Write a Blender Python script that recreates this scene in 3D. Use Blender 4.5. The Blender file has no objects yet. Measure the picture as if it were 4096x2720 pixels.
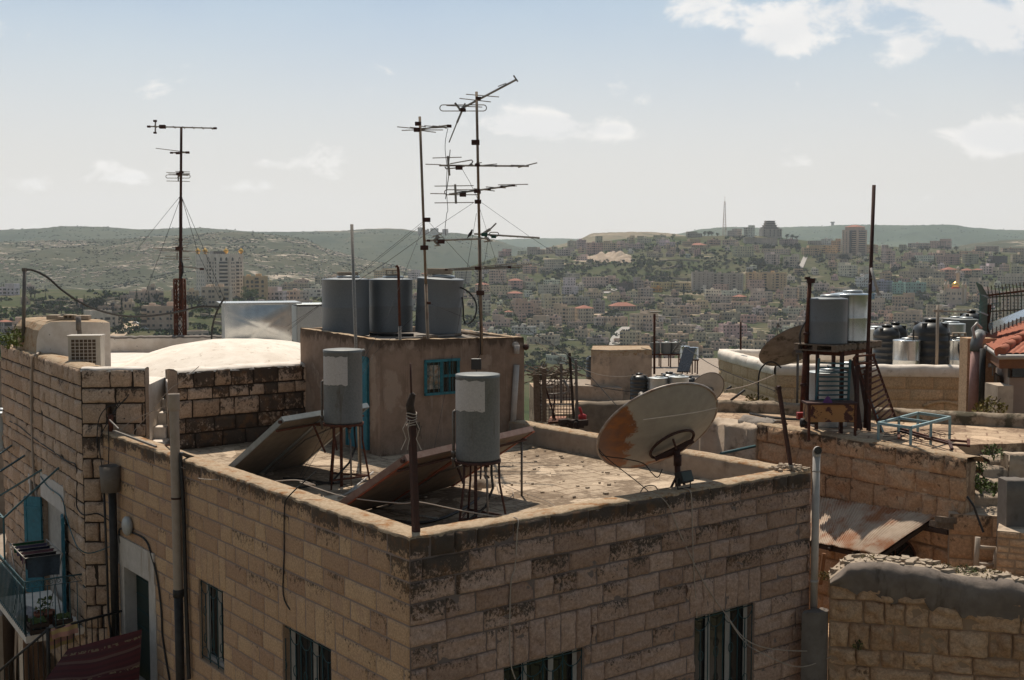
import bpy, math, random
from mathutils import Vector as V, noise as NZ, Matrix
R = math.radians
random.seed(7)
sc = bpy.context.scene
col = sc.collection
# ------------------------------------------------------------------ camera frame
F = 1177.5
PITCH = math.atan((340 - 261) / F)
cp, sp = math.cos(PITCH), math.sin(PITCH)
cam = bpy.data.cameras.new('camera')
cam.sensor_width = 36
cam.lens = F / 1024 * 36
cam.clip_start = 0.1
cam.clip_end = 60000
co = bpy.data.objects.new('camera', cam)
col.objects.link(co)
co.rotation_euler = (R(90) - PITCH, 0, 0)
sc.camera = co
def ray(u, v):
 x = (u - 512) / F
 y = -(v - 340) / F
 return V((x, cp + sp * y, -sp + cp * y))
def atz(u, v, z):
 r = ray(u, v)
 return r * (z / r.z)
def aty(u, v, Y):
 r = ray(u, v)
 return r * (Y / r.y)
def onpl(u, v, p, d):
 r = ray(u, v)
 nx, ny = -d[1], d[0]
 return r * ((nx * p[0] + ny * p[1]) / (nx * r.x + ny * r.y))
CR = {'A1': (0, 1200, .5102), 'A2': (0, 1900, .5230), 'A3': (700, 1150, .5102), 'A4': (1150, 1000, .5420),
      'A5': (1200, 1600, .44643), 'A6': (2100, 1300, .44643), 'A7': (3000, 1050, .47840), 'A8': (2900, 1700, .65035),
      'R3': (1900, 850, .38265), 'R4': (2600, 750, .38265), 'R5': (3300, 750, .38269), 'L1': (0, 850, .3507),
      'L2': (550, 850, .3507), 'R7': (1550, 250, .38272), 'R8': (1550, 700, .38272), 'LM': (550, 450, .6061),
      'W1': (900, 1900, .5229), 'W2': (1700, 1900, .5229), 'W3': (2500, 1900, .5229), 'LB': (0, 1600, .7143),
      'RR': (3600, 1000, .4464), 'D': (0, 0, 1.7348)}
def c2(c, x, y):
 a = CR[c]
 return ((a[0] + x * a[2]) / 4, (a[1] + y * a[2]) / 4)
def cy(c, x, y, Y):
 return aty(*c2(c, x, y), Y)
def cz(c, x, y, z):
 return atz(*c2(c, x, y), z)
# ------------------------------------------------------------------ scene objects
ORG = {}
def tag(o, label=None, cat=None, group=None, kind=None):
 for k, x in (('label', label), ('category', cat), ('group', group), ('kind', kind)):
  if x: o[k] = x
 return o
def thing(name, loc, label, cat, group=None):
 o = bpy.data.objects.new(name, None)
 o.empty_display_size = .2
 col.objects.link(o)
 o.location = loc
 ORG[o.name] = V(loc)
 return tag(o, label, cat, group)
def copy_tree(o, parent=None):
 c = o.copy()
 col.objects.link(c)
 if parent is not None: c.parent = parent
 for ch in list(o.children): copy_tree(ch, c)
 return c
class MB:
 def __init__(s):
  s.v = []; s.f = []; s.m = []; s.c = []; s.sm = []
 def add(s, vs, fs, m=0, c=(.5, 0, 0), sm=False, cs=None):
  n = len(s.v)
  s.v += [V(a) for a in vs]
  s.c += cs if cs else [c] * len(vs)
  for f in fs:
   s.f.append([i + n for i in f]); s.m.append(m); s.sm.append(sm)
  return s
 def box(s, c, size, ax=None, m=0, col=(.5, 0, 0)):
  c = V(c); hx, hy, hz = [a / 2 for a in size]
  if ax is None: ax = (V((1, 0, 0)), V((0, 1, 0)), V((0, 0, 1)))
  vs = [c + ax[0] * (i * hx) + ax[1] * (j * hy) + ax[2] * (k * hz) for k in (-1, 1) for j in (-1, 1) for i in (-1, 1)]
  return s.add(vs, [(0, 2, 3, 1), (4, 5, 7, 6), (0, 1, 5, 4), (2, 6, 7, 3), (0, 4, 6, 2), (1, 3, 7, 5)], m, col)
 def bar(s, p, q, w, h=None, m=0, up=V((0, 0, 1))):
  p, q = V(p), V(q); d = (q - p); L = d.length; d.normalize()
  x = d.cross(up)
  if x.length < 1e-3: x = d.cross(V((0, 1, 0)))
  x.normalize(); y = x.cross(d)
  return s.box((p + q) / 2, (w, L, h or w), (x, d, y), m)
 def tube(s, p, q, r, n=8, m=0, r2=None, caps=True):
  return s.path([p, q], r, n, m, [r, r if r2 is None else r2], caps)
 def path(s, pts, r, n=6, m=0, rs=None, caps=True):
  pts = [V(p) for p in pts]; k = len(pts); vs = []; last = None
  for i, p in enumerate(pts):
   d = (pts[min(i + 1, k - 1)] - pts[max(i - 1, 0)])
   if d.length < 1e-9: d = V((0, 0, 1))
   d.normalize()
   if last is None:
    x = d.cross(V((0, 0, 1)))
    if x.length < 1e-3: x = d.cross(V((0, 1, 0)))
   else:
    x = last - d * last.dot(d)
    if x.length < 1e-4: x = d.cross(V((0, .3, 1)))
   x.normalize(); last = x; y = d.cross(x)
   rr = rs[i] if rs else r
   vs += [p + (x * math.cos(a) + y * math.sin(a)) * rr for a in [2 * math.pi * j / n for j in range(n)]]
  fs = [(i * n + j, i * n + (j + 1) % n, (i + 1) * n + (j + 1) % n, (i + 1) * n + j) for i in range(k - 1) for j in range(n)]
  s.add(vs, fs, m, sm=n > 5)
  if caps:
   a = len(s.v) - len(vs)
   s.f.append([a + j for j in range(n)][::-1]); s.m.append(m); s.sm.append(False)
   s.f.append([a + (k - 1) * n + j for j in range(n)]); s.m.append(m); s.sm.append(False)
  return s
 def lathe(s, prof, c=(0, 0, 0), n=32, m=0, ax=None, smooth=True):
  c = V(c); vs = []; k = len(prof)
  if ax is None: ax = (V((1, 0, 0)), V((0, 1, 0)), V((0, 0, 1)))
  for r, z in prof:
   vs += [c + ax[0] * (r * math.cos(2 * math.pi * j / n)) + ax[1] * (r * math.sin(2 * math.pi * j / n)) + ax[2] * z for j in range(n)]
  fs = [(i * n + j, i * n + (j + 1) % n, (i + 1) * n + (j + 1) % n, (i + 1) * n + j) for i in range(k - 1) for j in range(n)]
  s.add(vs, fs, m, sm=smooth)
  a = len(s.v) - len(vs)
  if prof[0][0] > 1e-4: s.f.append([a + j for j in range(n)][::-1]); s.m.append(m); s.sm.append(False)
  if prof[-1][0] > 1e-4: s.f.append([a + (k - 1) * n + j for j in range(n)]); s.m.append(m); s.sm.append(False)
  return s
 def prism(s, poly, z0, z1, m=0, mt=None, z1s=None):
  n = len(poly)
  vs = [V((p[0], p[1], z0)) for p in poly] + [V((p[0], p[1], z1s[i] if z1s else z1)) for i, p in enumerate(poly)]
  s.add(vs, [(i, (i + 1) % n, n + (i + 1) % n, n + i) for i in range(n)], m)
  a = len(s.v) - 2 * n
  s.f.append([a + n + i for i in range(n)]); s.m.append(m if mt is None else mt); s.sm.append(False)
  s.f.append([a + i for i in range(n)][::-1]); s.m.append(m); s.sm.append(False)
  return s
 def grid(s, fn, nu, nv, m=0, sm=True, cf=None):
  vs = [fn(i / nu, j / nv) for j in range(nv + 1) for i in range(nu + 1)]
  fs = [(j * (nu + 1) + i, j * (nu + 1) + i + 1, (j + 1) * (nu + 1) + i + 1, (j + 1) * (nu + 1) + i) for j in range(nv) for i in range(nu)]
  cs = [cf(i / nu, j / nv) for j in range(nv + 1) for i in range(nu + 1)] if cf else None
  return s.add(vs, fs, m, sm=sm, cs=cs)
 def build(s, name, mat, parent=None, org=None, bevel=0, sub=0):
  if org is None:
   if parent is not None:
    org = ORG[parent.name]
   else:
    xs = [p.x for p in s.v]; ys = [p.y for p in s.v]; zs = [p.z for p in s.v]
    org = V(((min(xs) + max(xs)) / 2, (min(ys) + max(ys)) / 2, min(zs)))
  me = bpy.data.meshes.new(name)
  me.from_pydata([p - org for p in s.v], [], s.f)
  for x in (mat if isinstance(mat, (list, tuple)) else [mat]): me.materials.append(x)
  me.polygons.foreach_set('material_index', s.m)
  me.polygons.foreach_set('use_smooth', s.sm)
  at = me.color_attributes.new('c', 'FLOAT_COLOR', 'POINT')
  fl = []
  for c in s.c: fl += [c[0], c[1], c[2], 1]
  at.data.foreach_set('color', fl)
  me.update()
  o = bpy.data.objects.new(name, me)
  col.objects.link(o)
  if parent is not None: o.parent = parent
  else: o.location = org
  ORG[o.name] = V(org)
  if bevel:
   b = o.modifiers.new('b', 'BEVEL'); b.width = bevel; b.segments = 2; b.limit_method = 'ANGLE'
  return o
# ------------------------------------------------------------------ materials
def newmat(name):
 m = bpy.data.materials.new(name); m.use_nodes = True
 nt = m.node_tree
 return m, nt, nt.nodes['Principled BSDF']
class NT:
 def __init__(s, nt): s.nt = nt
 def n(s, t, **k):
  x = s.nt.nodes.new(t)
  for a, b in k.items(): setattr(x, a, b)
  return x
 def l(s, a, b): s.nt.links.new(a, b)
 def math(s, op, a, b=None, clamp=False):
  x = s.n('ShaderNodeMath', operation=op, use_clamp=clamp)
  for i, q in enumerate((a, b)):
   if q is None: continue
   if isinstance(q, (int, float)): x.inputs[i].default_value = q
   else: s.l(q, x.inputs[i])
  return x.outputs[0]
 def mix(s, f, a, b, bt='MIX'):
  x = s.n('ShaderNodeMix', data_type='RGBA', blend_type=bt)
  for i, q in ((0, f), (6, a), (7, b)):
   if isinstance(q, (int, float)): x.inputs[i].default_value = q
   elif isinstance(q, tuple): x.inputs[i].default_value = (*q, 1)
   else: s.l(q, x.inputs[i])
  return x.outputs[2]
 def noise(s, scale, det=5, rough=.6, vec=None, dist=0):
  x = s.n('ShaderNodeTexNoise'); x.inputs['Scale'].default_value = scale
  x.inputs['Detail'].default_value = det; x.inputs['Roughness'].default_value = rough
  x.inputs['Distortion'].default_value = dist
  if vec is not None: s.l(vec, x.inputs['Vector'])
  return x.outputs['Fac']
 def pos(s, sx=1, sy=1, sz=1):
  g = s.n('ShaderNodeNewGeometry')
  if (sx, sy, sz) == (1, 1, 1): return g.outputs['Position']
  v = s.n('ShaderNodeVectorMath', operation='MULTIPLY'); s.l(g.outputs['Position'], v.inputs[0])
  v.inputs[1].default_value = (sx, sy, sz)
  return v.outputs[0]
 def ramp(s, f, lo, hi):
  x = s.n('ShaderNodeMapRange', interpolation_type='SMOOTHSTEP'); s.l(f, x.inputs[0])
  x.inputs[1].default_value = lo; x.inputs[2].default_value = hi
  return x.outputs[0]
 def bump(s, h, st, d, bs):
  x = s.n('ShaderNodeBump'); x.inputs['Strength'].default_value = st; x.inputs['Distance'].default_value = d
  s.l(h, x.inputs['Height']); s.l(x.outputs[0], bs.inputs['Normal'])
def mat(name, a, b=None, scale=8, rough=.8, metal=0, bump=.0, stain=None, st=(.55, .7), stscale=3, streak=False, spec=.3, b2=None):
 """two-tone noise colour, an optional stain with a shape of its own, optional bump"""
 m, nt, bs = newmat(name); k = NT(nt)
 b = b or tuple(x * .75 for x in a)
 p = k.pos()
 nf = k.ramp(k.noise(scale, 6, .65, p), .3, .7)
 c = k.mix(nf, a, b)
 if stain:
  q = k.pos(1, 1, .18) if streak else p
  c = k.mix(k.ramp(k.noise(stscale, 8, .68, q), *st), c, stain)
 k.l(c, bs.inputs['Base Color'])
 bs.inputs['Roughness'].default_value = rough
 bs.inputs['Metallic'].default_value = metal
 bs.inputs['Specular IOR Level'].default_value = spec
 if bump: k.bump(k.noise(scale * 4, 6, .7, p), bump, .02, bs)
 return m
def stone(name, a, b, mortar, lich, pink, bumpst=.5, lscale=14, roughscale=26):
 """blocks: attribute c = (tint, lichen, mortar)"""
 m, nt, bs = newmat(name); k = NT(nt)
 at = k.n('ShaderNodeAttribute', attribute_name='c')
 sx = k.n('ShaderNodeSeparateXYZ'); k.l(at.outputs['Vector'], sx.inputs[0])
 p = k.pos()
 c = k.mix(sx.outputs[0], a, b)
 c = k.mix(k.math('MULTIPLY', k.ramp(k.noise(2.3, 4, .6, p), .5, .75), .55), c, pink)
 c = k.mix(1.0, c, k.mix(k.ramp(k.noise(roughscale, 9, .8, p), .3, .7), (.60, .57, .54), (1.2, 1.2, 1.2)), 'MULTIPLY')
 of = k.n('ShaderNodeVectorMath', operation='MULTIPLY_ADD'); cb_ = k.n('ShaderNodeCombineXYZ'); [k.l(sx.outputs[0], cb_.inputs[i]) for i in range(3)]; k.l(cb_.outputs[0], of.inputs[0]); of.inputs[1].default_value = (37, 23, 51); k.l(k.pos(1, 1, .8), of.inputs[2])
 nz = k.noise(lscale, 10, .76, of.outputs[0])
 nb = k.noise(2.6, 4, .6, p)
 f = k.math('ADD', k.math('MULTIPLY', nz, 1.0), k.math('MULTIPLY', sx.outputs[1], .42))
 f = k.math('ADD', f, k.math('MULTIPLY', k.math('SUBTRACT', nb, .5), .35))
 f = k.math('MULTIPLY', k.ramp(f, .68, .80), .93)
 c = k.mix(sx.outputs[2], c, mortar)
 lc_ = k.mix(k.math('MULTIPLY', k.ramp(k.noise(4.5, 6, .65, p), .48, .66), .75), lich, (.15, .075, .035))
 c = k.mix(f, c, lc_)
 k.l(c, bs.inputs['Base Color'])
 bs.inputs['Roughness'].default_value = .92
 bs.inputs['Specular IOR Level'].default_value = .2
 k.bump(k.noise(roughscale * 1.6, 8, .75, p), bumpst, .03, bs)
 return m
M = {}
M['stone_l'] = stone('yellow_stone', (.58, .39, .235), (.42, .262, .165), (.27, .205, .175), (.07, .052, .038), (.41, .26, .19), .5, 20, 40)
M['stone_r'] = stone('rock_face_stone', (.53, .37, .29), (.37, .24, .175), (.20, .155, .135), (.062, .048, .037), (.38, .25, .2), .8, 24, 22)
M['stone_o'] = stone('old_stone', (.56, .42, .32), (.42, .295, .205), (.045, .033, .025), (.06, .044, .034), (.43, .28, .19), .5, 12, 26)
M['stone_t'] = stone('terrace_stone', (.62, .415, .265), (.46, .29, .175), (.34, .235, .155), (.07, .05, .036), (.42, .25, .15), .5, 9, 22)
M['coping'] = mat('coping_top', (.46, .35, .24), (.30, .21, .13), 22, .95, bump=.6, stain=(.27, .13, .05), st=(.5, .66), stscale=5)
def render_mat(name):
 """old render: c = (near the top edge, near the foot); runs, patches and repairs"""
 m, nt, bs = newmat(name); k = NT(nt); p = k.pos()
 at = k.n('ShaderNodeAttribute', attribute_name='c'); sx = k.n('ShaderNodeSeparateXYZ'); k.l(at.outputs['Vector'], sx.inputs[0])
 c = k.mix(k.ramp(k.noise(2.2, 7, .65, p), .35, .65), (.28, .198, .148), (.20, .14, .102))
 c = k.mix(k.math('MULTIPLY', k.ramp(k.noise(1.1, 6, .6, p), .56, .62), .55), c, (.40, .31, .245))
 ru = k.noise(5, 8, .7, k.pos(1, 1, .07))
 c = k.mix(k.math('MULTIPLY', k.ramp(ru, .56, .70), .5), c, (.42, .345, .29))
 c = k.mix(k.math('MULTIPLY', k.ramp(k.noise(3.4, 8, .7, k.pos(1, 1, .12)), .55, .75), .75), c, (.105, .07, .05))
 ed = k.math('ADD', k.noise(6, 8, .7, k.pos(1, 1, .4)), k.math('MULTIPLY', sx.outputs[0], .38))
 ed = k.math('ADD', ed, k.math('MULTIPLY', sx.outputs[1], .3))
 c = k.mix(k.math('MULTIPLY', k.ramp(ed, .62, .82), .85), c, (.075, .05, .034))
 c = k.mix(k.ramp(k.noise(22, 6, .75, p), .62, .70), c, (.12, .085, .062))
 k.l(c, bs.inputs['Base Color']); bs.inputs['Roughness'].default_value = .92; bs.inputs['Specular IOR Level'].default_value = .2
 k.bump(k.noise(9, 8, .7, p), .35, .03, bs)
 return m
M['plaster'] = render_mat('brown_plaster')
M['plaster_in'] = mat('grey_plaster', (.33, .27, .215), (.26, .2, .155), 5, .92, bump=.2, stain=(.12, .09, .065), st=(.55, .75), stscale=2)
M['white'] = mat('limewash', (.74, .67, .60), (.62, .54, .46), 4, .9, bump=.3, stain=(.10, .07, .05), st=(.63, .69), stscale=6)
M['dome'] = mat('dome_limewash', (.80, .72, .63), (.68, .59, .50), 2.2, .9, bump=.45, stain=(.42, .33, .25), st=(.56, .72), stscale=5)
M['galv'] = mat('galvanised_steel', (.175, .178, .172), (.135, .138, .133), 34, .55, .3, stain=(.10, .085, .07), st=(.54, .72), stscale=7, streak=True)
M['shiny'] = mat('bright_zinc', (.52, .54, .54), (.43, .45, .46), 5, .24, .9)
M['zinc'] = mat('zinc_sheet', (.42, .44, .44), (.34, .36, .37), 30, .42, .6)
M['label'] = mat('faded_sticker', (.52, .48, .45), (.44, .40, .37), 40, .8, stain=(.2, .15, .12), st=(.64, .68), stscale=25)
M['black'] = mat('black_plastic', (.018, .018, .018), (.026, .025, .024), 5, .38, spec=.5)
M['rust'] = mat('rusty_steel', (.13, .045, .026), (.07, .03, .02), 18, .85, .2, bump=.2)
M['rustd'] = mat('dark_rusty_steel', (.075, .032, .024), (.05, .028, .024), 22, .8, .2)
M['rusto'] = mat('orange_primer', (.30, .075, .035), (.16, .05, .03), 12, .75)
M['steel'] = mat('dull_steel', (.19, .17, .155), (.13, .115, .10), 30, .6, .4)
M['alu'] = mat('weathered_aluminium', (.33, .30, .265), (.2, .18, .16), 40, .5, .5)
M['panelback'] = mat('panel_back_sheet', (.21, .175, .135), (.16, .13, .10), 6, .7, .2, stain=(.16, .12, .09), st=(.55, .75), stscale=4, streak=True)
M['panelside'] = mat('panel_edge', (.27, .285, .285), (.21, .225, .225), 10, .5, .4)
M['glass'] = mat('dark_glass', (.012, .013, .014), (.018, .018, .018), 4, .12, spec=.6)
M['panelglass'] = mat('collector_glass', (.02, .022, .028), (.015, .016, .02), 4, .15, spec=.6)
M['teal'] = mat('teal_paint', (.03, .17, .21), (.02, .11, .14), 14, .6, stain=(.12, .06, .03), st=(.66, .75), stscale=16)
M['tealb'] = mat('bright_teal_paint', (.035, .175, .235), (.025, .13, .18), 9, .6, stain=(.10, .06, .04), st=(.64, .74), stscale=9)
M['grille'] = mat('dark_green_iron', (.02, .065, .07), (.014, .045, .05), 20, .6)
M['tealdk'] = mat('bluegrey_iron', (.055, .12, .135), (.04, .09, .10), 20, .6)
M['ltblue'] = mat('pale_blue_paint', (.24, .35, .37), (.19, .28, .30), 12, .6, stain=(.15, .09, .05), st=(.66, .74), stscale=14)
M['winwhite'] = mat('white_window_frame', (.40, .375, .35), (.33, .31, .29), 10, .5)
M['pvcb'] = mat('beige_pipe', (.34, .275, .22), (.29, .235, .185), 8, .6, stain=(.2, .15, .11), st=(.55, .75), stscale=5, streak=True)
M['pvcw'] = mat('grey_white_pipe', (.42, .385, .355), (.36, .33, .30), 8, .5)
M['pvcp'] = mat('pink_pipe', (.40, .23, .2), (.34, .19, .165), 8, .6)
M['blackpipe'] = mat('black_pipe', (.035, .032, .03), (.02, .018, .017), 8, .6)
M['wire'] = mat('dark_cable', (.03, .027, .025), (.02, .02, .02), 8, .7)
M['wirel'] = mat('pale_cable', (.40, .33, .27), (.33, .27, .22), 8, .7)
M['wood'] = mat('grey_wood', (.2, .15, .11), (.12, .09, .065), 20, .9, bump=.3)
M['woodd'] = mat('dark_wood', (.06, .04, .03), (.04, .028, .022), 20, .9, bump=.3)
M['block'] = mat('concrete_block', (.42, .34, .26), (.32, .25, .185), 26, .95, bump=.6)
M['conc'] = mat('grey_concrete', (.25, .215, .185), (.19, .16, .135), 9, .95, bump=.4, stain=(.12, .1, .08), st=(.5, .7), stscale=3)
M['cement'] = mat('dark_cement', (.175, .15, .13), (.14, .118, .1), 6, .95, bump=.3, stain=(.08, .066, .055), st=(.56, .76), stscale=2)
M['doorg'] = mat('dark_green_door', (.012, .028, .022), (.008, .02, .016), 8, .5)
M['moss'] = mat('moss', (.085, .085, .022), (.16, .11, .03), 30, .95)
M['leaf'] = mat('leaves', (.06, .09, .025), (.10, .13, .035), 14, .8)
M['ac'] = mat('cream_enamel', (.50, .45, .38), (.44, .39, .33), 6, .5)
M['acdark'] = mat('ac_inside', (.10, .065, .04), (.07, .045, .03), 20, .7)
M['gold'] = mat('gold_leaf', (.75, .42, .08), (.65, .36, .07), 3, .3, .8)
def slabs(name, a, b, dirt, rot, sx, sy, dirtth=(.45, .62)):
 m, nt, bs = newmat(name); k = NT(nt)
 mp = k.n('ShaderNodeMapping'); k.l(k.pos(), mp.inputs[0]); mp.inputs['Rotation'].default_value = (0, 0, rot)
 w = k.n('ShaderNodeTexNoise'); w.inputs['Scale'].default_value = 1.7
 k.l(mp.outputs[0], w.inputs['Vector'])
 va = k.n('ShaderNodeVectorMath', operation='MULTIPLY_ADD')
 k.l(w.outputs['Color'], va.inputs[0]); va.inputs[1].default_value = (.12, .12, 0); k.l(mp.outputs[0], va.inputs[2])
 br = k.n('ShaderNodeTexBrick'); k.l(va.outputs[0], br.inputs['Vector'])
 br.inputs['Scale'].default_value = 1; br.inputs['Brick Width'].default_value = sx; br.inputs['Row Height'].default_value = sy
 br.inputs['Mortar Size'].default_value = .018; br.inputs['Color1'].default_value = (*a, 1); br.inputs['Color2'].default_value = (*b, 1)
 br.inputs['Mortar'].default_value = (*[x * 1.35 for x in dirt], 1); br.offset = .37
 c = br.outputs['Color']
 vo = k.n('ShaderNodeTexVoronoi'); vo.inputs['Scale'].default_value = 1.9; k.l(va.outputs[0], vo.inputs['Vector'])
 sv_ = k.n('ShaderNodeSeparateXYZ'); k.l(vo.outputs['Color'], sv_.inputs[0])
 c = k.mix(k.math('MULTIPLY', k.math('GREATER_THAN', sv_.outputs[0], .84), .5), c, tuple(min(.8, x * 1.35) for x in a))
 f2 = k.ramp(k.noise(.9, 4, .6, k.pos()), .35, .65)
 f = k.math('ADD', k.noise(9, 10, .78, k.pos()), k.math('MULTIPLY', k.math('SUBTRACT', f2, .5), .22))
 f = k.math('SUBTRACT', f, k.math('MULTIPLY', k.math('GREATER_THAN', sv_.outputs[0], .82), .14))
 c = k.mix(k.math('MULTIPLY', k.ramp(f, *dirtth), .9), c, dirt)
 c = k.mix(k.math('MULTIPLY', k.ramp(k.noise(45, 4, .7, k.pos()), .52, .68), .5), c, tuple(x * .7 for x in dirt))
 k.l(c, bs.inputs['Base Color']); bs.inputs['Roughness'].default_value = .95; bs.inputs['Specular IOR Level'].default_value = .2
 k.bump(k.noise(30, 8, .75, k.pos()), .5, .03, bs)
 return m
M['roof'] = slabs('roof_slabs', (.47, .365, .265), (.41, .315, .225), (.17, .12, .08), R(-37.4), .46, .33, (.38, .62))
M['terr'] = slabs('terrace_slabs', (.52, .38, .26), (.40, .28, .185), (.2, .13, .085), R(20), .6, .4, (.42, .62))
# ------------------------------------------------------------------ light and sky
SUN_AZ, SUN_EL = R(-8), R(59)
S = V((math.sin(SUN_AZ) * math.cos(SUN_EL), math.cos(SUN_AZ) * math.cos(SUN_EL), math.sin(SUN_EL)))
sl = bpy.data.lights.new('sun', 'SUN'); sl.energy = 5; sl.angle = R(.53); sl.color = (1, .91, .78)
so = bpy.data.objects.new('sun', sl); col.objects.link(so)
so.rotation_euler = (-S).to_track_quat('-Z', 'Y').to_euler()
w = bpy.data.worlds.new('World'); sc.world = w; w.use_nodes = True
k = NT(w.node_tree); bg = w.node_tree.nodes['Background']
sky = k.n('ShaderNodeTexSky', sky_type='NISHITA'); sky.sun_disc = False
sky.sun_elevation = SUN_EL; sky.sun_rotation = SUN_AZ; sky.altitude = 750; sky.air_density = 1; sky.dust_density = 1.0; sky.ozone_density = 1
tc = k.n('ShaderNodeTexCoord'); sx = k.n('ShaderNodeSeparateXYZ'); k.l(tc.outputs['Generated'], sx.inputs[0])
yy = k.math('MAXIMUM', k.math('ABSOLUTE', sx.outputs[1]), .05)
pq = k.n('ShaderNodeCombineXYZ')
k.l(k.math('DIVIDE', sx.outputs[0], yy), pq.inputs[0]); k.l(k.math('DIVIDE', sx.outputs[2], yy), pq.inputs[1])
k.l(k.math('MULTIPLY', k.math('LESS_THAN', sx.outputs[1], 0), 9.3), pq.inputs[2])
tot = None
CL = [(700, 4, 30, 24, .9), (772, 38, 34, 20, .85), (838, 10, 52, 30, .88), (915, -4, 50, 26, .8), (962, 30, 36, 28, .75), (1015, 25, 46, 40, .95), (910, 50, 20, 12, .95),
      (520, 122, 52, 15, 1.0), (560, 130, 40, 12, .8), (620, 130, 20, 8, .85), (985, 134, 46, 17, .9), (1020, 140, 40, 18, .8), (350, 154, 36, 11, .85), (270, 164, 26, 6, .8),
      (105, 178, 34, 9, .62), (155, 176, 30, 8, .6), (230, 185, 40, 7, .5), (30, 186, 40, 8, .5), (110, 143, 36, 6, .45), (105, 163, 10, 5, .55), (470, 74, 12, 4, .5), (795, 163, 26, 8, .5), (922, 199, 14, 6, .45)]
for (u, v, ru, rv, st) in CL:
 r = ray(u, v)
 a = k.n('ShaderNodeVectorMath', operation='SUBTRACT'); k.l(pq.outputs[0], a.inputs[0]); a.inputs[1].default_value = (r.x / r.y, r.z / r.y, 0)
 b = k.n('ShaderNodeVectorMath', operation='MULTIPLY'); k.l(a.outputs[0], b.inputs[0]); b.inputs[1].default_value = (F / ru, F / rv, 1)
 d = k.n('ShaderNodeVectorMath', operation='DOT_PRODUCT'); k.l(b.outputs[0], d.inputs[0]); k.l(b.outputs[0], d.inputs[1])
 g = k.math('MULTIPLY', k.math('POWER', 2.718, k.math('MULTIPLY', d.outputs['Value'], -.7)), st)
 tot = g if tot is None else k.math('ADD', tot, g)
sv = k.n('ShaderNodeVectorMath', operation='MULTIPLY'); k.l(pq.outputs[0], sv.inputs[0]); sv.inputs[1].default_value = (1, 1.5, 1)
cn = k.noise(15, 13, .60, sv.outputs[0], .3)
cm = k.ramp(k.math('ADD', k.math('MULTIPLY', tot, .62), k.math('MULTIPLY', k.math('SUBTRACT', cn, .5), 2.6)), .28, .70)
cn2 = k.noise(9, 8, .6, sv.outputs[0])
veil = k.math('ADD', k.math('MULTIPLY', k.ramp(k.noise(3.2, 6, .55, sv.outputs[0]), .35, .75), .30), .30)
SKYST = .1
skyc = k.n('ShaderNodeVectorMath', operation='SCALE'); k.l(sky.outputs[0], skyc.inputs[0]); skyc.inputs['Scale'].default_value = .92
el = k.n('ShaderNodeMapRange'); k.l(sx.outputs[2], el.inputs[0]); el.inputs[1].default_value = .0; el.inputs[2].default_value = .30
el.inputs[3].default_value = 1; el.inputs[4].default_value = 0; el.interpolation_type = 'SMOOTHERSTEP'
HZ = (8.3, 7.75, 7.2); VE = (5.7, 7.2, 7.9)
c = k.mix(veil, skyc.outputs[0], VE)
c = k.mix(k.math('MULTIPLY', el.outputs[0], .92), c, HZ)
cc = k.mix(k.ramp(k.math('SUBTRACT', tot, k.math('MULTIPLY', cn, .8)), .15, .75), (9.8, 9.5, 9.15), (8.7, 8.6, 8.5))
c = k.mix(k.math('MULTIPLY', cm, .86), c, cc)
fw_ = k.n('ShaderNodeMapRange', interpolation_type='SMOOTHSTEP'); k.l(sx.outputs[1], fw_.inputs[0]); fw_.inputs[1].default_value = -.6; fw_.inputs[2].default_value = .75; fw_.inputs[3].default_value = .43; fw_.inputs[4].default_value = 1
sc_ = k.n('ShaderNodeVectorMath', operation='SCALE'); k.l(c, sc_.inputs[0]); k.l(fw_.outputs[0], sc_.inputs['Scale'])
k.l(sc_.outputs[0], bg.inputs[0]); bg.inputs[1].default_value = SKYST
sc.view_settings.view_transform = 'Standard'; sc.view_settings.look = 'None'; sc.view_settings.exposure = 0; sc.view_settings.gamma = 1
sc.cycles.use_denoising = True
sc.cycles.max_bounces = 6; sc.cycles.volume_bounces = 1; sc.cycles.transparent_max_bounces = 6
sc.cycles.sample_clamp_indirect = 6
# ================================================================== terrain, hills, town
YS = [0, 40, 60, 120, 300, 450, 650, 800, 950, 1150, 1355, 1500, 1700, 2000, 2500]
TC = {-400: [0, 0, 0, 600, 420, 350, 318, 305, 297, 289, 293, 297, 300, 303, 310],
      0: [0, 0, 0, 600, 420, 350, 318, 305, 297, 289, 293, 297, 300, 303, 310],
      110: [0, 0, 0, 600, 430, 372, 329, 307, 295, 290, 293, 297, 300, 303, 310],
      220: [0, 0, 0, 600, 440, 380, 333, 311, 298, 291, 292, 295, 298, 302, 310],
      320: [0, 0, 0, 600, 450, 390, 345, 322, 305, 296, 288, 288, 291, 296, 305],
      450: [0, 0, 0, 600, 470, 415, 372, 350, 330, 308, 291, 281, 274, 276, 290],
      500: [0, 0, 0, 600, 470, 418, 378, 359, 340, 314, 290, 275, 256, 259, 275],
      571: [0, 0, 0, 600, 470, 420, 380, 362, 346, 320, 291, 273, 258, 245, 256],
      640: [0, 0, 0, 600, 470, 420, 380, 362, 346, 320, 291, 270, 254, 237, 250],
      750: [0, 0, 0, 600, 470, 420, 380, 362, 346, 320, 291, 270, 253, 235, 250],
      830: [0, 0, 0, 600, 470, 420, 380, 362, 346, 320, 291, 270, 256, 243, 256],
      1024: [0, 0, 0, 600, 470, 420, 380, 362, 344, 316, 288, 268, 253, 253.5, 262],
      1450: [0, 0, 0, 600, 470, 420, 380, 362, 344, 316, 288, 268, 253, 253.5, 262]}
TU = sorted(TC)
def colv(u):
 for a, b in zip(TU, TU[1:]):
  if u <= b:
   t = (u - a) / (b - a)
   return [x + (y - x) * t for x, y in zip(TC[a], TC[b])]
 return TC[TU[-1]]
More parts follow.
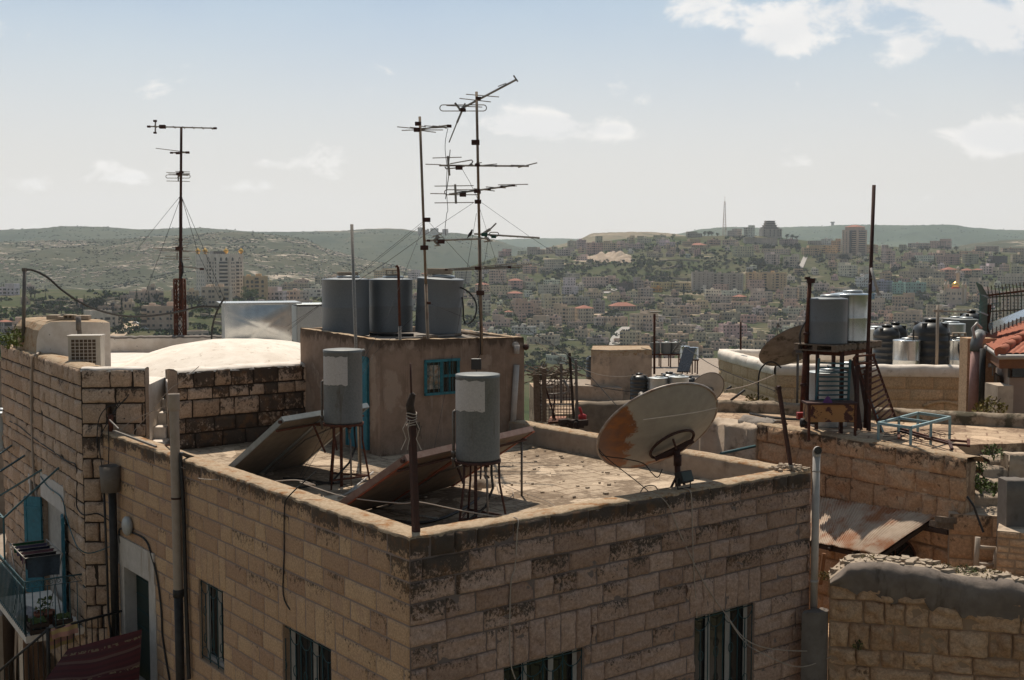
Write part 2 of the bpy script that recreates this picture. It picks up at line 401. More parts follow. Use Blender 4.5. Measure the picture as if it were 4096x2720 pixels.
GZ = -13.0
def terr(u, Y):
 vs = colv(u)
 if Y <= 60: return V(((u - 512) / F * Y * 1.0, Y, GZ))
 for i in range(2, len(YS) - 1):
  if Y <= YS[i + 1]:
   t = (Y - YS[i]) / (YS[i + 1] - YS[i])
   z0 = GZ if i == 2 else aty(u, vs[i], YS[i]).z
   p = aty(u, vs[i + 1], YS[i + 1])
   return V(((u - 512) / F * Y, Y, z0 + (p.z - z0) * t))
def Yof(u, v):
 vs = colv(u)
 for i in range(3, len(YS) - 1):
  if vs[i] >= v >= vs[i + 1] and vs[i] > vs[i + 1]:
   a, b = aty(u, vs[i], YS[i]), aty(u, vs[i + 1], YS[i + 1])
   r = ray(u, v); sl = r.z / r.y
   k_ = (b.z - a.z) / (b.y - a.y)
   return (a.z - k_ * a.y) / (sl - k_)
 return max((Y for Y, q in zip(YS, vs) if q > 0 and Y > 60), key=lambda Y: -vs[YS.index(Y)])
def ground(u, v):
 return terr(u, Yof(u, v))
U2 = 512
mb = MB()
ys = []
for i in range(len(YS) - 1):
 n_ = 1 if i < 2 else 7
 ys += [YS[i] + (YS[i + 1] - YS[i]) * j / n_ for j in range(n_)]
ys.append(YS[-1])
NU = 150
def tfn(a, b):
 Y = ys[round(b * (len(ys) - 1))]; u = -420 + a * 1880
 if Y <= 60:
  return V((-400 + a * 800 if Y < 1 else (u - 512) / F * Y * (1 + 6 * (60 - Y) / 60), -60 if Y < 1 else Y, GZ))
 p = terr(u, Y)
 if Y > 320: p.z += 1.2 * NZ.noise(V((p.x * .012, p.y * .012, 3))) * min(1, (Y - 320) / 300) - .2
 return p
mb.grid(tfn, NU, len(ys) - 1)
def hillmat(name, green, green2, rock, rs, rth, bushes=(.03, .04, .022), terr_=True, bs_=.05):
 m, nt, bs = newmat(name); k = NT(nt)
 p = k.pos()
 c = k.mix(k.ramp(k.noise(bs_ * .25, 5, .6, p), .35, .65), green, green2)
 q = k.pos(.35, 1, 2.5)
 rk_ = k.math('ADD', k.noise(rs, 9, .72, q), k.math('MULTIPLY', k.math('SUBTRACT', k.noise(rs * .16, 4, .6, q), .5), .55))
 c = k.mix(k.math('MULTIPLY', k.ramp(rk_, *rth), .85), c, rock)
 c = k.mix(k.math('MULTIPLY', k.ramp(k.noise(bs_ * 2.2, 7, .7, k.pos(.6, 1, 2)), .52, .62), .8), c, bushes)
 k.l(c, bs.inputs['Base Color']); bs.inputs['Roughness'].default_value = 1; bs.inputs['Specular IOR Level'].default_value = .05
 return m
tm = hillmat('slope_ground', (.047, .06, .022), (.086, .078, .042), (.36, .28, .2), .035, (.60, .68), (.028, .038, .018), bs_=.045)
tag(mb.build('terrain', tm, org=V((0, 0, 0))), kind='structure')
def hill(name, pts, Yc, Yf, zf, m_, amp=8, rough=.004, nv=46, back=900):
 def crest(u):
  if u <= pts[0][0]: return pts[0][1] + (pts[0][0] - u) * .02
  for a, b in zip(pts, pts[1:]):
   if u <= b[0]:
    t = (u - a[0]) / (b[0] - a[0]); t = t * t * (3 - 2 * t) * .5 + t * .5
    return a[1] + (b[1] - a[1]) * t
  return pts[-1][1] + (u - pts[-1][0]) * .02
 u0, u1 = pts[0][0], pts[-1][0]
 nu = int((u1 - u0) / 3.2)
 mb = MB()
 def fn(a, b):
  u = u0 + (u1 - u0) * a
  zc = aty(u, crest(u), Yc).z
  if b > .86:
   t = (b - .86) / .14
   Y = Yc + back * t; z = zc - (zc - zf) * t * t * .5 - 6 * t
  else:
   t = b / .86
   Y = Yf + (Yc - Yf) * t
   s = t ** .9
   z = zf + (zc - zf) * (s * .75 + .25 * math.sin(s * math.pi / 2))
   e = math.sin(min(1, t) * math.pi) ** .6 if 0 < t < 1 else 0
   x = (u - 512) / F * Y
   z += e * amp * (NZ.fractal(V((x * rough, Y * rough * .6, 1.7 * Yc)), 1, 2, 5) )
   z += e * 1.2 * (abs(((z * .09) % 1) - .5))
  z += (1 if b > .5 else .3) * NZ.noise(V((u * .35, b * 30, Yc))) * Yc * .0004
  return V(((u - 512) / F * Y, Y, z))
 mb.grid(fn, nu, nv)
 HF[name] = fn
 return tag(mb.build(name, m_, org=V((0, 0, 0))), kind='structure')
HF = {}
hm1 = hillmat('rocky_slope', (.05, .056, .034), (.072, .07, .043), (.50, .41, .33), .055, (.58, .66), (.045, .055, .03), bs_=.022)
hm2 = hillmat('wooded_slope', (.04, .055, .034), (.07, .078, .046), (.33, .26, .19), .008, (.62, .72), (.03, .045, .026), bs_=.012)
hm3 = hillmat('far_slope', (.05, .075, .045), (.075, .095, .055), (.25, .2, .15), .006, (.66, .74), (.032, .05, .03), bs_=.01)
hm4 = hillmat('quarry_slope', (.16, .14, .085), (.24, .185, .125), (.42, .32, .24), .012, (.5, .66), (.06, .07, .04), bs_=.015)
hill('rocky_hill', [(-420, 250), (-150, 247), (0, 243), (60, 240), (120, 238), (170, 235), (216, 232), (243, 231.5), (278, 235), (304, 238), (337, 251), (380, 262), (430, 275), (480, 287), (540, 300)], 2600, 1400, -75, hm1, 22)
hill('far_ridge', [(-450, 232), (-150, 230), (0, 229), (40, 228), (65, 225.5), (105, 226), (140, 228.5), (195, 228), (260, 231), (300, 231), (340, 230), (370, 228), (387, 227.5), (400, 228), (420, 230.5), (455, 232), (470, 234), (490, 239), (520, 247), (560, 258), (600, 262)], 3900, 2700, -120, hm2, 30)
hill('blue_ridge', [(400, 246), (440, 242), (480, 239.5), (520, 238.5), (560, 238), (620, 240), (700, 246)], 6200, 4700, -150, hm3, 30)
hill('quarry_ridge', [(500, 262), (540, 249), (571, 242), (594, 233), (620, 232), (650, 231.5), (670, 233), (710, 240), (760, 252)], 3000, 2300, -40, hm4, 16)
hill('mountain', [(620, 246), (660, 240), (680, 233), (700, 228.5), (722, 226.5), (760, 227), (800, 226), (850, 225), (900, 224.5), (940, 224.5), (965, 227), (1000, 229), (1040, 230), (1200, 232), (1450, 233)], 5000, 3400, -160, hm3, 40)
hill('stony_hill', [(860, 266), (900, 258), (950, 247), (975, 242.5), (1000, 240), (1024, 239), (1100, 237), (1450, 236)], 2700, 1900, -30, hm1, 10)
# ------------------------------------------------------------------ houses
def townmat():
 m, nt, bs = newmat('town_walls'); k = NT(nt)
 at = k.n('ShaderNodeAttribute', attribute_name='c')
 c = k.mix(1.0, at.outputs['Color'], k.mix(k.ramp(k.noise(.35, 6, .7, k.pos(1, 1, .5)), .3, .75), (.78, .76, .74), (1.08, 1.08, 1.08)), 'MULTIPLY')
 k.l(c, bs.inputs['Base Color']); bs.inputs['Roughness'].default_value = .9; bs.inputs['Specular IOR Level'].default_value = .15
 return m
M['town'] = townmat()
M['tglass'] = mat('town_window', (.04, .042, .045), (.06, .055, .05), .5, .3, spec=.5)
M['tred'] = mat('town_red_tiles', (.32, .12, .075), (.26, .095, .06), .6, .85)
M['troof'] = mat('town_flat_roof', (.42, .37, .32), (.33, .29, .25), .3, .95)
M['tgold'] = M['gold']
WALLC = {'cream': (.62, .51, .41), 'pinkish': (.61, .47, .38), 'tan': (.62, .46, .28), 'grey': (.43, .38, .335), 'white': (.76, .69, .62), 'brown': (.50, .39, .30),
         'orange': (.55, .26, .05), 'lilac': (.30, .27, .33), 'mint': (.36, .50, .46), 'blue': (.12, .27, .42), 'dark': (.14, .125, .115)}
RECTS = []
HOUSES = []
def house_mesh(base, wf, dp, h, yaw, colr, roof, rnd, windows=True, storeys=None, balc=True, sink=6):
 """a town house as one mesh: 0 wall, 1 window, 2 roof, 3 red tiles; facade towards -Y before yaw"""
 mb = MB(); c = WALLC[colr]
 c = tuple(x * rnd.uniform(.9, 1.1) for x in c)
 ca, sa = math.cos(yaw), math.sin(yaw)
 X = V((ca, sa, 0)); Yd = V((-sa, ca, 0)); Z = V((0, 0, 1))
 def P(x, y, z): return base + X * x + Yd * y + Z * z
 n = storeys or max(1, round(h / 3.2)); fh = h / n
 def block(x0, x1, y0, y1, z0, z1, par=True):
  mb.box(P((x0 + x1) / 2, (y0 + y1) / 2, (z0 + z1) / 2), (x1 - x0, y1 - y0, z1 - z0), (X, Yd, Z), 0, c)
  if par:
   for (a0, a1, b0, b1) in ((x0, x1, y0, y0 + .3), (x0, x1, y1 - .3, y1), (x0, x0 + .3, y0 + .3, y1 - .3), (x1 - .3, x1, y0 + .3, y1 - .3)):
    mb.box(P((a0 + a1) / 2, (b0 + b1) / 2, z1 + .35), (a1 - a0, b1 - b0, .7), (X, Yd, Z), 0, c)
   mb.box(P((x0 + x1) / 2, (y0 + y1) / 2, z1 + .02), (x1 - x0 - .7, y1 - y0 - .7, .05), (X, Yd, Z), 2)
 def quadf(face, t, z, w, hh, d, m):
  """a box of depth d on a face: face 0 front, 1 right, 2 left"""
  if face == 0: mb.box(P(t, -dp / 2 - d / 2 + .02, z), (w, d, hh), (X, Yd, Z), m, c)
  elif face == 1: mb.box(P(wf / 2 + d / 2 - .02, t, z), (d, w, hh), (X, Yd, Z), m, c)
  else: mb.box(P(-wf / 2 - d / 2 + .02, t, z), (d, w, hh), (X, Yd, Z), m, c)
 hm = h
 if roof == 'red':
  block(-wf / 2, wf / 2, -dp / 2, dp / 2, -sink, h, False)
  o = .5; rh = min(wf, dp) * .22; rl = max(0, wf / 2 - dp / 2)
  vs = [P(-wf / 2 - o, -dp / 2 - o, h), P(wf / 2 + o, -dp / 2 - o, h), P(wf / 2 + o, dp / 2 + o, h), P(-wf / 2 - o, dp / 2 + o, h), P(-rl, 0, h + rh), P(rl, 0, h + rh)]
  mb.add(vs, [(0, 1, 5, 4), (1, 2, 5), (2, 3, 4, 5), (3, 0, 4), (3, 2, 1, 0)], 3)
 else:
  step = n >= 3 and rnd.random() < .5
  if step:
   s_ = rnd.choice((-1, 1)); cut = rnd.uniform(.3, .6) * wf
   z1 = h - fh
   block(-wf / 2, wf / 2, -dp / 2, dp / 2, -sink, z1)
   if s_ > 0: block(-wf / 2 + cut, wf / 2, -dp / 2, dp / 2, z1 + .71, h)
   else: block(-wf / 2, wf / 2 - cut, -dp / 2, dp / 2, z1 + .71, h)
   hm = z1; n -= 1
  else:
   block(-wf / 2, wf / 2, -dp / 2, dp / 2, -sink, h)
   if rnd.random() < .6:
    q = rnd.uniform(-.3, .3) * wf
    mb.box(P(q, dp * .1, h + 1.3), (rnd.uniform(2.5, 4), 3, 2.5), (X, Yd, Z), 0, c)
 if windows:
  fh = hm / n
  for face, L in ((0, wf), (1, dp), (2, dp)):
   nc = max(1, round(L / rnd.uniform(2.7, 3.6)))
   bay = rnd.randrange(nc) if balc and rnd.random() < .75 else -1
   ww = rnd.uniform(1.0, 1.5)
   for j in range(nc):
    t = -L / 2 + (j + .5) * L / nc
    for f_ in range(n):
     z = f_ * fh + fh * .55
     if j == bay and L / nc > 2.2:
      quadf(face, t, z + .05, L / nc * .86, fh * .52, .08, 1)
      quadf(face, t, z - fh * .38, L / nc * .92, fh * .26, 1.0, 0)
     elif rnd.random() < .86:
      quadf(face, t, z, ww, fh * .45, .06, 1)
 return mb
def add_house(u0, v0, u1, v1, colr='cream', roof='flat', yaw=None, depth=None, name=None, rnd=random, **kw):
 uc = (u0 + u1) / 2
 Y = Yof(uc, v1); base = terr(uc, Y)
 W = (u1 - u0) * Y / F; h = max(2.6, (v1 - v0) * Y / F)
 if roof == 'red': h *= .8
 if yaw is None: yaw = R(rnd.choice((-1, 1)) * rnd.uniform(8, 32))
 az = math.atan2(base.x, base.y)
 yw = yaw - az
 ratio = depth or rnd.uniform(.6, .95)
 wf = W / (math.cos(yaw) + ratio * abs(math.sin(yaw)))
 wf = max(wf, 3); dp = wf * ratio
 if depth is None: dp = max(7, min(dp, 16))
 b = base + V((math.sin(az), math.cos(az), 0)) * (dp / 2)
 mb = house_mesh(b, wf, dp, h, yw, colr, roof, rnd, **kw)
 o = mb.build(name or ('villa' if roof == 'red' else 'house' if h < 9 else 'apartment_block'), [M['town'], M['tglass'], M['troof'], M['tred']])
 RECTS.append((u0, v0, u1, v1))
 HOUSES.append(dict(o=o, u=uc, v=(v0 + v1) / 2, n=max(1, round(h / 3.2)), c=colr, r=roof, w=W, h=h, Y=Y, top=b + V((0, 0, h + .7)), yaw=yw, wf=wf, dp=dp))
 return o
HL = {
'R3': """145 605 330 745|350 650 545 720|345 690 500 800 p r|0 735 150 830 c r|160 770 380 860 c|330 830 500 905 p r|500 730 640 800|655 760 890 850|715 710 890 762 w|720 495 930 600|500 565 650 635|660 580 785 635|935 640 1095 695|1110 680 1400 778|1380 665 1505 755|1480 745 1650 810 d|1650 680 1760 800 g|1770 725 1860 790|1840 735 2060 800 t|2050 738 2260 800 t|1800 790 1960 832 o|905 780 1080 855 w|1140 800 1290 900|1380 840 1510 920|1590 830 1700 890|1700 795 1860 885|1650 895 1880 955|390 910 615 1080 p|690 860 910 1020|905 885 1060 960|1060 890 1200 965 g|580 920 690 1060|820 960 1045 1150 p|1035 965 1245 1150 p r|1230 925 1360 1050 g|1390 965 1690 1025 b r|700 1015 850 1090|185 1080 395 1190|545 1085 780 1190|310 1030 395 1080 c r|780 1100 910 1170|960 1155 1170 1215 b|380 1200 645 1270 w|1040 1230 1240 1310|1200 1260 1410 1330|690 1290 890 1385|1160 1320 1400 1395 g|1515 1250 1740 1400|1320 1100 1600 1190 p|1610 1030 1920 1230|1750 1160 1970 1240 p|2050 1110 2265 1190 g|2050 1180 2325 1240|1960 1010 2150 1085 p|2150 980 2352 1050|1980 1280 2240 1345|740 1500 960 1570 w|245 385 380 455 b|445 405 540 440|540 365 740 440 b|740 370 830 430|830 370 1045 450|965 300 1060 380|1060 290 1160 380 p|1150 320 1340 440 p|1255 250 1330 310|1340 300 1480 390|1480 300 1600 370|1585 245 1665 320|1690 250 1840 320|1860 240 1990 290|1920 295 2090 350 w|1590 330 1770 380|1060 440 1175 500 w|1790 410 1960 470 b|2260 320 2352 380 p r|60 590 150 640|1000 420 1060 455|0 600 60 690|1420 1150 1500 1190|540 1310 700 1370|560 1000 640 1040 d""",
'R4': """365 465 540 520 g|800 435 950 510 c|970 400 1085 515 w|430 590 590 650 b r|325 545 525 610 b|590 550 730 600 b|750 550 910 600|845 620 1090 720|1140 645 1480 690|1190 680 1350 800|1390 700 1555 830|1340 545 1540 600 g|1575 610 1760 710 t|1750 610 1950 690 t|1640 560 1780 600 b|1780 540 1900 600 w|1885 540 1990 670 t|1815 695 2115 745 b|2245 600 2352 690 t|1430 930 1510 990 w|1960 790 2160 930 w|1710 1010 1870 1070|1540 1000 1680 1180|1400 1050 1540 1180|1050 1065 1280 1190|570 1075 740 1170 w|740 1085 960 1140 w|575 1140 860 1200|860 1130 1010 1190 b r|1290 1120 1390 1170|390 1190 610 1260|280 1245 530 1310 p|150 1240 290 1320 p|220 1370 435 1460 g|190 1450 495 1510|720 1440 1015 1580|570 1530 780 1590|640 1220 860 1280|840 1200 1160 1270|730 1310 950 1390 b|900 1240 1080 1310 b|950 1340 1115 1420 p|1160 1265 1340 1330 p|1120 1350 1250 1410|1220 1400 1640 1480|1390 1460 1640 1570 w|1380 1270 1600 1330|1940 1060 2090 1100|1800 1110 2080 1160|1740 1160 1900 1190 b|2110 830 2300 915|60 540 200 590 w|1100 580 1300 600 g|300 1330 420 1370 b""",
'R5': """415 605 540 690 t|580 640 720 790|815 685 1010 750|930 715 1130 770 w|1090 660 1240 740|1150 700 1400 800 b|1400 670 1650 730|1430 700 1590 790 g|1700 720 1890 790 d|1930 680 2080 780 b|850 585 1080 630 p|1080 530 1310 630 p|770 850 1050 940 b|1040 855 1280 950 b|1200 835 1370 950 p r|1410 850 1540 930 b r|1530 840 1640 950 b r|675 800 780 850|720 950 880 990 b|975 955 1240 1040|1170 955 1260 1040 p r|440 980 710 1095 l|700 1000 815 1105 m|815 1000 1050 1100 m|250 1115 515 1170 u|510 1110 700 1170 w|705 1110 935 1240 b|1510 950 1700 1100|1800 905 2080 1010 p|1590 1050 1800 1200|1850 1060 2080 1290 p|720 1290 1020 1420|640 1250 870 1290|1345 1275 1600 1350|870 1430 1000 1490|1930 1165 2060 1290 w|480 1430 650 1510 p|1020 1370 1330 1420 w|120 1050 250 1090|1550 520 1800 570 b|1820 515 2080 560 b|930 790 1080 845|480 800 610 850 b|1310 1100 1500 1180|560 1290 700 1350""",
'L1': """0 820 220 940 w|290 840 400 880|960 1130 1385 1300 w|1120 1080 1380 1140 b|1480 910 1860 1010 p|1680 845 1780 900 b|1410 1030 1530 1110|0 1210 110 1390 c r|90 1260 260 1390 p|900 1030 940 1110|1380 955 1480 1030 b|250 1010 330 1050 b""",
'L2': """55 1080 570 1340|735 860 1080 1060|1475 860 1705 1000 w|1475 790 1615 880|1640 820 1890 870 b|1920 780 2030 830|1700 900 1890 1000|1890 880 2110 960 w|440 1370 800 1440 p|2170 670 2290 800|0 905 130 980 p|400 880 520 1000|560 900 700 980 b|1750 1010 2000 1060""",
'A4': """300 150 480 240|630 140 830 240 t|890 150 980 230 w|990 160 1140 235 p r|170 270 260 330 w|20 310 160 360|0 250 140 290 b|480 180 620 230 b|1720 90 1815 150|1380 330 1500 380 g"""}
CC = {'p': 'pinkish', 'w': 'white', 't': 'tan', 'g': 'grey', 'b': 'brown', 'd': 'dark', 'o': 'orange', 'l': 'lilac', 'm': 'mint', 'u': 'blue', 'c': 'cream', 'r': None}
rh = random.Random(3)
for cr, tx in HL.items():
 for e in tx.split('|'):
  q = e.split(); x0, y0, x1, y1 = map(float, q[:4])
  (u0, v0), (u1, v1) = c2(cr, x0, y0), c2(cr, x1, y1)
  cl = next((CC[t] for t in q[4:] if CC.get(t)), 'cream')
  add_house(u0, v0, u1, v1, cl, 'red' if 'r' in q[4:] else 'flat', rnd=rh)
def free(u, v, w_, h_, pad=1):
 return all(not (u + w_ / 2 + pad > a and u - w_ / 2 - pad < c and v > b + 2 and v - h_ < d - 1) for a, b, c, d in RECTS)
tries = 0; nfill = 0
while nfill < 95 and tries < 4000:
 tries += 1
 u = rh.choice((rh.uniform(480, 1030), rh.uniform(610, 1024), rh.uniform(300, 480))); v = rh.uniform(272, 362)
 if 540 < u < 830 and 262 < v < 288: continue
 if 505 < u < 610 and v > 330: continue
 if u < 480 and not (276 < v < 310): continue
 w_ = rh.uniform(9, 20); h_ = rh.uniform(6, 13)
 if free(u, v, w_, h_, -3):
  add_house(u - w_ / 2, v - h_, u + w_ / 2, v, rh.choice(('cream', 'cream', 'pinkish', 'brown', 'grey', 'white')), 'red' if rh.random() < .07 else 'flat', rnd=rh)
  nfill += 1
sm_ = MB(); n = 0; tries = 0
SMALL = []
while n < 230 and tries < 9000:
 tries += 1
 u = rh.uniform(470, 1030) if rh.random() < .8 else rh.uniform(250, 470); v = rh.uniform(246, 360)
 if v < colv(u)[13] + 3 and u > 480: continue
 if 540 < u < 830 and 258 < v < 287 and rh.random() < .93: continue
 if 520 < u < 600 and v > 338: continue
 if u < 480 and not (276 < v < 312): continue
 w_ = rh.uniform(6, 13) * (.6 + (v - 240) / 200); h_ = w_ * rh.uniform(.4, .75)
 if not free(u, v, w_, h_, -4): continue
 Y = Yof(u, v); base = terr(u, Y); W = w_ * Y / F
 q = house_mesh(base, W * .8, W * .6, h_ * Y / F, R(rh.uniform(-35, 35)), rh.choice(('cream', 'cream', 'pinkish', 'brown', 'grey', 'white')), 'flat', rh)
 k_ = len(sm_.v); sm_.v += q.v; sm_.c += q.c; sm_.f += [[i + k_ for i in f] for f in q.f]; sm_.m += q.m; sm_.sm += q.sm
 RECTS.append((u - w_ / 2, v - h_, u + w_ / 2, v)); n += 1
tag(sm_.build('small_houses', [M['town'], M['tglass'], M['troof'], M['tred']], org=V((0, 0, 0))), kind='stuff')
# ------------------------------------------------------------------ the buildings one can pick out, with their windows as parts
WM = {}
def wmesh(w_, h_, arch=False):
 key = (round(w_, 1), round(h_, 1), arch)
 if key not in WM:
  mb = MB(); d = .12
  if arch:
   pts = [(-w_ / 2, -h_ / 2), (w_ / 2, -h_ / 2), (w_ / 2, h_ * .1), (w_ * .42, h_ * .3), (w_ * .2, h_ * .44), (0, h_ / 2), (-w_ * .2, h_ * .44), (-w_ * .42, h_ * .3), (-w_ / 2, h_ * .1)]
  else: pts = [(-w_ / 2, -h_ / 2), (w_ / 2, -h_ / 2), (w_ / 2, h_ / 2), (-w_ / 2, h_ / 2)]
  n = len(pts)
  mb.add([V((x, -d, z)) for x, z in pts] + [V((x, 0.05, z)) for x, z in pts], [tuple(range(n))] + [(i, n + i, n + (i + 1) % n, (i + 1) % n) for i in range(n)], 0)
  if not arch: mb.box((0, -d - .05, -h_ / 2 - .06), (w_ + .3, .3, .12), None, 1, (.45, .38, .3))
  o = mb.build('window', [M['tglass'], M['town']], org=V((0, 0, 0)))
  WM[key] = o.data; bpy.data.objects.remove(o)
 return WM[key]
def big(name, u0, v0, u1, v1, yaw, depth, colr, label, cat, wins, extra=None, group=None):
 """wins: (face, x fraction, z fraction, width, height, arch)"""
 uc = (u0 + u1) / 2; Y = Yof(uc, v1); base = terr(uc, Y); az = math.atan2(base.x, base.y)
 W = (u1 - u0) * Y / F; h = (v1 - v0) * Y / F
 wf = W / (math.cos(yaw) + depth * abs(math.sin(yaw))); dp = wf * depth; yw = yaw - az
 base = base + V((math.sin(az), math.cos(az), 0)) * (dp / 2)
 X = V((math.cos(yw), math.sin(yw), 0)); Yd = V((-math.sin(yw), math.cos(yw), 0)); Z = V((0, 0, 1))
 t = thing(name, base, label, cat, group)
 P = lambda x, y, z: base + X * x + Yd * y + Z * z
 c = WALLC[colr]
 mb = MB()
 mb.box(P(0, 0, h / 2 - 4), (wf, dp, h + 8), (X, Yd, Z), 0, c)
 for (a0, a1, b0, b1) in ((-wf / 2, wf / 2, -dp / 2, -dp / 2 + .4), (-wf / 2, wf / 2, dp / 2 - .4, dp / 2), (-wf / 2, -wf / 2 + .4, -dp / 2 + .4, dp / 2 - .4), (wf / 2 - .4, wf / 2, -dp / 2 + .4, dp / 2 - .4)):
  mb.box(P((a0 + a1) / 2, (b0 + b1) / 2, h + .5), (a1 - a0, b1 - b0, 1), (X, Yd, Z), 0, c)
 if extra: extra(mb, P, wf, dp, h, (X, Yd, Z), c, t)
 mb.build('wall', [M['town'], M['tglass'], M['troof'], M['tred']], t)
 for (f_, a, b, ww, hh, ar) in wins[:100]:
  o = bpy.data.objects.new('window', wmesh(ww, hh, ar)); col.objects.link(o); o.parent = t
  if f_ == 0: p = P(a * wf, -dp / 2, b * h); r = yw
  elif f_ == 1: p = P(wf / 2, a * dp, b * h); r = yw + R(90)
  else: p = P(-wf / 2, a * dp, b * h); r = yw - R(90)
  o.location = p - base; o.rotation_euler = (0, 0, r)
 RECTS.append((u0, v0, u1, v1))
 return t
def gridw(face, cols, n, w_, h_, z0=.06, z1=.97, skip=()):
 return [(face, c_, z0 + (z1 - z0) * (i + .5) / n, w_, h_, False) for i in range(n) for j, c_ in enumerate(cols) if (i, j) not in skip]
L2 = lambda x0, y0, x1, y1: (*c2('L2', x0, y0), *c2('L2', x1, y1))
R4 = lambda x0, y0, x1, y1: (*c2('R4', x0, y0), *c2('R4', x1, y1))
def hotel_x(mb, P, wf, dp, h, ax, c, t):
 for sx_, sy_ in ((-.46, -.42), (.46, -.42), (-.46, .42), (.12, -.2)):
  tb = MB(); p = P(sx_ * wf, sy_ * dp, h + 1)
  tb.lathe([(1.1, -2), (1.1, 1.0), (1.4, 1.2), (1.9, 1.8), (2.15, 2.7), (1.9, 3.6), (1.2, 4.3), (.4, 4.8), (.15, 5.6), (0.001, 6.4)], p, 16)
  tb.build('turret', M['gold'], t)
 for q in (-.40, -.26, 0.13, .4):
  mb.box(P(q * wf, -dp / 2 - .25, h * .45), (1.0, .5, h * .95), ax, 0, c)
 for i in range(9):
  for q0, q1 in ((-.44, -.33), (-.14, .1), (.3, .46)):
   z = h * (.06 + .8 * (i + .5) / 9)
   mb.box(P((q0 + q1) / 2 * wf, -dp / 2 - .05, z + .3), ((q1 - q0) * wf * .9, .14, h * .045), ax, 1, c)
   mb.box(P((q0 + q1) / 2 * wf, -dp / 2 - .6, z - h * .035), ((q1 - q0) * wf, 1.2, .9), ax, 0, c)
 mb.box(P(-.05 * wf, 0, h + 2), (wf * .3, dp * .4, 3), ax, 1, c)
 for i in range(18):
  mb.box(P((-.5 + (i + .5) / 18) * wf, -dp / 2 + .2, h + 1.25), (.5, .4, .6), ax, 0, c)
big('hotel', *L2(680, 490, 1210, 960), R(22), .55, 'white', 'tall pale hotel block with gilt bulb turrets and pointed-arch top windows', 'hotel',
 [(0, x_, .91, 1.7, 3.0, True) for x_ in (-.4, -.23, -.08, .06, .22, .4)] + gridw(0, (-.28, -.22, .2, .25), 9, .8, 1.5, .06, .86) + gridw(2, (-.35, -.12, .12, .35), 9, .8, 1.6, .06, .92), hotel_x)
def plain_x(nb, zfrac=1):
 def f(mb, P, wf, dp, h, ax, c, t):
  for q in nb:
   n = max(2, round(h / 3.1))
   for i in range(n):
    z = h * (i + .5) / n
    mb.box(P(q * wf, -dp / 2 - .03, z + .3), (3.2, .1, 1.7), ax, 1, c)
    mb.box(P(q * wf, -dp / 2 - .6, z - .9), (3.4, 1.2, .8), ax, 0, c)
  mb.box(P(.15 * wf, 0, h + 1.5), (4, 4, 3), ax, 0, c); mb.box(P(-.3 * wf, 0, h + 1.2), (3, 3, 2.4), ax, 0, c)
 return f
big('apartment_block', *L2(1208, 740, 1488, 990), R(12), .5, 'tan', 'tan block with round-arched upper windows right of the turreted hotel', 'apartment block',
 [(0, x_, .8, 2.2, 2.8, True) for x_ in (-.4, -.2, .04, .26)] + gridw(0, (-.4, -.2, .04, .26), 3, 2.0, 1.8, .05, .7), plain_x((.0,), 1))
big('apartment_block', *R4(430, 890, 668, 1082), R(10), .35, 'grey', 'long grey slab block with few windows, left one of the twin slabs', 'apartment block',
 gridw(0, (-.42, -.2, 0, .2, .4), 7, .8, 1.1), plain_x(()))
big('apartment_block', *R4(662, 905, 972, 1086), R(-8), .3, 'grey', 'long grey slab block with balcony bays, right one of the twin slabs', 'apartment block',
 gridw(0, (-.4, -.3, .02, .1, .38, .46), 7, .8, 1.2), plain_x((-.45, -.2, .22)))
big('apartment_block', *R4(1000, 898, 1428, 1062), R(-6), .25, 'tan', 'long tan slab block with balcony bays right of the twin grey slabs', 'apartment block',
 gridw(0, (-.47, -.3, -.2, -.08, .18, .38, .46), 6, 1.0, 1.2), plain_x((-.38, -.02, .28)))
def tower_x(mb, P, wf, dp, h, ax, c, t):
 for i in range(12):
  z = h * (i + .5) / 12
  mb.box(P(.2 * wf, -dp / 2 - .5, z - .9), (wf * .5, 1.2, .7), ax, 0, c); mb.box(P(.2 * wf, -dp / 2 - .04, z + .3), (wf * .44, .1, 1.7), ax, 1, c)
  mb.box(P(wf / 2 + .5, 0, z - .9), (1.2, dp * .8, .7), ax, 0, c); mb.box(P(wf / 2 + .04, 0, z + .3), (.1, dp * .7, 1.7), ax, 1, c)
 mb.box(P(.1 * wf, -dp / 2 - .8, h * .5), (3, 1.8, h), ax, 1, c)
 mb.box(P(.02 * wf, 0, h + 2.6), (wf * .8, dp * .8, 5), ax, 0, c)
 z = h + 5.1; a, b = wf * .44, dp * .44
 mb.add([P(-a, -b, z), P(a, -b, z), P(a, b, z), P(-a, b, z), P(-a * .3, 0, z + 3), P(a * .3, 0, z + 3)], [(0, 1, 5, 4), (1, 2, 5), (2, 3, 4, 5), (3, 0, 4), (3, 2, 1, 0)], 3)
big('apartment_tower', *R4(2000, 450, 2250, 708), R(-35), .9, 'pinkish', 'tall pinkish apartment tower with red tiled top on the ridge', 'tower block',
 gridw(0, (-.4, -.2), 12, 1.0, 1.4), tower_x)
def stepped_x(mb, P, wf, dp, h, ax, c, t):
 for i, (a, b, zz) in enumerate(((.8, .8, 1), (.62, .7, 2), (.5, .6, 3), (.46, .5, 4))):
  mb.box(P(-.05 * wf, 0, h + 3.6 * (zz - .5)), (wf * a, dp * b, 3.5), ax, 0, c)
  mb.box(P(-.05 * wf, -dp * b / 2 - .03, h + 3.6 * (zz - .4)), (wf * a * .92, .1, 1.3), ax, 1, c)
  mb.box(P(-.05 * wf, -.8, h + 3.6 * zz - .1), (wf * a + 2.5, dp * b + 1.5, .5), ax, 0, c)
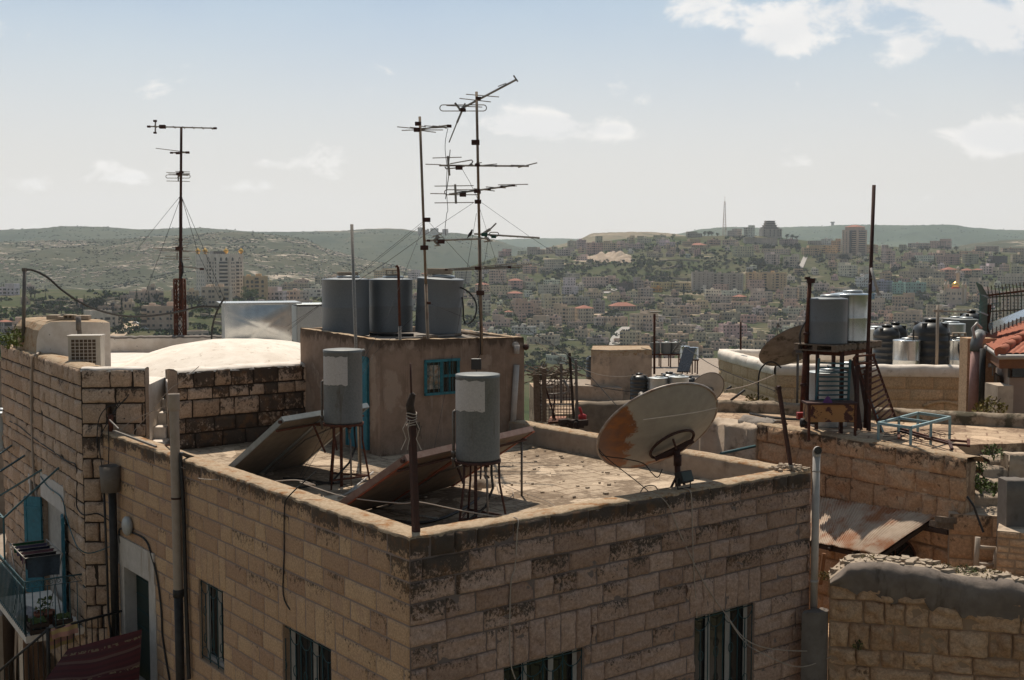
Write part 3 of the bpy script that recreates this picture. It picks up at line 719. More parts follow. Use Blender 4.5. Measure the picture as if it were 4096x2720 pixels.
big('stepped_building', *R4(1132, 425, 1365, 505), R(15), .7, 'grey', 'grey stepped building with jutting eaves crowning the ridge', 'building',
 gridw(0, (-.4, -.1, .1, .3, .42), 4, 1.6, 1.8), stepped_x)
big('house', *L2(735, 862, 1080, 1065), R(-12), .5, 'cream', 'cream three-storey house with green shutters in front of the turreted hotel', 'house',
 gridw(0, (-.42, -.2, -.08, .16), 3, 1.8, 1.6), plain_x((.38,)))
big('apartment_block', *L2(55, 1085, 572, 1342), R(-14), .5, 'pinkish', 'pinkish four-storey block behind the rusty lattice mast', 'apartment block',
 gridw(0, (-.34, -.22, -.05, .12, .2, .4), 3, 1.3, 1.2), plain_x((-.45, .3)))
(u0, v0), (u1, v1) = c2('R4', 995, 535), c2('R4', 1330, 592)
Y = Yof((u0 + u1) / 2, v1); b0 = aty(u0, v1, Y); L = (u1 - u0) * Y / F
t = thing('hall', b0, 'long hall with gleaming white barrel roof below the ridge', 'hall')
mb = MB(); mb.box(b0 + V((L / 2, 8, 3)), (L, 16, 14), None, 0, WALLC['grey']); mb.build('wall', M['town'], t)
mb = MB(); hh = (v1 - v0) * Y / F
mb.grid(lambda a, b: b0 + V((-1 + (L + 2) * a, -1 + 18 * b, 10 + (hh - 9) * math.sin(math.pi * min(1, .08 + b * .92)) ** .7)), 8, 20)
mb.build('barrel_roof', mat('white_sheet_roof', (.75, .73, .7), None, 1, .4), t); RECTS.append((u0, v0, u1, v1))
(u0, v0), (u1, v1) = c2('R5', 1250, 1065), c2('R5', 1472, 1215)
def mosque_x(mb, P, wf, dp, h, ax, c, t):
 k_ = wf / 26
 d = MB(); d.lathe([(4.6 * k_, 0), (4.6 * k_, 2 * k_), (5.2 * k_, 3 * k_), (5.3 * k_, 4.5 * k_), (4.6 * k_, 6 * k_), (3 * k_, 7.3 * k_), (1.2 * k_, 8.2 * k_), (.001, 9.4 * k_)], P(0, 0, h + 1.5), 24)
 d.build('dome', M['gold'], t)
 mb.lathe([(5.4 * k_, -1), (5.4 * k_, 2)], P(0, 0, h), 20)
 for sx_ in (-1, 1):
  for sy_ in (-1, 1):
   q = MB(); q.lathe([(1.2, -h), (1.2, 4.5), (1.7, 4.6), (1.7, 5.2), (1.0, 5.3), (.9, 7), (.001, 9)], P(sx_ * wf * .46, sy_ * dp * .46, h), 10)
   q.c = [c] * len(q.v); q.build('turret', M['town'], t)
 q = MB(); q.lathe([(1.9, -h), (1.9, 22 * k_), (2.6, 22.5 * k_), (2.6, 23.5 * k_), (1.4, 24 * k_), (1.4, 28 * k_), (1.9, 28.4 * k_), (1.7, 29.5 * k_), (.001, 33 * k_)], P(-.02 * wf, dp * .8, h), 12)
 q.c = [c] * len(q.v); q.build('minaret', M['town'], t)
big('mosque', u0, v0, u1, v1, R(-10), .9, 'cream', 'cream mosque with a gleaming golden dome and tall minaret', 'mosque',
 [(0, x_, .72, 1.2, 2.6, True) for x_ in (-.34, -.24, -.05, .05, .24, .34)] + gridw(0, (-.3, 0, .3), 1, 2.2, 1.8, .1, .6), mosque_x)
for x0, x1, y0 in ((310, 382, 552), (380, 440, 566), (440, 540, 560), (568, 640, 568)):
 (u0, v0), (u1, v1) = c2('R8', x0, y0), c2('R8', x1, 612)
 p = aty((u0 + u1) / 2, v1 + 4, 3850); W = (u1 - u0) * 3850 / F; h = (v1 + 4 - v0) * 3850 / F
 o = house_mesh(p, W * .8, W * .4, h, .2, 'brown', 'flat', rh, sink=25).build('tower_block', [M['town'], M['tglass'], M['troof'], M['tred']])
 tag(o, 'hazy apartment tower on the far ridge between the two central masts', 'tower block', 'apartment towers on the far ridge')
def lattice(p, h, w0, w1, name, label, cat, m_, r=.35, n=9):
 mb = MB()
 L4 = lambda t_, i: p + V(((w0 + (w1 - w0) * t_) * (1, 1, -1, -1)[i % 4] / 2, (w0 + (w1 - w0) * t_) * (1, -1, -1, 1)[i % 4] / 2, h * t_))
 for i in range(4): mb.tube(L4(0, i), L4(1, i), r, 5)
 for k_ in range(n):
  for i in range(4):
   mb.tube(L4(k_ / n, i), L4((k_ + 1) / n, i + 1), r * .6, 4); mb.tube(L4(k_ / n, i), L4(k_ / n, i + 1), r * .6, 4)
 mb.tube(p + V((0, 0, h)), p + V((0, 0, h * 1.14)), r, 5)
 return tag(mb.build(name, m_), label, cat)
(u0, v0), (u1, v1) = c2('R4', 777, 148), c2('R4', 777, 475)
p = terr(u1, 2000); p = aty(u1, 237, 2000)
lattice(p, (237 - v0) * 2000 / F, 6, 1.6, 'lattice_mast', 'tall pale red lattice mast on the ridge left of stepped building', 'mast', mat('faded_red_steel', (.4, .22, .18), (.5, .42, .38), .08, .8), .22, 14)
(u0, v0), (u1, v1) = c2('R4', 1908, 358), c2('R4', 1908, 395)
p = aty(u0, v1 + 1.5, 5000); mb = MB(); hh = (v1 + 1.5 - v0) * 5000 / F
mb.lathe([(6, -20), (6, hh * .75), (10, hh * .8), (10, hh)], p, 10); mb.c = [WALLC['grey']] * len(mb.v)
tag(mb.build('water_tower', M['town']), 'slim water tower standing alone on the distant mountain crest', 'tower')
def road(name, pix, w_, m_, lift=.35):
 pts = [ground(*q) + V((0, 0, lift)) for q in pix]; mb = MB(); vs = []
 fine = []
 for a, b in zip(pts, pts[1:]):
  fine += [a.lerp(b, i / 6) for i in range(6)]
 fine.append(pts[-1])
 for i, p_ in enumerate(fine):
  d = (fine[min(i + 1, len(fine) - 1)] - fine[max(i - 1, 0)]); d.z = 0; d.normalize(); s_ = V((d.y, -d.x, 0))
  uu = 512 + F * p_.x / p_.y
  vs += [p_ + s_ * w_ / 2, p_ - s_ * w_ / 2]
 n = len(fine)
 mb.add([q + V((0, 0, -1.5)) for q in vs] + vs, [(2 * n + 2 * i, 2 * n + 2 * i + 1, 2 * n + 2 * i + 3, 2 * n + 2 * i + 2) for i in range(n - 1)]
           + [(2 * i, 2 * i + 2, 2 * n + 2 * i + 2, 2 * n + 2 * i) for i in range(n - 1)] + [(2 * i + 1, 2 * n + 2 * i + 1, 2 * n + 2 * i + 3, 2 * i + 3) for i in range(n - 1)])
 return tag(mb.build(name, m_), kind='structure')
rm = mat('pale_asphalt', (.36, .33, .30), (.30, .275, .25), .3, .95); dm = mat('dirt', (.45, .34, .24), (.36, .27, .19), .1, 1)
road('road', [c2('R3', 1455, 1440), c2('R3', 1475, 1330), c2('R3', 1530, 1250), c2('R3', 1590, 1205)], 9, rm, 1.0)
road('road', [c2('R3', 1350, 845), c2('R3', 1400, 825), c2('R3', 1470, 800)], 9, rm)
road('track', [c2('R3', 1250, 1075), c2('R3', 1330, 1055), c2('R3', 1440, 1035)], 9, dm)
road('road', [c2('R4', 1570, 840), c2('R4', 1590, 790), c2('R4', 1620, 720)], 6, rm)
road('road', [c2('R5', 1180, 1225), c2('R5', 1350, 1232), c2('R5', 950, 1260)][::-1][0:2] + [c2('R5', 1180, 1225)], 6, rm)
road('road', [c2('L1', 1270, 1440), c2('L1', 1400, 1360), c2('L1', 1500, 1290), c2('L1', 1450, 1245)], 8, dm)
road('road', [c2('R5', 1360, 1400), c2('R5', 1450, 1370), c2('R5', 1560, 1340)], 6, rm)
road('track', [c2('R3', 640, 1330), c2('R3', 900, 1325), c2('R3', 1100, 1335)], 6, rm)
mb = MB()
(u0, v0), (u1, v1) = c2('R3', 1000, 410), c2('R3', 1640, 530)
def qf(a, b):
 u = u0 + (u1 - u0) * a
 Y = Yof(u, v1 - 1.0) - 6 + 90 * b
 g_ = terr(u, Y)
 bmp = math.sin(math.pi * a) ** .5 if 0 < a < 1 else 0
 hgt = (24 * max(0, a - .25) ** .8 + 4) * bmp * (.55 + .9 * abs(NZ.noise(V((a * 7, b * 2.2, 1)))))
 return g_ + V((0, 0, -1.5 + hgt * math.sin(min(1, b * 1.25) * math.pi / 1.25)))
mb.grid(qf, 60, 24, sm=False)
tag(mb.build('quarry_bank', mat('pale_rubble', (.42, .33, .25), (.30, .225, .16), .15, 1, bump=0, stain=(.3, .2, .13), st=(.55, .7), stscale=.08)), kind='structure')
# ------------------------------------------------------------------ trees of the slopes
M['tree1'] = mat('olive_leaves', (.045, .055, .03), (.07, .08, .045), .4, .9)
M['tree2'] = mat('cypress_leaves', (.018, .03, .018), (.03, .042, .022), .4, .9)
M['tree3'] = mat('bright_leaves', (.085, .13, .03), (.06, .10, .025), .4, .9)
M['trunk'] = mat('bark', (.09, .07, .05), (.06, .045, .035), 2, .95)
def tree_mesh(kind, seed):
 r = random.Random(seed); cb = MB(); tb = MB()
 if kind == 'cypress':
  tb.path([V((0, 0, 0)), V((0, 0, 2.2)), V((.1, 0, 8))], .2, 6, rs=[.25, .2, .05])
  n = 380
  def pt():
   z = r.random() ** .8; rad = 1.25 * (math.sin(min(1, z * 1.15 + .12) * math.pi) ** .7) * (1 - .45 * z)
   a = r.random() * 6.283; q = rad * (r.random() ** .4)
   return V((q * math.cos(a), q * math.sin(a), .5 + 9.3 * z)), .55
 else:
  cl = []
  tb.path([V((0, 0, -.5)), V((.15, .1, 1.2)), V((.1, 0, 2.4))], .3, 6, rs=[.42, .3, .2])
  for i in range(r.randint(9, 13)):
   a = r.random() * 6.283; q = 2.3 * math.sqrt(r.random())
   c_ = V((q * math.cos(a), q * math.sin(a), 3.0 + r.uniform(-1.0, 1.5) - q * .18))
   cl.append((c_, r.uniform(.7, 1.35)))
   tb.path([V((.12, .05, 1.6)), c_ * .55 + V((0, 0, 1.0)), c_], .08, 5, rs=[.14, .09, .03])
  n = 560
  def pt():
   c_, q = r.choice(cl); d = V((r.gauss(0, 1), r.gauss(0, 1), r.gauss(0, .8))); d.normalize()
   return c_ + d * q * (r.random() ** .35), .5
 for i in range(n):
  p_, s_ = pt(); s_ *= r.uniform(.6, 1.2)
  a, b = V((r.gauss(0, 1), r.gauss(0, 1), r.gauss(0, 1))).normalized(), V((r.gauss(0, 1), r.gauss(0, 1), r.gauss(0, 1))).normalized()
  cb.add([p_ - a * s_ * .5, p_ + b * s_ * .4, p_ + a * s_ * .5, p_ - b * s_ * .4], [(0, 1, 2, 3)])
 return tb, cb
TREES = {}
for kd, mm in (('olive', 'tree1'), ('cypress', 'tree2'), ('leafy', 'tree3'), ('pine', 'tree2')):
 for j in range(3):
  tb, cb = tree_mesh('cypress' if kd == 'cypress' else 'round', hash((kd == 'cypress', j)) % 1000 + j * 17 + len(kd))
  nt_ = len(tb.v); cb.add(tb.v, tb.f, 1)
  o = cb.build(kd + '_tree', [M[mm], M['trunk']], org=V((0, 0, 0)))
  TREES[kd, j] = o.data; bpy.data.objects.remove(o)
TREC = []
Z_ = V((0, 0, 1))
rt = random.Random(11)
def add_tree(kd, u, v, hpx, wf=1.0):
 p_ = ground(u, v)
 hh = hpx * p_.y / F
 o = bpy.data.objects.new(kd + '_tree', TREES[kd, rt.randrange(3)]); col.objects.link(o)
 o.location = p_ + V((0, 0, -.2)); s_ = hh / (10 if kd == 'cypress' else 5.2)
 o.scale = (s_ * wf, s_ * wf, s_); o.rotation_euler = (0, 0, rt.random() * 6.28)
 TREC.append(dict(o=o, k=kd, u=u, v=v - hpx / 2, h=hpx))
for cr, kd, tx in (
  ('R3', 'cypress', '600 660 90|615 655 85|860 685 95|880 690 85|895 690 70|905 780 80|925 780 85|945 785 70|965 785 80|985 780 60|820 815 70|840 812 60|1090 850 75|1110 850 85|1130 850 60|870 850 70|1775 415 60|1790 415 70|1805 415 65|1855 380 50|2060 380 40|2080 380 50|2110 380 75|2185 855 110|2175 855 95'),
  ('R4', 'cypress', '350 1115 110|1740 770 110|1770 770 90|1790 775 130|1825 770 70|800 1075 130|815 1070 90|675 1075 75|725 1075 40|745 1075 60|285 640 75|255 640 60|225 640 40|25 650 50|1120 1400 150|1135 1395 130|1020 1170 60|1275 1200 60|170 590 50'),
  ('R5', 'cypress', '550 770 80|790 850 80|1135 810 110|1190 820 60|1405 800 70|1455 670 50|680 1510 90|1080 800 50|1180 1310 40'),
  ('L1', 'cypress', '520 1010 105|880 1170 220|960 1170 240|940 1170 150|1385 1310 330|1300 1340 120|1560 1030 160|1700 1060 160|1790 1040 150|20 860 70|45 860 70|65 860 60'),
  ('L2', 'cypress', '2080 800 80|2105 800 75|2137 800 80|130 1030 140|680 1000 100|620 1010 100'),
  ('L2', 'leafy', '1280 1010 180|1255 1010 120|1300 1005 140|1400 1010 60|1440 1010 50'),
  ('L1', 'pine', '1090 1120 190|1040 1120 150|1140 1120 160|350 960 110|400 960 100|700 1150 90|640 1150 70|760 1150 70|1240 1380 90|1340 1370 110|430 1040 70|1540 1150 90|1590 1140 80'),
  ('L2', 'pine', '620 1090 160|700 1100 150|570 1060 120|1120 1010 60|760 1110 70|820 1130 60|200 1010 110|240 1000 100'),
  ('R3', 'leafy', '800 1270 90|840 1270 70|2200 930 80|2150 940 80|2250 930 60|1560 740 60|730 1280 60|1640 1100 50'),
  ('R4', 'leafy', '350 1210 95|420 1190 70|230 540 60|1250 850 60|1560 1240 50|600 1330 70|1620 740 50|1920 780 50|1370 790 60'),
  ('R4', 'pine', '1110 850 140|1150 840 110|340 855 70|1180 640 50|1240 640 55|1290 640 45|1400 640 60|1460 640 60|1520 660 80|1550 660 60|1100 610 40|560 500 50|600 500 50|640 500 50|700 510 40|1420 510 50|1480 505 60|1520 505 50|1540 830 70|1430 830 60|2000 770 80|2060 770 60'),
  ('R5', 'pine', '880 670 50|940 670 60|1000 670 70|1060 670 65|1200 650 50|1270 660 55|1360 660 50|1560 690 60|1620 690 60|1660 860 80|1720 860 90|1780 860 80|750 890 80|700 890 60|780 700 50|660 980 80|720 980 70|620 960 60|290 1090 60|320 1090 60|1480 720 50|900 830 60|920 790 80|200 750 70|180 750 50|560 770 60|1000 1250 60|940 1250 60|1200 1200 60|560 1380 70|520 1390 60|1250 1330 50')):
 for e in tx.split('|'):
  x_, y_, h_ = map(float, e.split()); (u, v) = c2(cr, x_, y_)
  if Yof(u, v): add_tree(kd, u, v, h_ * CR[cr][2] / 4, rt.uniform(.9, 1.2))
def blocked(u, v):
 return any(a - 1 < u < c - -1 and b + 1 < v < d + .5 for a, b, c, d in RECTS)
n = 0; tries = 0
while n < 262 and tries < 9000:
 tries += 1
 z_ = rt.random()
 if z_ < .45: u, v = rt.uniform(540, 800), rt.uniform(262, 287)
 elif z_ < .65: u, v = rt.uniform(0, 150), rt.uniform(293, 318)
 elif z_ < .75: u, v = rt.uniform(535, 640), rt.uniform(330, 366)
 else: u, v = rt.uniform(480, 1024), rt.uniform(258, 362)
 if blocked(u, v) or v < colv(u)[13] + 4: continue
 add_tree('olive' if rt.random() < .75 else rt.choice(('leafy', 'pine')), u, v, rt.uniform(2.6, 5.0) * (1 + (v - 260) / 160), rt.uniform(1.0, 1.35)); n += 1
sb = MB(); n = 0; tries = 0
while n < 6500 and tries < 60000:
 tries += 1
 u = rt.uniform(-60, 1090); v = rt.uniform(236, 372)
 vs = colv(u); vt = min(q for q, Y_ in zip(vs, YS) if Y_ >= 120)
 if v < vt + 2 or blocked(u, v): continue
 d_ = NZ.noise(V((u * .035, v * .12, 2)))
 if d_ < -.15 + .25 * rt.random(): continue
 p_ = ground(u, v); s_ = rt.uniform(.7, 1.9) * (.7 + p_.y / 1600)
 sm = rt.randrange(3)
 for q in range(7):
  c_ = p_ + V((rt.uniform(-1, 1), rt.uniform(-1, 1), rt.uniform(.1, .8))) * s_
  a, b = V((rt.gauss(0, 1), rt.gauss(0, 1), rt.gauss(0, .6))).normalized() * s_ * .7, V((rt.gauss(0, .5), rt.gauss(0, .5), 1)).normalized() * s_ * .6
  sb.add([c_ - a, c_ + b, c_ + a, c_ - b], [(0, 1, 2, 3)], sm)
 n += 1
for nm, cnt in (('rocky_hill', 13000), ('far_ridge', 5200), ('mountain', 2500)):
 i = 0
 while i < cnt:
  a, b = rt.random(), .86 * rt.random() ** 1.2; p_ = HF[nm](a, b)
  if NZ.noise(V((a * 24, b * 14, 5))) + .25 < rt.random() * .6: i += .2; continue
  s_ = rt.uniform(.6, 1.7) * (p_.y / 2000) ** .5
  for q in range(3):
   c_ = p_ + V((rt.uniform(-1, 1) * 1.5, rt.uniform(-1, 1), rt.uniform(0, .6))) * s_
   sb.add([c_ - V((s_, 0, 0)), c_ + V((0, s_ * .3, s_ * .8)), c_ + V((s_, 0, 0)), c_ - V((0, 0, s_ * .5))], [(0, 1, 2, 3)], 2 if rt.random() < .6 else 0)
  i += 1
tag(sb.build('scrub', [M['tree1'], M['tree3'], M['tree2']], org=V((0, 0, 0))), kind='stuff')
rb_ = MB(); i = 0
while i < 5200:
 nm = 'rocky_hill' if i % 5 else 'stony_hill'
 a, b = rt.random(), .84 * rt.random(); d_ = NZ.noise(V((a * 11, b * 9, 1))) + .6 * NZ.noise(V((a * 40, b * 60, 2)))
 if d_ < .18 + .25 * rt.random(): i += .12; continue
 p_ = HF[nm](a, b); w_ = rt.uniform(2.5, 9); h_ = rt.uniform(.7, 1.8)
 x_ = V((1, rt.uniform(-.3, .3), rt.uniform(-.05, .05))).normalized() * w_ / 2
 rb_.add([p_ - x_ - Z_ * .6, p_ + x_ - Z_ * .6, p_ + x_ * .9 + Z_ * h_, p_ - x_ * .8 + Z_ * h_ * .8, p_ + x_ * .9 + Z_ * h_ + V((0, 2.5, .3)), p_ - x_ * .8 + Z_ * h_ * .8 + V((0, 2.5, .3))], [(0, 1, 2, 3), (3, 2, 4, 5)]); i += 1
tag(rb_.build('rock_ledges', mat('limestone', (.52, .43, .35), (.40, .32, .25), .1, 1), org=V((0, 0, 0))), kind='stuff')
wb_ = MB(); rw_ = random.Random(8); i = 0
while i < 150:
 u = rw_.uniform(480, 1030) if i % 3 else rw_.uniform(0, 300); v = rw_.uniform(258, 350) if u > 480 else rw_.uniform(296, 326)
 if v < colv(u)[13] + 5 and u > 480: continue
 i += 1; L_ = rw_.uniform(14, 46); pts_ = []
 for j in range(9):
  uu = u + L_ * j / 8; vv = v + rw_.uniform(-.25, .25) + 1.2 * math.sin(j * .5 + u)
  if blocked(uu, vv) and pts_: break
  pts_.append(ground(uu, vv))
 for a, b in zip(pts_, pts_[1:]):
  if (b - a).length < 60: wb_.bar(a + Z_ * .5, b + Z_ * .5, .9, 2.6)
tag(wb_.build('terrace_walls', mat('field_stone', (.36, .29, .22), (.22, .18, .135), .5, 1), org=V((0, 0, 0))), kind='stuff')
tk = MB(); tk.lathe([(.62, 0), (.62, 1.1), (.5, 1.3), (.25, 1.4), (.25, 1.5), (.001, 1.52)], n=10); tk = tk.build('roof_tank', M['black'], org=V((0, 0, 0))); tkd = tk.data
bpy.data.objects.remove(tk)
nt_ = 0
for h_ in sorted(HOUSES, key=lambda q: -q['v']):
 if h_['r'] == 'red' or rt.random() < .25: continue
 for j in range(rt.randint(1, 4)):
  if nt_ >= 290: break
  o = bpy.data.objects.new('roof_tank', tkd); col.objects.link(o); nt_ += 1
  X = V((math.cos(h_['yaw']), math.sin(h_['yaw']), 0)); Yd = V((-X.y, X.x, 0))
  o.location = h_['top'] - V((0, 0, .72)) + X * rt.uniform(-.4, .4) * h_['wf'] * .8 - Yd * rt.uniform(0, .35) * h_['dp']
  s_ = rt.uniform(1, 1.5); o.scale = (s_, s_, s_ * rt.uniform(1, 1.4))
  tag(o, 'tiny black water tank on a flat roof of the far hillside town', 'water tank', 'black water tanks on the roofs of the far town')
def car(x_, y_, colr, label, ang):
 u, v = c2('L1', x_, y_); p_ = ground(u, v); t = thing('parked_car', p_ + V((0, 0, .4)), label, 'car', 'cars parked by the pinkish block')
 X = V((math.cos(ang), math.sin(ang), 0)); Yd = V((-X.y, X.x, 0)); Z = V((0, 0, 1)); o_ = p_ + V((0, 0, .4))
 pr = [(-2.1, .3), (2.1, .3), (2.1, .75), (1.2, .95), (.6, 1.45), (-1.2, 1.45), (-1.7, .98), (-2.1, .9)]
 b = MB(); n = len(pr)
 b.add([o_ + X * a - Yd * .85 + Z * c for a, c in pr] + [o_ + X * a + Yd * .85 + Z * c for a, c in pr], [tuple(range(n))[::-1], tuple(range(n, 2 * n))] + [(i, (i + 1) % n, n + (i + 1) % n, n + i) for i in range(n)])
 b.build('body', colr, t, bevel=.06)
 g = MB()
 for s_ in (-1, 1): g.add([o_ + X * a + Yd * .87 * s_ + Z * c for a, c in ((1.05, .98), (.55, 1.38), (-1.1, 1.38), (-1.5, 1.0))], [(0, 1, 2, 3)])
 g.build('window', M['glass'], t)
 for a in (-1.3, 1.3):
  for s_ in (-1, 1):
   q = MB(); q.lathe([(.31, -.1), (.31, .1)], o_ + X * a + Yd * .8 * s_ + Z * .31, 12, ax=(X, Z, Yd)); q.build('wheel', M['black'], t)
cw = mat('white_car_paint', (.7, .7, .7), None, 1, .3, spec=.6); cd = mat('dark_car_paint', (.03, .035, .05), None, 1, .25, spec=.6); cs_ = mat('silver_car_paint', (.5, .52, .54), None, 1, .25, .5)
car(1540, 1282, cw, 'white car parked farthest back on the dirt lot', .1)
car(1620, 1300, cd, 'dark car parked between the light ones on the dirt lot', .1)
car(1650, 1318, cs_, 'silver car parked beside the dark one', .05)
car(1640, 1345, cw, 'white car parked nearest on the dirt lot', .1)
car(1960, 1330, cs_, 'silver car parked alone at the foot of the pinkish block', .0)
LM_ = [(219, 268, 'the turreted hotel'), (478, 270, 'the tall central mast'), (690, 283, 'the twin grey slabs'), (792, 282, 'the long tan slab'), (963, 288, 'the golden-domed mosque'), (764, 226, 'the stepped ridge building'),
       (855, 236, 'the red-topped tower'), (622, 262, 'the quarry bank'), (823, 315, 'the raised grey tanks'), (600, 330, 'the ramp-like road'), (931, 340, 'the big black tank'), (124, 315, 'the pinkish four-storey block'), (66, 300, 'the bushy pines'),
       (376, 290, 'the three grey tanks'), (1010, 290, 'the green fence'), (560, 300, 'the red-roofed villas'), (700, 335, 'the rusty dish'), (20, 290, 'the cable pole')]
NUM = ['one', 'two', 'three', 'four', 'five', 'six', 'seven', 'eight', 'nine', 'ten']
ORD = ['first', 'second', 'third', 'fourth', 'fifth', 'sixth', 'seventh', 'eighth', 'ninth', 'tenth', 'eleventh', 'twelfth', 'thirteenth', 'fourteenth', 'fifteenth', 'sixteenth', 'seventeenth', 'eighteenth', 'nineteenth', 'twentieth']
def where(u, v):
 a, b, n_ = min(LM_, key=lambda q: (q[0] - u) ** 2 + ((q[1] - v) * 1.6) ** 2)
 dx, dy = u - a, v - b
 if abs(dx) > abs(dy) * 1.3: d = 'right of' if dx > 0 else 'left of'
 else: d = 'below' if dy > 0 else 'above'
 return d + ' ' + n_
def label_all(recs, what):
 gr = {}
 for q in recs: gr.setdefault(what(q) + ' ' + where(q['u'], q['v']), []).append(q)
 for lb, qs in gr.items():
  qs.sort(key=lambda q: q['u'])
  for i, q in enumerate(qs):
   q['o']['label'] = lb if len(qs) == 1 else lb + ', ' + (ORD[i] if i < 20 else str(i + 1) + 'th') + ' from left'
def hw(q):
 kind = 'villa' if q['r'] == 'red' else 'house' if q['h'] < 9 else 'apartment block'
 q['o']['category'] = kind; q['o']['group'] = 'houses of the far hillside town'
 return ('wide ' if q['w'] > 26 else 'narrow ' if q['w'] < 11 else '') + q['c'] + ' ' + NUM[min(q['n'], 10) - 1] + '-storey ' + kind + (' with red roof' if q['r'] == 'red' else '')
label_all(HOUSES, hw)
def tw(q):
 nm = {'olive': 'grey-green olive tree', 'cypress': 'dark slim cypress', 'leafy': 'bright green leafy tree', 'pine': 'dark bushy pine'}[q['k']]
 q['o']['category'] = 'tree'; q['o']['group'] = 'trees on the far slopes'
 return ('tall ' if q['h'] > 11 else 'small ' if q['h'] < 5 else '') + nm
label_all(TREC, tw)
# ------------------------------------------------------------------ haze
hz = MB(); hz.box((0, 3300, 100), (14000, 8400, 560))
m, nt, bs = newmat('haze'); nt.nodes.remove(bs)
pv = nt.nodes.new('ShaderNodeVolumePrincipled'); pv.inputs['Density'].default_value = .72e-4; pv.inputs['Color'].default_value = (.84, .91, 1.0, 1)
pv.inputs['Anisotropy'].default_value = .25
nt.links.new(pv.outputs[0], nt.nodes['Material Output'].inputs['Volume'])
m.cycles.homogeneous_volume = True
tag(hz.build('haze', m), kind='stuff')
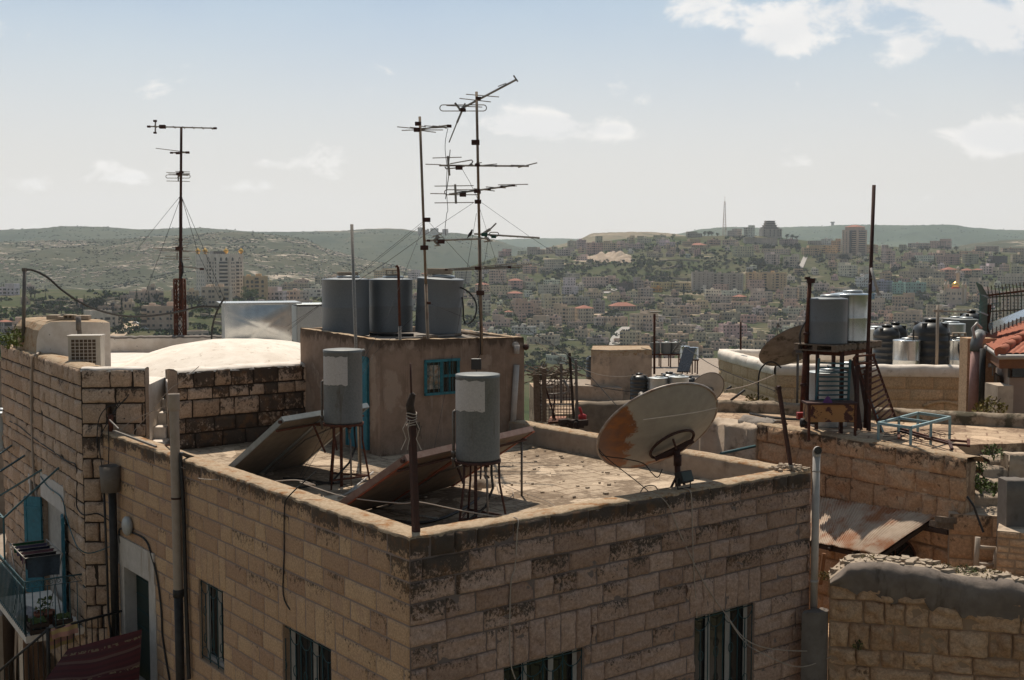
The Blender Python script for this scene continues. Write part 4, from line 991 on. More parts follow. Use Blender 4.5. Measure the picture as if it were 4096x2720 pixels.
# ================================================================== the near roofs
Z3 = V((0, 0, 1))
rn = random.Random(5)
def dirv(a): return V((math.cos(R(a)), math.sin(R(a)), 0))
ZP, ZR = -3.3, -3.7
C0 = atz(409.5, 539, ZP)
e1, e2 = dirv(37.45), dirv(127.4)
def W(a, b, z): return V((C0.x, C0.y, 0)) + e1 * a + e2 * b + Z3 * z
def masonry(mb, o, ud, nd, L, H, courses, opens=(), soldiers=(), seed=1, wr=(.4, .9), relief=.012, rough=.006, lich=None, reveal=.22, n=(5, 4), thick=None, gap=.007):
 """stone by stone: o is the top start of the face, ud along it, nd out of it; heights run down from the top"""
 r = random.Random(seed)
 lich = lich or (lambda s, v, q: 0)
 def P(s, v, d): return o + ud * s - Z3 * v + nd * d
 us = sorted(set([0, L] + [max(0, min(L, q)) for a in opens for q in a[:2]])); vs = sorted(set([0, H] + [max(0, min(H, q)) for a in opens for q in a[2:]]))
 inside = lambda s, v: any(a[0] < s < a[1] and a[2] < v < a[3] for a in opens)
 for a, b in zip(us, us[1:]):
  for c_, d in zip(vs, vs[1:]):
   if inside((a + b) / 2, (c_ + d) / 2): continue
   mb.add([P(a, c_, -.004), P(b, c_, -.004), P(b, d, -.004), P(a, d, -.004)], [(0, 3, 2, 1)], 0, (0.5, .05, 1))
   if thick:
    mb.add([P(a, c_, -thick), P(b, c_, -thick), P(b, d, -thick), P(a, d, -thick)], [(0, 1, 2, 3)], 0, (0.5, .05, .5))
 for (a, b, c_, d) in opens:
  q = [(a, c_), (b, c_), (b, d), (a, d)]
  for i in range(4):
   (s0, v0), (s1, v1) = q[i], q[(i + 1) % 4]
   mb.add([P(s0, v0, -.004), P(s1, v1, -.004), P(s1, v1, -reveal), P(s0, v0, -reveal)], [(0, 1, 2, 3)], 0, (.3, 0, .35))
 def block(s0, s1, v0, v1, lb, tint):
  j = gap
  s0 += j * r.uniform(.5, 1.3); s1 -= j * r.uniform(.5, 1.3); v0 += j * r.uniform(.6, 1.2); v1 -= j * r.uniform(.6, 1.2)
  if s1 - s0 < .03 or v1 - v0 < .03: return
  nu, nv = n
  e = .012
  tu = [0, e / (s1 - s0)] + [(i + 1) / (nu + 1) for i in range(nu)] + [1 - e / (s1 - s0), 1]
  tv = [0, e / (v1 - v0)] + [(i + 1) / (nv + 1) for i in range(nv)] + [1 - e / (v1 - v0), 1]
  out = relief * r.uniform(.55, 1.25); sd = r.uniform(0, 50); tl = r.uniform(-.3, .3) * relief; tk_ = r.uniform(-.3, .3) * relief
  pts = []; cs = []
  for jv, b in enumerate(tv):
   for ju, a in enumerate(tu):
    s, v = s0 + (s1 - s0) * a, v0 + (v1 - v0) * b
    edge = ju in (0, len(tu) - 1) or jv in (0, len(tv) - 1)
    if edge: d = -.012
    else:
     bulge = (1 - (2 * a - 1) ** 4) * (1 - (2 * b - 1) ** 4)
     d = out * (.45 + .55 * bulge) + tl * (a - .5) * 2 + tk_ * (b - .5) * 2 + rough * NZ.fractal(V((s * 5.5 + sd, v * 7, sd)), .8, 2, 4) * (.4 + bulge)
    wob = (.004 + gap * .4 + relief * .22) * NZ.noise(V((s * 9, v * 9, sd)))
    pts.append(P(s + wob, v + wob * .7, d))
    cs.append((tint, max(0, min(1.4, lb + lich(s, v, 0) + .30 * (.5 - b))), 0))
  k_ = len(tu)
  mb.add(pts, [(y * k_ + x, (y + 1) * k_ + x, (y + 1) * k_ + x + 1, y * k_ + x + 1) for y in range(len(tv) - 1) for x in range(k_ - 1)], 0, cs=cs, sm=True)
 v = 0
 blocked = list(opens) + list(soldiers)
 ci = 0
 while v < H - .02:
  h = courses[ci % len(courses)] if callable(courses) is False else courses(ci); ci += 1
  h = min(h, H - v)
  s = -r.uniform(0, wr[0]) * .8
  vm = v + h / 2
  cuts = sorted((a[0], a[1]) for a in blocked if a[2] < vm < a[3])
  while s < L:
   w_ = r.uniform(*wr) * (1.35 if r.random() < .12 else 1)
   segs = [(max(0, s), min(L, s + w_))]
   for (c0, c1) in cuts:
    ns = []
    for (a, b) in segs:
     if b <= c0 or a >= c1: ns.append((a, b))
     else:
      if a < c0: ns.append((a, c0))
      if b > c1: ns.append((c1, b))
    segs = ns
   for (a, b) in segs:
    if b - a > .05: block(a, b, v, v + h, lich(0, 0, 1) * (r.random() ** 2.2), r.random())
   s += w_
  v += h
 for (a, b, c_, d) in soldiers:
  m_ = max(3, round((b - a) / .26))
  for i in range(m_):
   block(a + (b - a) * i / m_, a + (b - a) * (i + 1) / m_, c_, d, lich(0, 0, 1) * r.random() ** 2.5, r.random() * .5)
def window_unit(parent, P, s0, s1, v0, v1, seed, lights=2, dep=.16, name='window'):
 """frame with its pane, and the iron grille in front of it; P(s, v, d) maps onto the wall"""
 fr = MB(); w_, h_ = s1 - s0, v1 - v0
 def bar(mb, a, b, t, d): mb.bar(P(a[0], a[1], d), P(b[0], b[1], d), t, t)
 for a, b in (((s0, v0 + .03), (s1, v0 + .03)), ((s0, v1 - .03), (s1, v1 - .03)), ((s0 + .03, v0), (s0 + .03, v1)), ((s1 - .03, v0), (s1 - .03, v1))): bar(fr, a, b, .06, -dep)
 for i in range(1, lights): bar(fr, (s0 + w_ * i / lights, v0), (s0 + w_ * i / lights, v1), .07, -dep)
 f = fr.build(name + '_frame', M['winwhite'], parent)
 g = MB(); g.add([P(s0, v0, -dep - .02), P(s1, v0, -dep - .02), P(s1, v1, -dep - .02), P(s0, v1, -dep - .02)], [(0, 3, 2, 1)])
 g.build('pane', M['glass'], f, org=ORG[parent.name])
 gr = MB(); d = -.045; r_ = .0085
 nb = max(4, round(w_ / .16))
 for i in range(nb + 1):
  s = s0 + w_ * i / nb
  if i % 2 == 0: gr.tube(P(s, v0, d), P(s, v1, d), r_, 6)
  else:
   gr.tube(P(s, v0 + .22, d), P(s, v1 - .22, d), r_, 6)
   for q in (.38, .72):
    vv = v0 + h_ * q
    gr.path([P(s + .05 * math.cos(t * math.pi / 6), vv + .075 * math.sin(t * math.pi / 6), d + .012) for t in range(13)], r_ * .8, 5)
 for vv in (v0 + .05, v1 - .05): gr.tube(P(s0, vv, d), P(s1, vv, d), r_, 6)
 for i in range(0, nb - 1, 2):
  a, b = s0 + w_ * i / nb, s0 + w_ * min(nb, i + 2) / nb
  for base, sg in ((v0 + .05, 1), (v1 - .05, -1)):
   gr.path([P((a + b) / 2 - (b - a) / 2 * math.cos(t * math.pi / 8), base + sg * .18 * math.sin(t * math.pi / 8), d + .01) for t in range(9)], r_ * .8, 5)
 gr.build('grille', M['grille'], parent)
 return f
# ------------------------------------------------------------------ the stone house in front
house = thing('stone_house', W(3.7, 5, GZ), 'flat-roofed honey stone house with parapet and rusty dish, nearest to the camera', 'house')
mbl, mbr = MB(), MB()
CH = .267
A_, B_ = 7.47, 11.0
def PL(s, v, d): return W(-d, s, ZP - v)
def PRt(s, v, d): return W(s, -d, ZP - v)
def sv(pt, left=True):
 q = pt - V((C0.x, C0.y, 0))
 return (q.dot(e2) if left else q.dot(e1), ZP - pt.z)
def lpl(c_, x, y): return sv(onpl(*c2(c_, x, y), C0, e2), True)
def rpl(c_, x, y): return sv(onpl(*c2(c_, x, y), C0, e1), False)
def snap(v): return round(v / CH) * CH
def opening(f, c_, tl, br, h):
 (s0, v0), (s1, v1) = f(c_, *tl), f(c_, *br)
 a, b = min(s0, s1), max(s0, s1); v0 = snap((v0 + v1) / 2); return (a, b, v0, v0 + snap(h))
LW1 = opening(lpl, 'W1', (440, 1185), (810, 1390), 1.6)
LW2 = opening(lpl, 'A2', (1520, 850), (1705, 945), 1.35)
s_a, v_a = lpl('A2', 915, 420); s_b, v_b = lpl('A2', 1185, 640)
DOOR = (s_b, s_a, snap(v_a), 7.2)
RW1 = opening(rpl, 'W3', (535, 1110), (990, 1000), 1.6)
RW2 = opening(rpl, 'W2', (605, 1500), (1215, 1345), 1.6)
for q in (LW1, LW2, DOOR, RW1, RW2): print('open', [round(x, 2) for x in q])
lichL = lambda s, v, q: .34 if q else (max(0, 1 - v / .33) * .55 + max(0, .20 - .12 * v) + (.25 if s < .5 and v < 1 else 0))
lichR = lambda s, v, q: .40 if q else (max(0, 1 - v / .30) * .55 + max(0, .26 - .10 * v) + (.35 if s < .7 and v < 1.0 else 0))
sold = lambda q, x=.12: (q[0] - x, q[1] + x, q[2] - 2 * CH, q[2])
masonry(mbl, W(0, 0, ZP), e2, -e1, B_, 7.2, [CH], [LW1, LW2, DOOR], [sold(LW1), sold(LW2)], 3, (.30, .80), .007, .006, lichL)
masonry(mbr, W(0, 0, ZP), e1, -e2, A_, 6.5, [CH], [RW1, RW2], [sold(RW1), sold(RW2)], 4, (.30, .78), .030, .030, lichR, n=(7, 5))
mbl.build('left_wall', M['stone_l'], house); mbr.build('front_wall', M['stone_r'], house)
b = MB()
b.prism([W(.36, .36, 0), W(A_ - .02, .36, 0), W(A_ - .02, B_, 0), W(.36, B_, 0)], GZ, ZR - .3)
b.prism([W(.02, .02, 0), W(A_ - .02, .02, 0), W(A_ - .02, .4, 0), W(.02, .4, 0)], GZ, -9.9); b.prism([W(.02, .38, 0), W(.38, .38, 0), W(.38, B_, 0), W(.02, B_, 0)], GZ, -10.6)
b.build('wall', M['stone_l'], house)
b = MB()
b.grid(lambda x, y: W(.3 + x * (A_ - .5), .3 + y * 10.4, ZR + .025 * NZ.noise(W(x * 8, y * 12, 0) * .6) + .05 * (max(0, 1 - min(x, y, 1 - x) * 14)) ** 2), 60, 70)
b.build('roof', M['roof'], house)
def parapet(a, p, q, th, h, inn, seedz=0, n=70, name='parapet'):
 """top surface and inner face of a parapet from p to q; inn = direction to the inside"""
 mb = MB(); d = q - p; L = d.length
 def fn(x, y):
  b_ = p + d * x
  k_ = NZ.noise(V((x * L * 4, seedz, 0))); k2 = NZ.noise(V((x * L * 17, seedz + 5, y * 3)))
  prof = [(-.012, -.03), (.0, .0), (.02, .012), (.33, .018), (.66, .014), (.95, .008), (1.0, -.02), (1.0, -.12), (.995, -.26), (1.0, -h)]
  t, z = prof[round(y * 9)]
  off = .016 * k_ + .012 * k2
  zz = z + (.012 * k_ + .010 * k2 if -.03 <= z <= .03 else 0)
  return b_ + inn * (t * th + (off if t in (0., -.012) else -off if t >= .95 else 0)) + Z3 * (zz + .002)
 mb.grid(fn, n, 9)
 mb.m = [0 if (i // n) < 6 else 1 for i in range(len(mb.m))]
 return mb.build(name, [M['coping'], M['plaster_in']], a)
TH = .38
parapet(house, W(0, 0, ZP), W(A_, 0, ZP), TH, .42, e2, 1)
parapet(house, W(0, B_, ZP), W(0, 0, ZP), TH, .42, e1, 2, 100)
parapet(house, W(A_, 0, ZP), W(A_, 7.5, ZP), .34, .42, -e1, 3, 70)
b = MB(); b.grid(lambda x, y: W(A_ + .004, x * 8, ZP - 6 * y), 20, 12, cf=lambda x, y: (rn.random(), .3 * (1 - y), 0)); b.build('side_wall', M['stone_r'], house)
b = MB(); b.add([W(A_, B_, GZ), W(A_, 0, GZ), W(A_, 0, -9), W(A_, B_, -9)], [(0, 1, 2, 3)]); b.build('side_wall', M['stone_r'], house)
for q, P_, l_ in ((LW1, PL, 2), (LW2, PL, 2), (RW1, PRt, 3), (RW2, PRt, 3)):
 window_unit(house, P_, *q, 1, l_)
def slab(mb, P_, s0, s1, v0, v1, d0, d1, m=0):
 q = [(s0, v0), (s1, v0), (s1, v1), (s0, v1)]
 mb.add([P_(s, v, d0) for s, v in q] + [P_(s, v, d1) for s, v in q], [(4, 7, 6, 5), (0, 1, 2, 3)] + [(i, (i + 1) % 4, 4 + (i + 1) % 4, 4 + i) for i in range(4)], m)
s0, s1, v0, v1 = DOOR
b = MB()
slab(b, PL, s0 - .02, s1 + .02, v0 - .02, v0 + .52, -.25, .035)
slab(b, PL, s0 - .02, s0 + .30, v0 + .52, v1, -.28, .015); slab(b, PL, s1 - .22, s1, v0 + .52, v1, -.28, .01)
dr_f = b.build('door_surround', mat('painted_stone', (.50, .45, .40), (.42, .375, .33), 6, .9, bump=.2, stain=(.3, .24, .18), st=(.55, .7), stscale=3, streak=True), house)
b = MB(); slab(b, PL, s0 + .30, s1 - .22, v0 + .52, v1, -.30, -.22); d_ = b.build('door', M['doorg'], house)
b = MB()
for i in range(5): b.tube(PL(s0 + .42 + i * .1, v0 + .75, -.2), PL(s0 + .42 + i * .1, v0 + 1.7, -.2), .009, 5)
for i in range(4): b.tube(PL(s0 + .36, v0 + .75 + i * .3, -.2), PL(s1 - .28, v0 + .75 + i * .3, -.2), .008, 5)
b.build('grille', M['grille'], d_, org=ORG[house.name])
p = onpl(*c2('A2', 1003, 385), C0, e2)
b = MB(); b.lathe([(.10, -.02), (.17, .02), (.18, .07), (.14, .11), (.001, .12)], p - e1 * .02, 20, ax=(e2, Z3, -e1))
tag(b.build('wall_lamp', mat('milky_glass', (.42, .42, .40), None, 6, .4)), 'round milky wall lamp above the white-painted doorway', 'lamp')
def cable(name, pts, r, m_, label, cat='cable', group=None, sub=0):
 pts = [V(p) for p in pts]
 if sub:
  out = []
  n = len(pts)
  for i in range(n - 1):
   p0, p1, p2, p3 = pts[max(i - 1, 0)], pts[i], pts[i + 1], pts[min(i + 2, n - 1)]
   for j in range(sub):
    t = j / sub
    out.append(.5 * ((2 * p1) + (p2 - p0) * t + (2 * p0 - 5 * p1 + 4 * p2 - p3) * t * t + (3 * p1 - p0 - 3 * p2 + p3) * t ** 3))
  pts = out + [pts[-1]]
 b = MB(); b.path(pts, r, 5)
 return tag(b.build(name, m_), label, cat, group)
LPp = lambda c_, x, y, d=.03: onpl(*c2(c_, x, y), C0 - e1 * d, e2)
RPp = lambda c_, x, y, d=.04: onpl(*c2(c_, x, y), C0 - e2 * d, e1)
cable('cable', [LPp('A2', 920, 520), LPp('A2', 915, 415), LPp('A2', 1010, 440), LPp('A2', 1115, 500), LPp('A2', 1165, 640), LPp('A2', 1205, 800), LPp('A2', 1235, 1050), LPp('A2', 1245, 1250), LPp('A2', 1300, 1590)], .018, M['wire'], 'thick black cable looping round the white-painted doorway', sub=5)
cable('cable', [LPp('W1', 570, -10, .0) + e1 * .25, LPp('W1', 490, 160, .02), LPp('W1', 455, 260, .03), LPp('W1', 452, 600, .02), LPp('W1', 445, 910, .02), LPp('W1', 495, 1030, .02)], .010, M['wire'], 'thin dark cable dropping over the left parapet to a window lintel', sub=4)
cable('cable', [cy('A5', 0, 735, 17.6), cy('A5', 400, 865, 16.3), cy('A5', 900, 925, 15.6), cy('A5', 1060, 912, 15.5), cy('A5', 1450, 990, 15.3), cy('A5', 1800, 1050, 15.1), RPp('A5', 1945, 1062, -.02), RPp('A5', 1945, 1200), RPp('A5', 1925, 1500), RPp('W2', 655, 850), RPp('W2', 650, 1380), RPp('W2', 690, 1560)], .008, M['wirel'], 'pale cable sagging past the corner post and down the front wall', sub=5)
cable('cable', [cy('A6', 1000, 1520, 16.6), cy('A6', 1090, 1510, 16.4), RPp('A6', 1160, 1512, -.03), RPp('W3', 330, 230, .03), RPp('W3', 430, 470), RPp('W3', 560, 740), RPp('W3', 640, 880), RPp('W3', 760, 1050), onpl(*c2('A8', 160, 1340), C0 - e2 * .4, e1), cy('A8', 450, 1390, 17.8), cy('A8', 760, 1365, 18.2)], .008, M['wirel'], 'pale cable crossing the front wall and its window to the right wall', sub=6)
cable('cable', [RPp('A6', 1420, 1460, -.1), RPp('W3', 505, 140, .02), RPp('W3', 515, 400), RPp('W3', 525, 700), RPp('W3', 550, 1090, .02)], .008, M['wirel'], 'pale cable hanging straight from the floodlight to the window', sub=5)
cable('cable', [RPp('W3', 770, 1070, .03), RPp('W3', 900, 1260, .15), onpl(*c2('A8', 200, 1390), C0 - e2 * .6, e1), cy('A8', 440, 1487, 17.6), cy('A8', 620, 1440, 18.0), cy('A8', 760, 1368, 18.2)], .008, M['wirel'], 'lowest pale cable sagging from the right window to the rubble wall', sub=6)
# ------------------------------------------------------------------ the rendered room on the roof
S0 = V((-2.5, 22.2, 0))
T1 = V((.25, 24.3, 0)); T3 = V((-4.48, 24.86, 0)); T2 = T1 + (T3 - S0) * 1.05 + V((.1, .0, 0))
room = thing('rooftop_room', (S0 + T2) / 2 + Z3 * ZR, 'brown rendered room on the roof with turquoise door and three tanks above', 'rooftop room')
zt = [-1.49, -1.57, -1.50, -1.41]
fp = [S0, T1, T2, T3]
def edge_fn(mb, p, q, z0, z1, nrm, zb=ZR - .1, nx=40, nz=16):
 top_h = max(.1, z0 - zb)
 def fn(x, y):
  b_ = p + (q - p) * x
  t = z0 + (z1 - z0) * x
  d = .008 * NZ.fractal(V((x * 6, y * 4, p.x)), 1, 2, 3) + .06 * max(0, (y - .93) / .07) ** 2
  zz = t + (zb - t) * y
  if y == 0: zz += .015 * NZ.noise(V((x * 22, 2, p.x))); d -= .015
  return V((b_.x, b_.y, zz)) + nrm * d
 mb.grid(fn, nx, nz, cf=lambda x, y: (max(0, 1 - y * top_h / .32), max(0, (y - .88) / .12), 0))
mb = MB()
for i in range(4):
 p, q = fp[i], fp[(i + 1) % 4]; nr = (q - p).cross(Z3); nr.z = 0; nr.normalize()
 edge_fn(mb, p, q, zt[i], zt[(i + 1) % 4], nr)
mb.build('wall', M['plaster'], room)
ctr = (S0 + T2) / 2
ins = [p + (ctr - p).normalized() * .2 for p in fp]
mb = MB()
for i in range(4):
 j = (i + 1) % 4
 n_ = 40; vs = []
 for k_ in range(n_ + 1):
  t = k_ / n_
  a, b_ = fp[i].lerp(fp[j], t), ins[i].lerp(ins[j], t); z = zt[i] + (zt[j] - zt[i]) * t
  wv = .015 * NZ.noise(V((t * 22, 2, fp[i].x))); w2 = .012 * NZ.noise(V((t * 15, 6, fp[i].x)))
  o_ = (a - b_).normalized()
  vs += [V((a.x, a.y, z + wv)) - o_ * .0 + o_ * -.015 + o_ * .015, V((b_.x, b_.y, z + w2)), V((b_.x, b_.y, -1.75))]
 mb.add(vs, [(k_ * 3, k_ * 3 + 3, k_ * 3 + 4, k_ * 3 + 1) for k_ in range(n_)] + [(k_ * 3 + 1, k_ * 3 + 4, k_ * 3 + 5, k_ * 3 + 2) for k_ in range(n_)])
mb.m = [0 if (i % (2 * 40)) < 40 else 1 for i in range(len(mb.f))]
mb.build('parapet', [M['coping'], M['plaster_in']], room)
ZT = -1.60
mb = MB(); mb.prism([V((p.x, p.y, 0)) for p in ins], -2.2, ZT); mb.build('roof', M['conc'], room)
SR = (T1 - S0).normalized(); SRn = SR.cross(Z3).normalized(); SL = (T3 - S0).normalized(); SLn = -SL.cross(Z3).normalized()
def PRm(u, v, d=0): return onpl(u, v, S0 + SRn * d, SR)
a, b_ = PRm(*c2('A4', 1008, 805)), PRm(*c2('A4', 1268, 1065))
wz1, wz0 = PRm(*c2('A4', 1138, 803)).z, PRm(*c2('A4', 1138, 1068)).z
def Pw(s, v, d):
 p_ = V((a.x, a.y, 0)) + SR * s + SRn * d; return V((p_.x, p_.y, wz1 - v))
ww, wh = (V((b_.x, b_.y, 0)) - V((a.x, a.y, 0))).length, wz1 - wz0
mb = MB()
for (p0, p1, t) in (((0, .03), (ww, .03), .06), ((0, wh - .03), (ww, wh - .03), .06), ((.03, .06), (.03, wh - .06), .06), ((ww - .03, .06), (ww - .03, wh - .06), .06), ((ww * .48, .06), (ww * .48, wh - .06), .06), ((ww * .48, wh * .48), (ww - .06, wh * .48), .03), ((ww * .72, .06), (ww * .72, wh - .06), .02)):
 mb.bar(Pw(*p0, .012), Pw(*p1, .012), t, .05)
f = mb.build('window', M['teal'], room)
mb = MB(); slab(mb, Pw, .03, ww - .03, .03, wh - .03, -.02, .004); mb.build('pane', M['glass'], f, org=ORG[room.name])
mb = MB()
for i in range(7): mb.tube(Pw(ww * (.1 + .135 * i), .05, .045), Pw(ww * (.1 + .135 * i), wh - .05, .045), .007, 5)
mb.build('bar', M['tealdk'], f, org=ORG[room.name])
mb = MB(); slab(mb, Pw, ww * .07, ww * .42, wh * .16, wh * .82, .015, .02); mb.build('board', mat('torn_print', (.42, .37, .31), (.05, .07, .06), 9, .8, stain=(.25, .15, .08), st=(.52, .56), stscale=14), f, org=ORG[room.name])
def PLm(u, v, d=0): return onpl(u, v, S0 + SLn * d, SL)
da, db = PLm(*c2('A4', 602, 800)), PLm(*c2('A4', 440, 780))
dl = min(.95, (V((da.x, da.y, 0)) - V((db.x, db.y, 0))).length)
def Pd(s, v, d):
 p_ = V((da.x, da.y, 0)) + SL * s + SLn * d; return V((p_.x, p_.y, da.z - v))
dh = da.z - ZR - .06
mb = MB(); slab(mb, Pd, 0, dl, 0, dh, .0, .035); d_ = mb.build('door', M['tealb'], room)
mb = MB()
for q in ((.0, .05), (dl - .05, dl), ): slab(mb, Pd, q[0], q[1], -.03, dh, .03, .055)
slab(mb, Pd, .05, dl - .05, -.03, .03, .03, .055); mb.build('door_frame', M['teal'], room)
p = PLm(*c2('A4', 565, 750), .06); mb = MB(); mb.tube(p, p + SLn * .16, .055, 14); mb.build('lamp', M['zinc'], room)
def wallpipe(c_, x0, y0, x1, y1, r_, m_, name, label, d=.06):
 p, q = PRm(*c2(c_, x0, y0), d), PRm(*c2(c_, x1, y1), d); mb = MB(); mb.tube(p, q, r_, 12)
 return tag(mb.build(name, m_), label, 'pipe')
wallpipe('A4', 1690, 848, 1660, 1345, .062, M['pvcw'], 'drainpipe', 'grey-white plastic drainpipe down the right side of the rooftop room')
mb = MB(); p = PRm(*c2('A4', 1692, 700), .08); mb.tube(p, PRm(*c2('A4', 1690, 765), .08), .06, 12); mb.tube(p, p - SRn * .14, .06, 12)
tag(mb.build('pipe_stub', M['pvcw']), 'short bent pipe stub high on the right of the rooftop room', 'pipe')
p = PRm(*c2('A4', 1752, 715), .03); mb = MB(); mb.lathe([(.05, 0), (.07, .03), (.05, .08), (.001, .1)], p, 12, ax=(SR, Z3, SRn)); mb.build('bolt', M['rustd'], room)
def tank(base, r_, h, m_, label, name='water_tank', lid='disc', group=None, lean=(0, 0), n=40, brick=None):
 t = thing(name, base, label, 'water tank', group)
 ax = V((lean[0], lean[1], 1)).normalized(); x = ax.cross(V((0, 1, 0))).normalized() * -1; y = ax.cross(x)
 fr = (x, y, ax)
 b_ = MB(); b_.lathe([(r_ * .99, 0), (r_ * 1.006, .012), (r_, .03), (r_, h * .5 - .012), (r_ * 1.006, h * .5), (r_, h * .5 + .012), (r_, h - .03), (r_ * 1.012, h - .015), (r_ * 1.012, h), (r_ * .98, h + .006), (r_ * .55, h + .03), (.001, h + .045)], base, n, ax=fr)
 b_.build('body', m_, t)
 if lid:
  q = V(base) + ax * (h + .03) + x * r_ * .12
  b_ = MB(); b_.lathe([(r_ * .48, 0), (r_ * .5, .02), (r_ * .48, .045), (.001, .055)], q, 24, ax=fr); b_.build('lid', M['zinc'], t)
 return t
def block_on(p, sx_, sy_, sz_, rz, label, m_=None, cat='block', name='concrete_block', hollow=True):
 x = dirv(rz); y = V((-x.y, x.x, 0)); mb = MB()
 p = V(p)
 if hollow:
  t = sz_ * .22
  mb.box(p + Z3 * t / 2, (sx_, sy_, t), (x, y, Z3)); mb.box(p + Z3 * (sz_ - t / 2), (sx_, sy_, t), (x, y, Z3))
  for q in (-.44, 0, .44): mb.box(p + x * (q * sx_) + Z3 * sz_ / 2, (sx_ * .12, sy_ * .98, sz_ - 2 * t), (x, y, Z3))
 else: mb.box(p + Z3 * sz_ / 2, (sx_, sy_, sz_), (x, y, Z3))
 return tag(mb.build(name, m_ or M['block'], bevel=.012), label, cat)
mid = mat('old_grey_zinc', (.17, .185, .195), (.14, .15, .16), 50, .5, .3, stain=(.11, .115, .115), st=(.55, .8), stscale=3)
t1 = tank(aty(346, 335, 24.9), .495, 1.18, mid, 'leftmost of the three big grey tanks on the rooftop room', lean=(.0, 0))
t2 = tank(aty(391, 331.5, 25.5), .47, 1.13, mid, 'middle of the three big grey tanks, a hollow block on its lid', lean=(.0, 0))
t3 = tank(aty(438, 332.5, 25.2), .495, 1.16, mid, 'rightmost of the three big grey tanks, leaning slightly, black hose at its side', lean=(.055, -.03))
for q, ang, lb in ((t1, 20, 'pale flat block weighing down the lid of the leftmost big tank'), (t2, 5, 'hollow concrete block on the lid of the middle big tank'), (t3, -8, 'long rough block on the lid of the rightmost big tank')):
 hh = {t1.name: 1.18, t2.name: 1.13, t3.name: 1.16}[q.name]
 off = V((0, 0, 0)) if q is not t3 else V((.0, -.04, 0))
 block_on(ORG[q.name] + V((.05, -.05, hh + .085)) + off, .52 if q is t3 else .42 if q is t1 else .30, .2, .07 if q is t1 else .13, ang, lb, hollow=(q is t2))
cable('hose', [cy('A4', 1255, 278, 25.0), cy('A4', 1300, 285, 24.9), cy('A4', 1365, 340, 24.9), cy('A4', 1397, 420, 24.9), cy('A4', 1375, 510, 24.9), cy('A4', 1325, 545, 24.9), cy('A4', 1300, 510, 24.9), cy('A4', 1297, 420, 24.9), cy('A4', 1288, 350, 25.0)], .018, M['blackpipe'], 'black hose looping out from the rightmost big tank', 'hose', sub=5)
for x0, y0, x1, y1, r_, m_, lb in ((610, 622, 930, 626, .03, 'blackpipe', 'black pipe lying along the foot of the middle big tank'), (800, 655, 1230, 632, .02, 'steel', 'thin steel pipe lying across the roof of the rooftop room'), (1000, 648, 1280, 622, .03, 'wood', 'grey plank lying below the rightmost big tank'), (1290, 600, 1430, 632, .035, 'wood', 'grey plank lying right of the rightmost big tank'), (1310, 590, 1480, 625, .025, 'steel', 'steel pipe lying at the right end of the rooftop room')):
 mb = MB(); zz = ZT + .05; mb.tube(cz('A4', x0, y0, zz), cz('A4', x1, y1, zz), r_, 8); tag(mb.build('plank' if m_ == 'wood' else 'pipe', M[m_]), lb, 'plank' if m_ == 'wood' else 'pipe')
